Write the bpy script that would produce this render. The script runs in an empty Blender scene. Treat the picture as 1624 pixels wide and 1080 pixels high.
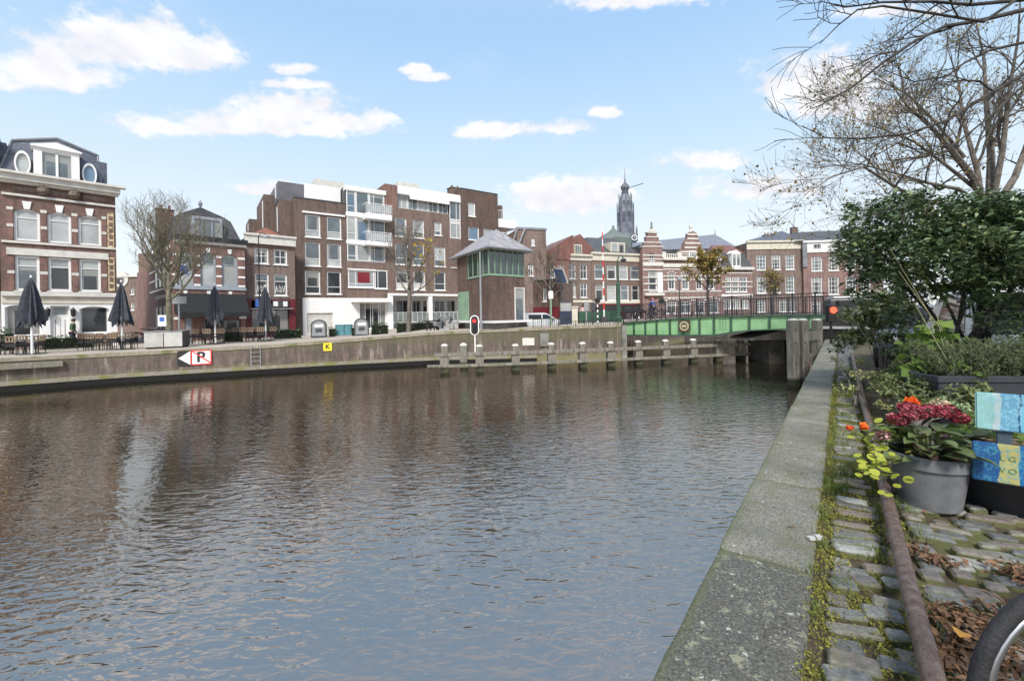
import bpy, bmesh, math, random
import numpy as np
from mathutils import Vector, Matrix
R = math.radians
random.seed(7)
rng = np.random.default_rng(7)
SC = bpy.context.scene
COL = SC.collection

# ------------------------------------------------------------------ camera
F_PX = 700.0; CX = 812.0; CY = 499.0; ROLL = 0.0173; ZC = 3.0      # eye 3.0 m above the water
cd = bpy.data.cameras.new('camera'); cam = bpy.data.objects.new('camera', cd); COL.objects.link(cam)
SC.camera = cam
cd.sensor_width = 36; cd.lens = F_PX / 1624 * 36; cd.shift_y = -(540 - CY) / 1624
cd.clip_start = 0.05; cd.clip_end = 6000
cr_, sr_ = math.cos(ROLL), math.sin(ROLL)
cam.matrix_world = Matrix(((cr_, sr_, 0, 0), (0, 0, -1, 0), (-sr_, cr_, 0, ZC), (0, 0, 0, 1)))

def ray(px, py):
    xc = (px - CX) / F_PX; yc = (CY - py) / F_PX
    return Vector((xc * cr_ + yc * sr_, 1.0, -xc * sr_ + yc * cr_))
def P(px, py, Y):
    return Vector((0, 0, ZC)) + ray(px, py) * Y
def G(px, py, z):
    d = ray(px, py); t = (z - ZC) / d.z
    return Vector((0, 0, ZC)) + d * t

# ------------------------------------------------------------------ render / exposure
SC.view_settings.view_transform = 'Standard'
try: SC.view_settings.look = 'None'
except Exception: pass
SC.view_settings.gamma = 1.0
SC.view_settings.use_curve_mapping = False
SC.view_settings.exposure = 1.15
SC.cycles.max_bounces = 6
SC.cycles.use_denoising = True

# ------------------------------------------------------------------ node helper
def N(nt, t, **kw):
    n = nt.nodes.new(t)
    for k, v in kw.items():
        if k.startswith('i_'):
            key = k[2:]
            key = int(key) if key.isdigit() else key.replace('_', ' ')
            n.inputs[key].default_value = v
        else: setattr(n, k, v)
    return n
def lk(nt, a, b): nt.links.new(a, b)
def mth(nt, op, a, b=None, c=None, clamp=False):
    n = nt.nodes.new('ShaderNodeMath'); n.operation = op; n.use_clamp = clamp
    for i, v in enumerate((a, b, c)):
        if v is None: continue
        if isinstance(v, (int, float)): n.inputs[i].default_value = v
        else: nt.links.new(v, n.inputs[i])
    return n.outputs[0]
def mix(nt, fac, a, b, bt='MIX'):
    n = nt.nodes.new('ShaderNodeMix'); n.data_type = 'RGBA'; n.blend_type = bt
    for s, v in (('Factor', fac), ('A', a), ('B', b)):
        sock = [q for q in n.inputs if q.name == s and (q.type == 'VALUE' if s == 'Factor' else q.type == 'RGBA')][0]
        if isinstance(v, (int, float)): sock.default_value = v
        elif isinstance(v, (tuple, list)): sock.default_value = (*v[:3], 1)
        else: nt.links.new(v, sock)
    return [q for q in n.outputs if q.type == 'RGBA'][0]
def ramp(nt, fac, stops, interp='LINEAR'):
    n = nt.nodes.new('ShaderNodeValToRGB'); n.color_ramp.interpolation = interp
    el = n.color_ramp.elements
    while len(el) > 1: el.remove(el[0])
    el[0].position = stops[0][0]; el[0].color = (*stops[0][1], 1)
    for p, c in stops[1:]:
        e = el.new(p); e.color = (*c, 1)
    nt.links.new(fac, n.inputs[0]); return n.outputs[0]

# ------------------------------------------------------------------ world: sky with cumulus
SUN_EL, SUN_AZ = R(44), R(184)     # azimuth clockwise from +Y : behind the camera, to the left
W = bpy.data.worlds.new('World'); SC.world = W; W.use_nodes = True
nt = W.node_tree; nt.nodes.clear()
out = N(nt, 'ShaderNodeOutputWorld'); bg = N(nt, 'ShaderNodeBackground'); bg.inputs[1].default_value = 0.1
sky = N(nt, 'ShaderNodeTexSky'); sky.sky_type = 'NISHITA'; sky.sun_disc = False
sky.sun_elevation = SUN_EL; sky.sun_rotation = SUN_AZ; sky.air_density = 1.0; sky.dust_density = 1.2; sky.ozone_density = 2.0
tc = N(nt, 'ShaderNodeTexCoord'); D = tc.outputs['Generated']
nrm = N(nt, 'ShaderNodeVectorMath', operation='NORMALIZE'); lk(nt, D, nrm.inputs[0]); D = nrm.outputs[0]
sep = N(nt, 'ShaderNodeSeparateXYZ'); lk(nt, D, sep.inputs[0])
el = mth(nt, 'MAXIMUM', sep.outputs[2], 0.0)
# thin high veil brightens everything, strongest near the horizon
veil = ramp(nt, el, [(0.0, (4.5/5, 4.6/5, 4.7/5)), (0.16, (4.05/5, 4.4/5, 4.65/5)), (0.34, (2.95/5, 3.85/5, 4.6/5)), (0.54, (1.95/5, 3.1/5, 4.6/5)), (0.9, (1.6/5, 2.6/5, 4.2/5))])
v5 = N(nt, 'ShaderNodeVectorMath', operation='SCALE'); lk(nt, veil, v5.inputs[0]); v5.inputs['Scale'].default_value = 5.0
base = mix(nt, 0.88, sky.outputs[0], v5.outputs[0])
def dotc(v):
    n = N(nt, 'ShaderNodeVectorMath', operation='DOT_PRODUCT'); lk(nt, D, n.inputs[0]); n.inputs[1].default_value = v
    return n.outputs['Value']
blobs = [ # px, py, half width px, half height px, weight
 (70,100,85,42),(180,78,120,58),(275,90,95,34),(120,125,110,25),(225,60,60,40),
 (250,200,70,24),(330,196,90,26),(470,180,100,34),(550,196,70,24),(420,205,150,16),
 (662,112,20,8),(682,124,22,8),(780,209,52,14),(890,204,56,12),(962,181,24,9),
 (900,318,95,34),(960,312,60,30),(1125,256,70,18),(1185,302,75,24),(1240,298,60,26),
 (1235,140,50,32),(1300,138,85,60),(1350,120,60,48),(1330,170,90,36),(1020,4,90,18),
 (1420,20,90,16),(470,112,40,10),(465,135,50,10),(410,300,50,12),(560,310,60,10)]
cur = None
for (px, py, hw, hh) in blobs:
    c = ray(px, py).normalized()
    e1 = ray(px + hw, py).normalized() - c; e2 = ray(px, py - hh).normalized() - c
    d1 = e2.cross(c); d1 = d1 / e1.dot(d1); d2_ = c.cross(e1); d2_ = d2_ / e2.dot(d2_)
    a = dotc(tuple(d1)); b = dotc(tuple(d2_)); f = dotc(tuple(c))
    b = mth(nt, 'MAXIMUM', b, mth(nt, 'MULTIPLY', b, -1.5))
    d2 = mth(nt, 'SQRT', mth(nt, 'ADD', mth(nt, 'MULTIPLY', a, a), mth(nt, 'MULTIPLY', b, b)))
    v = mth(nt, 'SUBTRACT', 1.0, mth(nt, 'ADD', d2, mth(nt, 'MULTIPLY', mth(nt, 'SUBTRACT', 1.0, f), 3.0)))
    cur = v if cur is None else mth(nt, 'SMOOTH_MAX', cur, v, 0.25)
mp = N(nt, 'ShaderNodeMapping'); mp.inputs['Scale'].default_value = (1, 1, 1.7); lk(nt, D, mp.inputs[0])
n1 = N(nt, 'ShaderNodeTexNoise', i_Scale=9.0, i_Detail=8.0, i_Roughness=0.58, i_Distortion=0.25); lk(nt, mp.outputs[0], n1.inputs[0])
n2 = N(nt, 'ShaderNodeTexNoise', i_Scale=2.6, i_Detail=6.0, i_Roughness=0.55); lk(nt, mp.outputs[0], n2.inputs[0])
n4 = N(nt, 'ShaderNodeTexNoise', i_Scale=30.0, i_Detail=5.0, i_Roughness=0.6); lk(nt, mp.outputs[0], n4.inputs[0])
dens = mth(nt, 'ADD', mth(nt, 'ADD', cur, .36), mth(nt, 'MULTIPLY', mth(nt, 'SUBTRACT', n1.outputs[0], 0.53), 2.7))
dens = mth(nt, 'ADD', dens, mth(nt, 'MULTIPLY', mth(nt, 'SUBTRACT', n4.outputs[0], 0.5), 2.1))
gen = mth(nt, 'MULTIPLY', mth(nt, 'SUBTRACT', n2.outputs[0], 0.56), 5.0)      # loose wisps all over
gen = mth(nt, 'ADD', gen, mth(nt, 'MULTIPLY', mth(nt, 'SUBTRACT', n1.outputs[0], 0.5), 1.0))
m1 = mth(nt, 'SMOOTHSTEP' if False else 'MULTIPLY', dens, 1.0)
def sstep(v, a, b):
    n = N(nt, 'ShaderNodeMapRange', interpolation_type='SMOOTHSTEP'); lk(nt, v, n.inputs[0])
    n.inputs[1].default_value = a; n.inputs[2].default_value = b; return n.outputs[0]
cl = mth(nt, 'MAXIMUM', sstep(dens, -0.12, 0.8), mth(nt, 'MULTIPLY', sstep(gen, 0.0, 1.6), 0.35))
# thin high cloud thickens toward the zenith (the soft light and the grey mirror of the water show it)
high = sstep(el, 0.52, 0.82)
base = mix(nt, mth(nt, 'MULTIPLY', high, 0.72), base, (3.9, 3.95, 4.1))
off = N(nt, 'ShaderNodeVectorMath', operation='ADD'); lk(nt, mp.outputs[0], off.inputs[0]); off.inputs[1].default_value = (0, 0, 0.035)
n1b = N(nt, 'ShaderNodeTexNoise', i_Scale=9.0, i_Detail=8.0, i_Roughness=0.58, i_Distortion=0.25); lk(nt, off.outputs[0], n1b.inputs[0])
shade = mth(nt, 'MULTIPLY_ADD', mth(nt, 'SUBTRACT', n1b.outputs[0], n1.outputs[0]), -3.2, 0.62)
# cloud colour: thicker parts a little greyer-lilac
n3 = N(nt, 'ShaderNodeTexNoise', i_Scale=11.0, i_Detail=3.0); lk(nt, mp.outputs[0], n3.inputs[0])
ccol = mix(nt, mth(nt, 'MULTIPLY_ADD', sstep(n3.outputs[0], 0.3, 0.7), 0.4, mth(nt, 'MULTIPLY', shade, 0.6), clamp=True), (3.75, 3.7, 4.05), (4.95, 4.95, 4.95))
skyc = mix(nt, mth(nt, 'MULTIPLY', cl, 0.95), base, ccol)
lk(nt, skyc, bg.inputs[0]); lk(nt, bg.outputs[0], out.inputs[0])

sd = bpy.data.lights.new('sun', 'SUN'); sd.energy = 2.1; sd.angle = R(13); sd.color = (1, 0.95, 0.88)
sun = bpy.data.objects.new('sun', sd); COL.objects.link(sun)
sdir = Vector((math.sin(SUN_AZ) * math.cos(SUN_EL), math.cos(SUN_AZ) * math.cos(SUN_EL), math.sin(SUN_EL)))
sun.rotation_euler = sdir.to_track_quat('Z', 'Y').to_euler()

# ------------------------------------------------------------------ mesh builder
class MB:
    def __init__(s): s.v = []; s.f = []; s.m = []
    def quad(s, a, b, c, d, m=0):
        i = len(s.v); s.v += [tuple(a), tuple(b), tuple(c), tuple(d)]; s.f.append((i, i+1, i+2, i+3)); s.m.append(m)
    def poly(s, pts, m=0):
        i = len(s.v); s.v += [tuple(p) for p in pts]; s.f.append(tuple(range(i, i+len(pts)))); s.m.append(m)
    def box(s, x0, x1, y0, y1, z0, z1, m=0, M=None):
        i = len(s.v)
        c = [(x0,y0,z0),(x1,y0,z0),(x1,y1,z0),(x0,y1,z0),(x0,y0,z1),(x1,y0,z1),(x1,y1,z1),(x0,y1,z1)]
        if M is not None: c = [tuple(M @ Vector(p)) for p in c]
        s.v += c
        for f in ((0,3,2,1),(4,5,6,7),(0,1,5,4),(1,2,6,5),(2,3,7,6),(3,0,4,7)):
            s.f.append(tuple(i+k for k in f)); s.m.append(m)
        return s
    def prism(s, poly, y0, y1, m=0):
        """polygon in x-z (counter-clockwise seen from -y), extruded from y0 (front) to y1"""
        n = len(poly); i = len(s.v)
        s.v += [(p[0], y0, p[1]) for p in poly] + [(p[0], y1, p[1]) for p in poly]
        s.f.append(tuple(range(i, i+n))); s.m.append(m)
        s.f.append(tuple(range(i+2*n-1, i+n-1, -1))); s.m.append(m)
        for k in range(n):
            a, b = i+k, i+(k+1) % n
            s.f.append((a, a+n, b+n, b)); s.m.append(m)
        return s
    def hprism(s, poly, z0, z1, m=0):
        """polygon in x-y ccw from above"""
        n = len(poly); i = len(s.v)
        s.v += [(p[0], p[1], z0) for p in poly] + [(p[0], p[1], z1) for p in poly]
        s.f.append(tuple(range(i+n-1, i-1, -1))); s.m.append(m)
        s.f.append(tuple(range(i+n, i+2*n))); s.m.append(m)
        for k in range(n):
            a, b = i+k, i+(k+1) % n
            s.f.append((a, b, b+n, a+n)); s.m.append(m)
        return s
    def tube(s, pts, rad, n=6, m=0, cap=True):
        pts = [Vector(p) for p in pts]
        if isinstance(rad, (int, float)): rad = [rad]*len(pts)
        i0 = len(s.v); prev = None
        for k, p in enumerate(pts):
            t = (pts[min(k+1, len(pts)-1)] - pts[max(k-1, 0)])
            if t.length < 1e-9: t = Vector((0,0,1))
            t.normalize()
            if prev is None:
                u = t.cross(Vector((0, 0, 1)) if abs(t.z) < .9 else Vector((1, 0, 0))).normalized()
            else:
                u = prev - t * prev.dot(t)
                if u.length < 1e-6: u = t.orthogonal()
                u.normalize()
            prev = u; w = t.cross(u)
            for j in range(n):
                a = 2*math.pi*j/n
                q = p + (u*math.cos(a) + w*math.sin(a))*rad[k]
                s.v.append((q.x, q.y, q.z))
        for k in range(len(pts)-1):
            for j in range(n):
                a = i0+k*n+j; b = i0+k*n+(j+1) % n
                s.f.append((a, b, b+n, a+n)); s.m.append(m)
        if cap:
            s.f.append(tuple(range(i0+n-1, i0-1, -1))); s.m.append(m)
            e = i0+(len(pts)-1)*n
            s.f.append(tuple(range(e, e+n))); s.m.append(m)
        return s
    def lathe(s, prof, n=16, c=(0,0,0), m=0, caps=True):
        i0 = len(s.v)
        for (r, z) in prof:
            for j in range(n):
                a = 2*math.pi*j/n
                s.v.append((c[0]+r*math.cos(a), c[1]+r*math.sin(a), c[2]+z))
        for k in range(len(prof)-1):
            for j in range(n):
                a = i0+k*n+j; b = i0+k*n+(j+1) % n
                s.f.append((a, b, b+n, a+n)); s.m.append(m)
        if caps:
            s.f.append(tuple(range(i0+n-1, i0-1, -1))); s.m.append(m)
            e = i0+(len(prof)-1)*n
            s.f.append(tuple(range(e, e+n))); s.m.append(m)
        return s
    def mesh(s, name, mats, smooth=False):
        me = bpy.data.meshes.new(name); me.from_pydata(s.v, [], s.f)
        if not isinstance(mats, (list, tuple)): mats = [mats]
        for mt in mats: me.materials.append(mt)
        if len(mats) > 1: me.polygons.foreach_set('material_index', s.m)
        if smooth: me.polygons.foreach_set('use_smooth', [True]*len(me.polygons))
        me.update(); return me
    def obj(s, name, mats, parent=None, smooth=False, bevel=0, **tags):
        return link(name, s.mesh(name, mats, smooth), parent, bevel=bevel, **tags)

def link(name, data, parent=None, loc=None, rot=None, bevel=0, label=None, cat=None, group=None, kind=None, scale=None):
    o = bpy.data.objects.new(name, data); COL.objects.link(o)
    if parent is not None: o.parent = parent
    if loc is not None: o.location = loc
    if rot is not None: o.rotation_euler = rot if hasattr(rot, '__len__') else (0, 0, rot)
    if scale is not None: o.scale = scale if hasattr(scale, '__len__') else (scale,)*3
    if label: o['label'] = label
    if cat: o['category'] = cat
    if group: o['group'] = group
    if kind: o['kind'] = kind
    if bevel:
        b = o.modifiers.new('bevel', 'BEVEL'); b.width = bevel; b.segments = 2; b.limit_method = 'ANGLE'; b.angle_limit = R(40)
    return o
def thing(name, label, cat, loc=(0,0,0), rot=0, group=None, scale=None):
    return link(name, None, None, loc, rot, label=label, cat=cat, group=group, scale=scale)
def kids(o): return [c for c in bpy.data.objects if c.parent is o]
def copy_tree(o, loc=None, rot=None, label=None, group=None, parent=None, _k=None):
    if _k is None:
        _k = {}
        for c in bpy.data.objects:
            if c.parent: _k.setdefault(c.parent.name, []).append(c)
    c = o.copy(); COL.objects.link(c)
    if parent is not None: c.parent = parent
    if loc is not None: c.location = loc
    if rot is not None: c.rotation_euler = (0, 0, rot)
    if label: c['label'] = label
    if group: c['group'] = group
    for ch in _k.get(o.name, []): copy_tree(ch, parent=c, _k=_k)
    return c
def fastmesh(name, V, Fq, mat, smooth=False):
    """V (n,3) float array, Fq (m,k) int array of equal sided faces"""
    me = bpy.data.meshes.new(name); n = len(V); m, k = Fq.shape
    me.vertices.add(n); me.vertices.foreach_set('co', V.astype(np.float32).ravel())
    me.loops.add(m*k); me.loops.foreach_set('vertex_index', Fq.astype(np.int32).ravel())
    me.polygons.add(m); me.polygons.foreach_set('loop_start', np.arange(0, m*k, k, dtype=np.int32))
    try: me.polygons.foreach_set('loop_total', np.full(m, k, dtype=np.int32))
    except Exception: pass
    me.materials.append(mat)
    if smooth: me.polygons.foreach_set('use_smooth', np.ones(m, dtype=bool))
    me.update(calc_edges=True); me.validate(); return me
def leafmesh(name, C, size, mat, asp=.5, up=.5, fold=.25, jit=.62, dirs=None):
    """leaf-sized folded faces at the points C; up = how much the leaf faces look upward"""
    n = len(C); 
    nr = rng.normal(size=(n,3)); nr[:,2] = np.abs(nr[:,2])+up*2; nr /= np.linalg.norm(nr,axis=1)[:,None]
    t = rng.normal(size=(n,3)) if dirs is None else dirs + rng.normal(size=(n,3))*.35
    t -= nr*np.sum(t*nr,axis=1)[:,None]; t /= np.linalg.norm(t,axis=1)[:,None]+1e-9
    b = np.cross(nr, t)
    L = size*(1+jit*(rng.random(n)-.5)*2)[:,None]; Wd = L*asp*.5
    p0 = C - t*L*.5; p2 = C + t*L*.5 - nr*L*.12
    mid = C + t*L*.02
    pl = mid - b*Wd + nr*Wd*fold; pr = mid + b*Wd + nr*Wd*fold; pc = mid
    V = np.stack([p0, pl, p2, pr, pc], 1).reshape(-1,3)
    i = np.arange(n)[:,None]*5
    Fq = np.concatenate([i+np.array([0,4,1]), i+np.array([4,2,1]), i+np.array([0,3,4]), i+np.array([3,2,4])],1).reshape(-1,3)
    return fastmesh(name, V, Fq, mat)
# ------------------------------------------------------------------ materials
_mc = {}
def newmat(name):
    m = bpy.data.materials.new(name); m.use_nodes = True; nt = m.node_tree
    return m, nt, nt.nodes['Principled BSDF']
def mat(name, col, rough=.7, var=.18, scale=3.0, bump=0.0, bscale=None, metal=0.0, spec=None, col2=None, coat=0, emit=None, estr=0):
    """plain surface with procedural colour wear and fine relief"""
    if name in _mc: return _mc[name]
    m, nt, b = newmat(name)
    tc = N(nt, 'ShaderNodeTexCoord')
    nz = N(nt, 'ShaderNodeTexNoise', i_Scale=scale, i_Detail=6.0, i_Roughness=.6); lk(nt, tc.outputs['Object'], nz.inputs[0])
    c2 = col2 or tuple(max(0, c*(1-var*1.6)) for c in col); c1 = tuple(min(1, c*(1+var*.5)) for c in col)
    c = ramp(nt, nz.outputs[0], [(.3, c2), (.62, c1)])
    lk(nt, c, b.inputs['Base Color']); b.inputs['Roughness'].default_value = rough; b.inputs['Metallic'].default_value = metal
    if spec is not None: b.inputs['Specular IOR Level'].default_value = spec
    if coat: b.inputs['Coat Weight'].default_value = coat
    if emit: b.inputs['Emission Color'].default_value = (*emit, 1); b.inputs['Emission Strength'].default_value = estr
    if bump:
        n2 = N(nt, 'ShaderNodeTexNoise', i_Scale=bscale or scale*6, i_Detail=5.0); lk(nt, tc.outputs['Object'], n2.inputs[0])
        bp = N(nt, 'ShaderNodeBump', i_Strength=min(1, bump), i_Distance=.02); lk(nt, n2.outputs[0], bp.inputs['Height']); lk(nt, bp.outputs[0], b.inputs['Normal'])
    _mc[name] = m; return m
def brick(name, c1, c2, mortar, bw=.21, bh=.065, dirt=.35, bump=.5, dirtcol=(.05,.045,.04)):
    if name in _mc: return _mc[name]
    m, nt, b = newmat(name)
    tc = N(nt, 'ShaderNodeTexCoord'); sp = N(nt, 'ShaderNodeSeparateXYZ'); lk(nt, tc.outputs['Object'], sp.inputs[0])
    cb = N(nt, 'ShaderNodeCombineXYZ'); lk(nt, mth(nt, 'ADD', sp.outputs[0], sp.outputs[1]), cb.inputs[0]); lk(nt, sp.outputs[2], cb.inputs[1])
    bt = N(nt, 'ShaderNodeTexBrick'); lk(nt, cb.outputs[0], bt.inputs[0])
    bt.inputs['Scale'].default_value = 1; bt.inputs['Brick Width'].default_value = bw; bt.inputs['Row Height'].default_value = bh
    bt.inputs['Mortar Size'].default_value = .006; bt.inputs['Mortar Smooth'].default_value = .3; bt.inputs['Bias'].default_value = -.1
    bt.inputs['Color1'].default_value = (*c1, 1); bt.inputs['Color2'].default_value = (*c2, 1); bt.inputs['Mortar'].default_value = (*mortar, 1)
    nz = N(nt, 'ShaderNodeTexNoise', i_Scale=.7, i_Detail=7.0, i_Roughness=.65); lk(nt, tc.outputs['Object'], nz.inputs[0])
    fac = ramp(nt, nz.outputs[0], [(.42, (0,0,0)), (.7, (dirt,)*3)])
    c = mix(nt, fac, bt.outputs['Color'], dirtcol)
    nz2 = N(nt, 'ShaderNodeTexNoise', i_Scale=3.5, i_Detail=4.0); lk(nt, tc.outputs['Object'], nz2.inputs[0])
    c = mix(nt, .5, c, ramp(nt, nz2.outputs[0], [(.3, (.32,.32,.32)), (.7, (.68,.66,.64))]), 'OVERLAY')
    ms = N(nt, 'ShaderNodeMapping'); ms.inputs['Scale'].default_value = (1.3, 1.3, .16); lk(nt, tc.outputs['Object'], ms.inputs[0])
    ns = N(nt, 'ShaderNodeTexNoise', i_Scale=2.2, i_Detail=6.0, i_Roughness=.65); lk(nt, ms.outputs[0], ns.inputs[0])
    c = mix(nt, .75, c, ramp(nt, ns.outputs[0], [(.34, (.3,.3,.3)), (.5, (.5,.5,.5)), (.68, (.66,.65,.63))]), 'OVERLAY')
    lk(nt, c, b.inputs['Base Color']); b.inputs['Roughness'].default_value = .85
    bp = N(nt, 'ShaderNodeBump', i_Strength=bump, i_Distance=.01); bp.invert = True
    lk(nt, bt.outputs['Fac'], bp.inputs['Height']); lk(nt, bp.outputs[0], b.inputs['Normal'])
    _mc[name] = m; return m
def foliage(name, cols, rough=.45, spec=.5, trans=.0, scale=1.5):
    """leaf colours vary leaf by leaf and in soft clumps"""
    if name in _mc: return _mc[name]
    m, nt, b = newmat(name)
    g = N(nt, 'ShaderNodeNewGeometry'); tc = N(nt, 'ShaderNodeTexCoord')
    nz = N(nt, 'ShaderNodeTexNoise', i_Scale=scale, i_Detail=3.0); lk(nt, tc.outputs['Object'], nz.inputs[0])
    f = mth(nt, 'ADD', mth(nt, 'MULTIPLY', g.outputs['Random Per Island'], .7), mth(nt, 'MULTIPLY', mth(nt, 'SUBTRACT', nz.outputs[0], .35), .9), clamp=True)
    n = len(cols); c = ramp(nt, f, [(i/(n-1), cc) for i, cc in enumerate(cols)])
    lk(nt, c, b.inputs['Base Color']); b.inputs['Roughness'].default_value = rough; b.inputs['Specular IOR Level'].default_value = spec
    if trans:
        tr = N(nt, 'ShaderNodeBsdfTranslucent'); lk(nt, c, tr.inputs[0]); ms = N(nt, 'ShaderNodeMixShader', i_0=trans)
        lk(nt, b.outputs[0], ms.inputs[1]); lk(nt, tr.outputs[0], ms.inputs[2]); lk(nt, ms.outputs[0], nt.nodes['Material Output'].inputs[0])
    _mc[name] = m; return m
def glass(name, col, rough=.06, ior=1.7, var=.5, scale=.9):
    """window pane: what is behind it (dark room, blind, curtain) under a sheet that mirrors the sky"""
    if name in _mc: return _mc[name]
    m, nt, b = newmat(name)
    tc = N(nt, 'ShaderNodeTexCoord'); ob = N(nt, 'ShaderNodeObjectInfo')
    nz = N(nt, 'ShaderNodeTexNoise', i_Scale=scale, i_Detail=3.0); 
    ad = N(nt, 'ShaderNodeVectorMath', operation='ADD'); lk(nt, tc.outputs['Object'], ad.inputs[0]); lk(nt, ob.outputs['Random'], ad.inputs[1]); lk(nt, ad.outputs[0], nz.inputs[0])
    c = ramp(nt, nz.outputs[0], [(.35, tuple(q*(1-var) for q in col)), (.6, col)])
    c = mix(nt, mth(nt, 'MULTIPLY', ob.outputs['Random'], .5), c, (.03,.035,.04))
    # curtains drawn to the sides and a blind lowered by a different amount in every window
    sg = N(nt, 'ShaderNodeSeparateXYZ'); lk(nt, tc.outputs['Generated'], sg.inputs[0]); r1 = ob.outputs['Random']
    r2 = mth(nt, 'FRACT', mth(nt, 'MULTIPLY', r1, 7.31)); r3 = mth(nt, 'FRACT', mth(nt, 'MULTIPLY', r1, 13.7))
    side = mth(nt, 'GREATER_THAN', mth(nt, 'ABSOLUTE', mth(nt, 'SUBTRACT', sg.outputs[0], .5)), mth(nt, 'SUBTRACT', .52, mth(nt, 'MULTIPLY', r2, .26)))
    blind = mth(nt, 'MULTIPLY', mth(nt, 'GREATER_THAN', sg.outputs[2], mth(nt, 'SUBTRACT', 1.02, mth(nt, 'MULTIPLY', r3, .45))), mth(nt, 'GREATER_THAN', r2, .45))
    fold = N(nt, 'ShaderNodeTexWave', i_Scale=9.0, i_Distortion=1.5); lk(nt, tc.outputs['Generated'], fold.inputs[0])
    cc_ = ramp(nt, fold.outputs[0], [(0, (.2,.2,.19)), (1, (.42,.41,.38))])
    c = mix(nt, mth(nt, 'MULTIPLY', mth(nt, 'MAXIMUM', side, blind), .75 if not name.startswith(('car','look','balc','terr','pane_red')) else 0.0), c, cc_)
    lk(nt, c, b.inputs['Base Color']); b.inputs['Roughness'].default_value = rough; b.inputs['IOR'].default_value = ior
    w = N(nt, 'ShaderNodeTexNoise', i_Scale=.6, i_Detail=1.0); lk(nt, tc.outputs['Object'], w.inputs[0])
    bp = N(nt, 'ShaderNodeBump', i_Strength=.12, i_Distance=.05); lk(nt, w.outputs[0], bp.inputs['Height']); lk(nt, bp.outputs[0], b.inputs['Normal'])
    _mc[name] = m; return m
def slate(name, c1, c2, bw=.3, bh=.18):
    if name in _mc: return _mc[name]
    m = brick(name, c1, c2, tuple(q*.5 for q in c2), bw, bh, dirt=.3, bump=.8, dirtcol=tuple(q*1.4 for q in c2))
    m.node_tree.nodes['Principled BSDF'].inputs['Roughness'].default_value = .5
    return m

B_dark = brick('brick_brown_red', (.19,.1,.082), (.13,.077,.066), (.16,.14,.125))
B_red = brick('brick_red', (.23,.11,.09), (.17,.085,.072), (.22,.19,.17))
B_flat = brick('brick_mauve_brown', (.19,.12,.095), (.145,.092,.075), (.19,.165,.15), dirt=.2)
B_flat2 = brick('brick_dark_brown', (.15,.098,.08), (.115,.077,.065), (.14,.12,.11), dirt=.2)
B_warm = brick('brick_warm_brown', (.19,.13,.11), (.155,.105,.09), (.24,.21,.19), dirt=.2)
B_pink = brick('brick_pink_red', (.24,.135,.12), (.19,.11,.1), (.28,.24,.22), dirt=.15)
B_ctrl = brick('brick_control_house', (.135,.078,.062), (.08,.05,.042), (.12,.1,.09), bw=.21, bh=.06, dirt=.15)
SLATE = slate('slate_blue_grey', (.1,.115,.15), (.075,.085,.115))
SLATE_D = slate('slate_dark', (.085,.085,.09), (.05,.052,.06))
TILE = slate('tile_orange', (.3,.12,.075), (.2,.08,.055), .22, .2)
TILE_R = slate('tile_red', (.2,.085,.065), (.15,.065,.055), .22, .2)
ZINC = mat('zinc_grey', (.2,.21,.23), .45, .2, 1.5)
ROOFZ = slate('roof_zinc_pale', (.3,.29,.31), (.25,.24,.26), .5, 4.0)
WHITE = mat('white_paint', (.76,.75,.74), .5, .03, 2)
OFFW = mat('off_white_stone', (.58,.56,.52), .7, .12, 2.5, bump=.2)
CREAM = mat('cream_paint', (.56,.52,.43), .6, .08, 2)
STONEY = mat('yellow_stone_trim', (.55,.45,.27), .8, .5, 9)
GREYP = mat('grey_blue_paint', (.3,.33,.38), .5, .1, 2)
LGREEN = mat('pale_green_paint', (.22,.34,.23), .5, .15, 2)
BGREEN = mat('bridge_green_paint', (.235,.43,.215), .45, .16, 1.3, bump=.1)
DGREEN = mat('dark_green_paint', (.035,.085,.055), .4, .2, 3)
BLACK = mat('black_paint', (.018,.018,.02), .4, .3, 4)
DKGREY = mat('dark_grey_metal', (.05,.055,.06), .45, .2, 3)
MIDGREY = mat('mid_grey_metal', (.25,.26,.27), .45, .15, 3)
CONC = mat('concrete_pale', (.45,.44,.42), .85, .2, 1.5, bump=.3)
CONC_D = mat('concrete_grey', (.22,.215,.2), .9, .35, 1.2, bump=.3)
MAROON = mat('maroon_paint', (.12,.012,.018), .45, .15, 2)
AWN = mat('black_awning_cloth', (.014,.015,.018), .85, .3, 5)
PARAS = mat('anthracite_parasol_cloth', (.045,.05,.065), .9, .25, 6)
WOODT = mat('tan_wood', (.2,.14,.095), .7, .3, 6)
GL_D = glass('pane_dark', (.035,.04,.045))
GL_M = glass('pane_grey_blue', (.13,.16,.18), ior=1.9)
GL_C = glass('pane_with_curtain', (.5,.52,.52), rough=.15, var=.25)
GL_B = glass('pane_blue', (.16,.26,.38), var=.2, rough=.15)
GL_RED = glass('pane_red_blind', (.35,.012,.025), rough=.2, var=.1, ior=1.4)
RED = mat('signal_red', (.6,.03,.03), .4, .05)
YEL = mat('yellow_sign', (.8,.62,.03), .4, .05)
BLUE = mat('blue_paint', (.05,.12,.42), .5, .1)
TEAL = mat('teal_bin', (.09,.24,.28), .5, .15, 3)
BARK = mat('bark_grey_brown', (.15,.13,.11), .9, .45, 7, bump=.6, bscale=25)
BARK_G = mat('bark_green_grey', (.15,.135,.095), .9, .4, 5, bump=.6, bscale=25)
BARK_N = mat('bark_dark', (.055,.048,.042), .9, .4, 7, bump=.4)
SKINM = mat('skin', (.5,.32,.25), .55, .1, 8)

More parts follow.
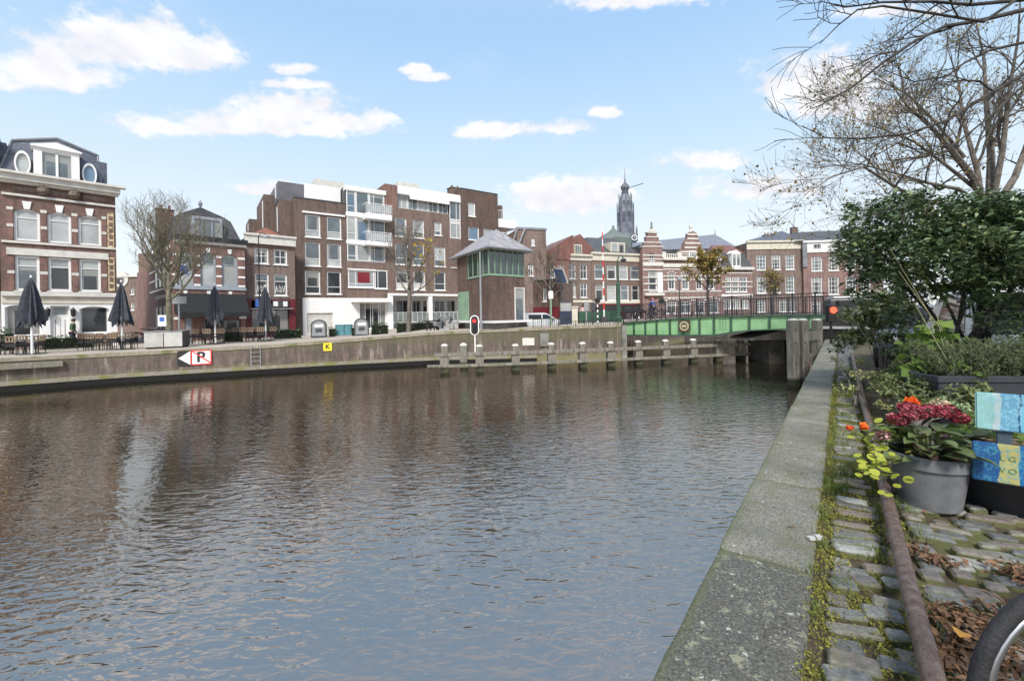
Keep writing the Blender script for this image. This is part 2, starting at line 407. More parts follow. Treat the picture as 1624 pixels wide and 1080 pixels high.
def timber_m():
    m, nt, b = newmat('weathered_timber'); tc = N(nt, 'ShaderNodeTexCoord')
    mp = N(nt, 'ShaderNodeMapping'); mp.inputs['Scale'].default_value = (9, 9, .7); lk(nt, tc.outputs['Object'], mp.inputs[0])
    nz = N(nt, 'ShaderNodeTexNoise', i_Scale=2.5, i_Detail=8.0, i_Roughness=.65); lk(nt, mp.outputs[0], nz.inputs[0])
    sp = N(nt, 'ShaderNodeSeparateXYZ'); g = N(nt, 'ShaderNodeNewGeometry'); lk(nt, g.outputs['Position'], sp.inputs[0])
    c = ramp(nt, nz.outputs[0], [(.3, (.07,.063,.052)), (.5, (.17,.155,.13)), (.7, (.29,.27,.24))])
    n2 = N(nt, 'ShaderNodeTexNoise', i_Scale=1.5, i_Detail=4.0); lk(nt, tc.outputs['Object'], n2.inputs[0])
    hz = mth(nt, 'ADD', sp.outputs[2], mth(nt, 'MULTIPLY', n2.outputs[0], .3))
    wet = N(nt, 'ShaderNodeMapRange'); lk(nt, hz, wet.inputs[0]); wet.inputs[1].default_value = .38; wet.inputs[2].default_value = .5
    c = mix(nt, wet.outputs[0], (.018,.019,.013), c)
    c = mix(nt, mth(nt, 'MULTIPLY', ramp(nt, n2.outputs[0], [(.5,(0,0,0)), (.66,(1,1,1))]), .3), c, (.12,.14,.05))
    lk(nt, c, b.inputs['Base Color']); b.inputs['Roughness'].default_value = .85
    bp = N(nt, 'ShaderNodeBump', i_Strength=.6, i_Distance=.02); lk(nt, nz.outputs[0], bp.inputs['Height']); lk(nt, bp.outputs[0], b.inputs['Normal'])
    return m
TIMBER = timber_m()

def quaywall_m():
    m = brick('quay_wall_brick', (.15,.105,.095), (.1,.075,.068), (.16,.14,.12), bw=.22, bh=.06, dirt=.75, dirtcol=(.085,.075,.055))
    nt = m.node_tree; b = nt.nodes['Principled BSDF']
    src = b.inputs['Base Color'].links[0].from_socket
    g = N(nt, 'ShaderNodeNewGeometry'); sp = N(nt, 'ShaderNodeSeparateXYZ'); lk(nt, g.outputs['Position'], sp.inputs[0])
    mp = N(nt, 'ShaderNodeMapping'); mp.inputs['Scale'].default_value = (1.6, 1.6, .25); lk(nt, g.outputs['Position'], mp.inputs[0])
    st = N(nt, 'ShaderNodeTexNoise', i_Scale=2.0, i_Detail=7.0, i_Roughness=.7); lk(nt, mp.outputs[0], st.inputs[0])
    n2 = N(nt, 'ShaderNodeTexNoise', i_Scale=1.1, i_Detail=6.0, i_Roughness=.7); lk(nt, g.outputs['Position'], n2.inputs[0])
    c = mix(nt, ramp(nt, st.outputs[0], [(.46,(0,0,0)), (.6,(.75,.75,.75))]), src, (.06,.055,.045))
    c = mix(nt, ramp(nt, st.outputs[0], [(.33,(.6,.6,.6)), (.42,(0,0,0))]), c, (.36,.33,.29))
    # moss grows in the upper and lowest courses of the wall
    top = N(nt, 'ShaderNodeMapRange'); lk(nt, mth(nt, 'ADD', sp.outputs[2], mth(nt, 'MULTIPLY', mth(nt,'SUBTRACT',n2.outputs[0],.5), 1.1)), top.inputs[0]); top.inputs[1].default_value = 1.1; top.inputs[2].default_value = 1.45
    c = mix(nt, mth(nt, 'MULTIPLY', top.outputs[0], .6), c, (.11,.105,.055))
    lo = N(nt, 'ShaderNodeMapRange'); lk(nt, mth(nt, 'ADD', sp.outputs[2], mth(nt, 'MULTIPLY', mth(nt,'SUBTRACT',n2.outputs[0],.5), .7)), lo.inputs[0]); lo.inputs[1].default_value = .6; lo.inputs[2].default_value = .3
    c = mix(nt, mth(nt, 'MULTIPLY', lo.outputs[0], .7), c, (.2,.19,.09))
    lk(nt, c, b.inputs['Base Color'])
    return m
QWALL = quaywall_m()

def ground_m(name, base, light, moss, ms=.35, sc=2.0, litter=None):
    m, nt, b = newmat(name); g = N(nt, 'ShaderNodeNewGeometry')
    n1 = N(nt, 'ShaderNodeTexNoise', i_Scale=sc*6, i_Detail=8.0, i_Roughness=.7); lk(nt, g.outputs['Position'], n1.inputs[0])
    n2 = N(nt, 'ShaderNodeTexNoise', i_Scale=sc, i_Detail=5.0); lk(nt, g.outputs['Position'], n2.inputs[0])
    c = ramp(nt, n1.outputs[0], [(.35, base), (.65, light)])
    c = mix(nt, ramp(nt, n2.outputs[0], [(.62-ms*.5, (0,0,0)), (.72-ms*.3, (1,1,1))]), c, moss)
    if litter:
        n3 = N(nt, 'ShaderNodeTexNoise', i_Scale=sc*9, i_Detail=2.0); lk(nt, g.outputs['Position'], n3.inputs[0])
        c = mix(nt, ramp(nt, n3.outputs[0], [(.6,(0,0,0)), (.64,(1,1,1))]), c, litter)
    lk(nt, c, b.inputs['Base Color']); b.inputs['Roughness'].default_value = .95
    bp = N(nt, 'ShaderNodeBump', i_Strength=.8, i_Distance=.02); lk(nt, n1.outputs[0], bp.inputs['Height']); lk(nt, bp.outputs[0], b.inputs['Normal'])
    return m
M_PROM = ground_m('pinkish_paving', (.33,.285,.24), (.44,.39,.34), (.24,.2,.16), .1, .8)
M_JOINT = ground_m('mossy_joint_soil', (.05,.04,.027), (.1,.075,.045), (.1,.105,.035), .25, 5.0)

def coping_m():
    """concrete coping: aggregate speckle, pale lichen dots, green film near joints and edge"""
    m, nt, b = newmat('coping_concrete'); g = N(nt, 'ShaderNodeNewGeometry'); Pp = g.outputs['Position']; ob = N(nt, 'ShaderNodeObjectInfo')
    n1 = N(nt, 'ShaderNodeTexNoise', i_Scale=70.0, i_Detail=4.0, i_Roughness=.8); lk(nt, Pp, n1.inputs[0])
    n2 = N(nt, 'ShaderNodeTexNoise', i_Scale=1.7, i_Detail=7.0, i_Roughness=.65); lk(nt, Pp, n2.inputs[0])
    n5 = N(nt, 'ShaderNodeTexNoise', i_Scale=6.0, i_Detail=6.0, i_Roughness=.7); lk(nt, Pp, n5.inputs[0])
    c = ramp(nt, n2.outputs[0], [(.3, (.11,.11,.09)), (.62, (.24,.235,.205))])
    c = mix(nt, 1.0, c, ramp(nt, n1.outputs[0], [(.36,(.12,.12,.12)), (.5,(.5,.5,.5)), (.64,(.92,.92,.9))]), 'OVERLAY')
    # the stone nearest to the eye is darker and more overgrown than the next ones
    c = mix(nt, mth(nt,'MULTIPLY', ob.outputs['Random'], .35), c, (.12,.12,.11))
    c = mix(nt, ramp(nt, n5.outputs[0], [(.46,(0,0,0)), (.66,(.6,.6,.6))]), c, (.12,.125,.06))
    sp = N(nt, 'ShaderNodeSeparateColor'); lk(nt, ob.outputs['Color'], sp.inputs[0])
    c = mix(nt, mth(nt,'MULTIPLY', sp.outputs[0], .9), c, mix(nt, .9, (.085,.085,.075), ramp(nt, n1.outputs[0], [(.38,(.2,.2,.2)), (.62,(.85,.85,.85))]), 'OVERLAY'))
    wob = N(nt, 'ShaderNodeVectorMath', operation='MULTIPLY_ADD'); nw_ = N(nt, 'ShaderNodeTexNoise', i_Scale=22.0, i_Detail=4.0); lk(nt, Pp, nw_.inputs[0]); lk(nt, nw_.outputs['Color'], wob.inputs[0]); wob.inputs[1].default_value = (.05,.05,.05); lk(nt, Pp, wob.inputs[2])
    vo2 = N(nt, 'ShaderNodeTexVoronoi', i_Scale=75.0, i_Randomness=1.0); lk(nt, wob.outputs[0], vo2.inputs[0]); v2s = N(nt, 'ShaderNodeSeparateColor'); lk(nt, vo2.outputs['Color'], v2s.inputs[0])
    sp2 = mth(nt, 'MULTIPLY', mth(nt, 'LESS_THAN', vo2.outputs['Distance'], mth(nt,'MULTIPLY',v2s.outputs[1],.42)), mth(nt, 'GREATER_THAN', v2s.outputs[0], .72))
    c = mix(nt, mth(nt,'MULTIPLY', sp2, mth(nt,'ADD', .18, mth(nt,'MULTIPLY', sp.outputs[0], .4))), c, (.42,.42,.37))
    vo = N(nt, 'ShaderNodeTexVoronoi', i_Scale=21.0, i_Randomness=1.0); lk(nt, wob.outputs[0], vo.inputs[0])
    vs = N(nt, 'ShaderNodeSeparateColor'); lk(nt, vo.outputs['Color'], vs.inputs[0])
    spot = mth(nt, 'MULTIPLY', mth(nt, 'LESS_THAN', mth(nt,'ADD',vo.outputs['Distance'], mth(nt,'MULTIPLY',mth(nt,'SUBTRACT',n1.outputs[0],.5),.5)), mth(nt,'MULTIPLY',vs.outputs[1],.27)), mth(nt, 'GREATER_THAN', vs.outputs[0], mth(nt,'SUBTRACT', .93, mth(nt,'MULTIPLY', sp.outputs[0], .3))))
    c = mix(nt, mth(nt,'MULTIPLY',spot,.8), c, (.5,.5,.45))
    n6 = N(nt, 'ShaderNodeTexNoise', i_Scale=9.0, i_Detail=6.0, i_Roughness=.75); lk(nt, Pp, n6.inputs[0])
    c = mix(nt, mth(nt,'MULTIPLY', ramp(nt, n6.outputs[0], [(.56,(0,0,0)), (.62,(1,1,1))]), mth(nt,'ADD',.12,mth(nt,'MULTIPLY',sp.outputs[0],.55))), c, (.32,.33,.22))
    # moss follows the joints and the water edge: object x runs along the stone 0..1.2, y across 0..0.48
    tc = N(nt, 'ShaderNodeTexCoord'); so = N(nt, 'ShaderNodeSeparateXYZ'); lk(nt, tc.outputs['Object'], so.inputs[0])
    def near(v, w):
        r_ = N(nt, 'ShaderNodeMapRange'); lk(nt, mth(nt,'ADD', v, mth(nt,'MULTIPLY', mth(nt,'SUBTRACT', n5.outputs[0], .5), w*2.2)), r_.inputs[0]); r_.inputs[1].default_value = w; r_.inputs[2].default_value = 0; return r_.outputs[0]
    e = mth(nt,'MAXIMUM', near(so.outputs[0], .075), mth(nt,'MULTIPLY', near(so.outputs[1], .06), .7))
    c = mix(nt, mth(nt,'MULTIPLY', e, .75), c, (.12,.14,.04))
    lk(nt, c, b.inputs['Base Color']); b.inputs['Roughness'].default_value = .92
    bp = N(nt, 'ShaderNodeBump', i_Strength=.9, i_Distance=.008); lk(nt, n1.outputs[0], bp.inputs['Height']); lk(nt, bp.outputs[0], b.inputs['Normal'])
    return m
COPING = coping_m()

def cobble_m():
    m, nt, b = newmat('cobble_stone'); g = N(nt, 'ShaderNodeNewGeometry'); ob = N(nt, 'ShaderNodeObjectInfo'); Pp = g.outputs['Position']
    n1 = N(nt, 'ShaderNodeTexNoise', i_Scale=45.0, i_Detail=6.0, i_Roughness=.75); lk(nt, Pp, n1.inputs[0])
    n2 = N(nt, 'ShaderNodeTexNoise', i_Scale=9.0, i_Detail=5.0, i_Roughness=.6); lk(nt, Pp, n2.inputs[0])
    c = ramp(nt, ob.outputs['Random'], [(0,(.15,.155,.15)), (.3,(.09,.095,.1)), (.5,(.17,.135,.12)), (.72,(.16,.16,.13)), (1,(.32,.33,.32))])
    c = mix(nt, .85, c, ramp(nt, n1.outputs[0], [(.3,(.22,.22,.22)), (.7,(.8,.8,.8))]), 'OVERLAY')
    c = mix(nt, ramp(nt, n2.outputs[0], [(.52,(0,0,0)), (.68,(.45,.45,.45))]), c, (.3,.32,.28))
    tc = N(nt, 'ShaderNodeTexCoord'); so = N(nt, 'ShaderNodeSeparateXYZ'); lk(nt, tc.outputs['Object'], so.inputs[0])
    n3 = N(nt, 'ShaderNodeTexNoise', i_Scale=14.0, i_Detail=5.0); lk(nt, Pp, n3.inputs[0])
    lo = N(nt, 'ShaderNodeMapRange'); lk(nt, mth(nt,'ADD', so.outputs[2], mth(nt,'MULTIPLY', mth(nt,'SUBTRACT', n3.outputs[0], .5), .055)), lo.inputs[0]); lo.inputs[1].default_value = .002; lo.inputs[2].default_value = -.014
    c = mix(nt, mth(nt,'MULTIPLY',lo.outputs[0],.9), c, (.1,.105,.03))
    lk(nt, c, b.inputs['Base Color']); b.inputs['Roughness'].default_value = .7
    bp = N(nt, 'ShaderNodeBump', i_Strength=1.0, i_Distance=.006); lk(nt, n1.outputs[0], bp.inputs['Height']); lk(nt, bp.outputs[0], b.inputs['Normal'])
    return m
COBBLE = cobble_m()

def water_m():
    m, nt, b = newmat('canal_water'); g = N(nt, 'ShaderNodeNewGeometry')
    mp = N(nt, 'ShaderNodeMapping'); mp.inputs['Rotation'].default_value = (0,0,R(8)); mp.inputs['Scale'].default_value = (.42,1,1); lk(nt, g.outputs['Position'], mp.inputs[0])
    a = N(nt, 'ShaderNodeTexNoise', i_Scale=9.5, i_Detail=1.6, i_Roughness=.45, i_Distortion=.7); lk(nt, mp.outputs[0], a.inputs[0])
    mp2 = N(nt, 'ShaderNodeMapping'); mp2.inputs['Rotation'].default_value = (0,0,R(-24)); mp2.inputs['Scale'].default_value = (.5,1,1); lk(nt, g.outputs['Position'], mp2.inputs[0])
    c = N(nt, 'ShaderNodeTexNoise', i_Scale=3.2, i_Detail=2.0, i_Distortion=.6); lk(nt, mp2.outputs[0], c.inputs[0])
    fi = N(nt, 'ShaderNodeTexNoise', i_Scale=13.0, i_Detail=2.0); lk(nt, mp.outputs[0], fi.inputs[0])
    pt = N(nt, 'ShaderNodeTexNoise', i_Scale=.16, i_Detail=3.0); lk(nt, g.outputs['Position'], pt.inputs[0])
    amp = N(nt, 'ShaderNodeMapRange'); lk(nt, pt.outputs[0], amp.inputs[0]); amp.inputs[1].default_value=.35; amp.inputs[2].default_value=.65; amp.inputs[3].default_value=.35; amp.inputs[4].default_value=1.6
    # open water is ruffled, the strip sheltered by the far quay wall lies calmer
    sy = N(nt, 'ShaderNodeSeparateXYZ'); lk(nt, g.outputs['Position'], sy.inputs[0])
    lee = N(nt, 'ShaderNodeMapRange'); lk(nt, mth(nt, 'SUBTRACT', sy.outputs[1], mth(nt, 'MULTIPLY', sy.outputs[0], .45)), lee.inputs[0]); lee.inputs[1].default_value = 8; lee.inputs[2].default_value = 22; lee.inputs[3].default_value = 1.0; lee.inputs[4].default_value = .42
    h = mth(nt, 'ADD', mth(nt, 'MULTIPLY', mth(nt,'MULTIPLY', a.outputs[0], mth(nt, 'MULTIPLY', amp.outputs[0], lee.outputs[0])), .016), mth(nt, 'ADD', mth(nt, 'MULTIPLY', c.outputs[0], .008), mth(nt, 'MULTIPLY', fi.outputs[0], .0007)))
    bp = N(nt, 'ShaderNodeBump', i_Strength=1.0, i_Distance=1.0); lk(nt, h, bp.inputs['Height']); lk(nt, bp.outputs[0], b.inputs['Normal'])
    b.inputs['Base Color'].default_value = (.012,.012,.009,1); b.inputs['Roughness'].default_value = .05; b.inputs['IOR'].default_value = 5.0; b.inputs['Specular Tint'].default_value = (1,.88,.79,1)
    return m
WATER = water_m()
# ------------------------------------------------------------------ quays, ground, water
dq = Vector((.597, .802, 0)).normalized(); nR = Vector((dq.y, -dq.x, 0))      # near quay: along / away from the water
ZQ = 1.55
def NQ(s, r, z=ZQ): 
    p = dq*s + nR*r; return Vector((p.x, p.y, z))
RE = -.62                                            # water edge of the coping

wm = MB(); wm.quad((-900,-900,0),(900,-900,0),(900,900,0),(-900,900,0)); wm.obj('canal_water', WATER, kind='structure')

# far quay edge: measured waterline points (x, y, top z)
FE = [(-190,-104,1.45),(-58,-6,1.45),(-33,11.6,1.45)]
for px, Y, zt in ((0,19.4,1.45),(200,21.8,1.44),(420,24.3,1.53),(560,26.1,1.72),(690,27.6,1.97),(850,27.8,2.12),(985,27.8,2.25)):
    p = P(px, 500, Y); FE.append((p.x, p.y, zt))
FE += [(7.6,31.5,2.3),(27,57,2.3)]
nF = Vector((-.5,.86,0))
g = MB()
for k in range(len(FE)-1):
    a, b = FE[k], FE[k+1]
    rows = []
    for e in (a, b):
        zi = 1.5 if e[0] < -2 else 2.15
        rows.append([Vector((e[0],e[1],e[2])), Vector((e[0],e[1],0))+nF*3+Vector((0,0,e[2])), Vector((e[0],e[1],0))+nF*9+Vector((0,0,(e[2]+zi)/2-.1)), Vector((e[0],e[1],0))+nF*14+Vector((0,0,zi-.1)), Vector((e[0],e[1],0))+nF*1400+Vector((0,0,zi))])
    for j in range(4): g.quad(rows[0][j], rows[1][j], rows[1][j+1], rows[0][j+1])
g.obj('ground', M_PROM, kind='structure')
g = MB(); g.quad((27,57,1.9),(1500,57,1.9),(1500,1500,1.9),(27,1500,1.9)); g.obj('street', mat('asphalt_far', (.07,.07,.07), .9, .2, 1), kind='structure')

# far quay wall: brick face, stone capping, timber plinth along the water
fw = thing('quay_wall', 'far mossy brick quay wall running along the whole opposite bank', 'quay wall', (0,0,0))
m1, m2, m3, m4 = MB(), MB(), MB(), MB()
for k in range(len(FE)-1):
    a, b = Vector(FE[k]), Vector(FE[k+1]); t = Vector((b.x-a.x, b.y-a.y, 0)).normalized(); n = Vector((t.y, -t.x, 0))
    def q(mb, off, z0a, z1a, z0b, z1b):
        A, B_ = a+n*off, b+n*off
        mb.quad((A.x,A.y,z0a),(B_.x,B_.y,z0b),(B_.x,B_.y,z1b),(A.x,A.y,z1a))
    q(m1, .03, -.6, a.z-.14, -.6, b.z-.14)
    # capping stones
    A0, B0, A1, B1 = a+n*.07, b+n*.07, a-n*.4, b-n*.4
    m2.quad((A0.x,A0.y,a.z-.14),(B0.x,B0.y,b.z-.14),(B0.x,B0.y,b.z+.02),(A0.x,A0.y,a.z+.02))
    m2.quad((A0.x,A0.y,a.z+.02),(B0.x,B0.y,b.z+.02),(B1.x,B1.y,b.z+.02),(A1.x,A1.y,a.z+.02))
    m2.quad((a.x,a.y,a.z-.14),(b.x,b.y,b.z-.14),(B0.x,B0.y,b.z-.14),(A0.x,A0.y,a.z-.14))
    if a.x < 1:
        q(m3, .2, -.5, .27, -.5, .27)
        A0, B0 = a+n*.23, b+n*.23
        m4.quad((A0.x,A0.y,.26),(B0.x,B0.y,.26),(B0.x,B0.y,.40),(A0.x,A0.y,.40))
        m4.quad((A0.x,A0.y,.40),(B0.x,B0.y,.40),(b.x,b.y,.44),(a.x,a.y,.44))
        m4.quad((a.x,a.y,.26),(b.x,b.y,.26),(B0.x,B0.y,.26),(A0.x,A0.y,.26))
m1.obj('brick_face', QWALL, fw); 
m2.obj('capping', ground_m('capping_stone', (.2,.17,.13), (.33,.29,.23), (.14,.15,.06), .2, 1.5), fw)
m3.obj('tarred_sheeting', mat('tarred_black', (.004,.004,.004), .9, .3, 3), fw)
m4.obj('ledge', ground_m('mossy_ledge', (.16,.14,.11), (.28,.26,.22), (.17,.17,.06), .3, 1.5), fw)
def on_far(px, py0, py1, off=.08):
    """point of the far wall face under pixel column px -> (Vector, tangent, normal)"""
    d = ray(px, (py0+py1)/2)
    for k in range(len(FE)-1):
        a, b = Vector(FE[k]), Vector(FE[k+1]); e = b-a
        den = d.x*e.y - d.y*e.x
        if abs(den) < 1e-9: continue
        t = (a.x*e.y - a.y*e.x)/den; u = (a.x*d.y - a.y*d.x)/den
        if t > 0 and 0 <= u <= 1:
            tt = Vector((e.x, e.y, 0)).normalized(); n = Vector((tt.y, -tt.x, 0)); return Vector((d.x*t, d.y*t, 0)) + n*off, tt, n, t
# heavy fender beam at far left
a, tt, n, _ = on_far(-40, 576, 585); b_, t2, n2, Y2 = on_far(102, 576, 585)
za, zb = P(0, 577, 19.4).z, P(0, 584, 19.4).z
dr = (b_-a); L = Vector((dr.x,dr.y,0)).length
bm_ = MB().box(0, L, -.18, .0, -.12, .13); o = bm_.obj('fender_beam', TIMBER, label='long grey timber fender beam bolted to the far wall at left', cat='beam'); 
o.location = (a.x, a.y, 1.1); o.rotation_euler = (0,0,math.atan2(dr.y, dr.x))

# ---- near quay
nq = MB()
S0, S1 = -60, 70
nq.quad(NQ(S0,-.2,ZQ-.03), NQ(S0,900,ZQ-.03), NQ(S1,900,ZQ-.03), NQ(S1,-.2,ZQ-.03))
nq.obj('pavement', M_JOINT, kind='structure')
nw = thing('quay_wall', 'near quay wall below the pale concrete coping in the foreground', 'quay wall')
w = MB(); A, B_ = NQ(S0, RE+.05, 0), NQ(S1, RE+.05, 0)
w.quad((A.x,A.y,-1),(A.x,A.y,ZQ-.2),(B_.x,B_.y,ZQ-.2),(B_.x,B_.y,-1)); w.obj('brick_face', QWALL, nw)
def joint_y(sy): return sy
# joints measured in the photograph
s_first = 2.73
def s_of(px, py):
    p = G(px, py, ZQ); return p.dot(dq)
js = [s_of(1135.6,864.4), s_of(1195.6,755.6), s_of(1228.9,702.2), s_of(1246.7,666.7)]
js = [js[0]-1.35*2, js[0]-1.3] + js
while js[-1] < 34: js.append(js[-1] + 1.22 + random.uniform(-.04,.04))
while js[0] > -8: js.insert(0, js[0]-1.25)
js_dark = s_of(1135.6,864.4)-.05
for i in range(len(js)-1):
    L = js[i+1]-js[i]-.022; Wd = .485
    bm = bmesh.new()
    bmesh.ops.create_cube(bm, size=1)
    for v in bm.verts: v.co = Vector(((v.co.x+.5)*L, (v.co.y+.5)*Wd, (v.co.z-.5)*.24))
    bmesh.ops.bevel(bm, geom=[e for e in bm.edges], offset=.02, segments=2, affect='EDGES', profile=.6)
    bmesh.ops.subdivide_edges(bm, edges=[e for e in bm.edges if e.calc_length() > .3], cuts=5, use_grid_fill=True)
    for v in bm.verts:
        v.co.z += random.uniform(-.002,.002) if v.co.z > -.05 else 0
        if v.co.y < .05: v.co.y += random.uniform(-.004,.006)
    me = bpy.data.meshes.new('coping_stone'); bm.to_mesh(me); bm.free(); me.materials.append(COPING)
    me.polygons.foreach_set('use_smooth', [True]*len(me.polygons))
    o = link('coping_stone', me, nw)
    org = NQ(js[i+1]-.006, RE + random.uniform(-.008,.008), ZQ + random.uniform(-.013,.006))
    o.matrix_local = Matrix.Translation(org) @ Matrix(((-dq.x, nR.x, 0, 0), (-dq.y, nR.y, 0, 0), (0, 0, 1, 0), (0,0,0,1)))
    o.color = (1,1,1,1) if js[i] < js_dark else (0,0,0,1)

# cobblestones: shared worn-stone meshes, single objects near the eye, one joined part beyond
def stone_mesh(L, Wd, seed):
    r_ = random.Random(seed); bm = bmesh.new(); bmesh.ops.create_cube(bm, size=1)
    for v in bm.verts:
        v.co = Vector((v.co.x*L*(1+r_.uniform(-.2,.06)), v.co.y*Wd*(1+r_.uniform(-.32,.1)), v.co.z*.08-.035))
    bmesh.ops.bevel(bm, geom=[e for e in bm.edges if max(v.co.z for v in e.verts) > 0], offset=.013, segments=1, affect='EDGES')
    me = bpy.data.meshes.new('cobblestone'); bm.to_mesh(me); bm.free(); me.materials.append(COBBLE)
    me.polygons.foreach_set('use_smooth', [False]*len(me.polygons)); return me
pav = bpy.data.objects['pavement']
lens = [.1,.14,.18,.22,.26,.3]
protos = {(l, k): stone_mesh(l, .105 if k < 3 else .085, 31*k+int(l*100)) for l in lens for k in range(5)}
rs = random.Random(5); stones = []
def lay(s0, s1, r0, r1, skew, pitch=.118, gap=.022, miss=.03, ls=lens):
    s = s0
    while s < s1:
        r = r0 + rs.uniform(0, .03)
        while r < r1-.07:
            l = min(rs.choice(ls), r1-r)
            lk_ = min(lens, key=lambda q: abs(q-l))
            if rs.random() > miss:
                stones.append((s + skew*(r-r0) + rs.uniform(-.012,.012), r+lk_/2, lk_, rs.uniform(-.16,.16) - skew*.9, rs.uniform(-.024,.012)))
            r += lk_ + gap*rs.uniform(.6,1.8)
        s += pitch*rs.uniform(.9,1.15)
lay(1.2, 3.6, -.09, .24, -.25, .115, .03, .1, [.1,.14,.18,.22,.26])
lay(3.6, 9.5, -.09, .2, .0, .118, .02, .03, [.26,.3,.22])
lay(.2, 7.2, .31, 3.4, -.22, .112, .022, .05, [.1,.14,.14,.18,.22,.26])
lay(9.5, 26, -.1, .3, 0, .13)
def vis(st):
    p = NQ(st[0], st[1]); 
    if p.y < .9: return 9e9
    x = p.x/p.y*700+812
    return p.length if 1200 < x < 1680 and 1.45/p.y*700+490 < 1120 else 9e9
stones.sort(key=vis)
rotb = Matrix(((nR.x, dq.x, 0), (nR.y, dq.y, 0), (0,0,1))).to_4x4()
far = MB()
for i, (s, r, l, a, dz) in enumerate(stones):
    v = vis((s, r, l))
    me = protos[(l, i % 5)]
    M_ = Matrix.Translation(NQ(s, r, ZQ+.004+dz)) @ rotb @ Matrix.Rotation(a, 4, 'Z') @ Matrix.Rotation(rs.uniform(-.05,.05), 4, 'X') @ Matrix.Rotation(rs.uniform(-.05,.05), 4, 'Y')
    if i < 290 and v < 9e8:
        o = link('cobblestone', me, pav); o.matrix_local = M_
    elif v < 9e8 or rs.random() < .4:
        b0 = len(far.v); far.v += [tuple(M_ @ q.co) for q in me.vertices]
        for pl in me.polygons: far.f.append(tuple(b0+k for k in pl.vertices)); far.m.append(0)
far.obj('cobblestone_rows', COBBLE, pav, kind='stuff')

# rusty rail pipe lying along the quay, short collars over its joints
def rust():
    m, nt, b = newmat('rusty_pipe'); tc = N(nt, 'ShaderNodeTexCoord')
    nz = N(nt, 'ShaderNodeTexNoise', i_Scale=14.0, i_Detail=8.0, i_Roughness=.75); lk(nt, tc.outputs['Object'], nz.inputs[0])
    n2 = N(nt, 'ShaderNodeTexNoise', i_Scale=120.0, i_Detail=3.0); lk(nt, tc.outputs['Object'], n2.inputs[0])
    c = ramp(nt, nz.outputs[0], [(.3,(.06,.035,.025)), (.5,(.13,.09,.075)), (.7,(.24,.2,.18))]); c = mix(nt, .5, c, ramp(nt, n2.outputs[0], [(.35,(.3,.3,.3)), (.7,(.75,.75,.75))]), 'OVERLAY')
    lk(nt, c, b.inputs['Base Color']); b.inputs['Roughness'].default_value = .55; b.inputs['Metallic'].default_value = .25
    bp = N(nt, 'ShaderNodeBump', i_Strength=.4, i_Distance=.003); lk(nt, n2.outputs[0], bp.inputs['Height']); lk(nt, bp.outputs[0], b.inputs['Normal'])
    return m
RUST = rust()
pp = thing('rail_pipe', 'long rusty steel pipe lying low along the cobbles beside the quay', 'pipe', NQ(0,.25,ZQ))
zp = .1
pts = [dq*s + nR*(.004*math.sin(s*1.3)) + Vector((0,0,zp+.006*math.sin(s*.9))) for s in np.arange(.3, 17, .4)]
MB().tube(pts, .038, 14).obj('pipe', RUST, pp, smooth=True)
for s in (s_of(1418,840)-.0, 1.3, 4.9, 6.5, 8.2, 10.5):
    p = dq*s + nR*(.004*math.sin(s*1.3)) + Vector((0,0,zp+.006*math.sin(s*.9)))
    MB().tube([p-dq*.012, p+dq*.012], .043, 14).obj('collar', RUST, pp, smooth=False)
for s in (.9, 3.6, 6.2, 9, 12, 15):
    p = dq*s; MB().box(p.x-.03,p.x+.03,p.y-.03,p.y+.03,-.04,zp-.03).obj('support', RUST, pp)
# ------------------------------------------------------------------ facades
class Fac:
    """vertical facade plane through two ground points; local x along it, y into the building, z = height above the facade's ground"""
    def __init__(s, x0, Y0, x1, Y1, gz):
        s.A = P(x0, 500, Y0); s.B = P(x1, 500, Y1); s.A.z = s.B.z = gz; s.gz = gz
        e = s.B - s.A; s.L = e.length; s.t = e.normalized(); s.n = Vector((-s.t.y, s.t.x, 0)); s.rot = math.atan2(e.y, e.x)
    def at(s, px, py, off=0.0):
        """(u, z) of the facade (shifted 'off' into the building) under a pixel"""
        d = ray(px, py); O = s.A + s.n*off
        den = d.x*s.t.y - d.y*s.t.x; k = (O.x*s.t.y - O.y*s.t.x)/den
        p = d*k; u = (Vector((p.x, p.y, 0)) - Vector((O.x, O.y, 0))).dot(s.t)
        return u, ZC + d.z*k - s.gz
    def u(s, px, py=450, off=0.0): return s.at(px, py, off)[0]
    def z(s, px, py, off=0.0): return s.at(px, py, off)[1]
    def rect(s, x0, y0, x1, y1, off=0.0):
        ym, xm = (y0+y1)/2, (x0+x1)/2
        return s.u(x0, ym, off), s.u(x1, ym, off), s.z(xm, y1, off), s.z(xm, y0, off)
    def root(s, name, label, cat, group=None): return thing(name, label, cat, tuple(s.A), s.rot, group)

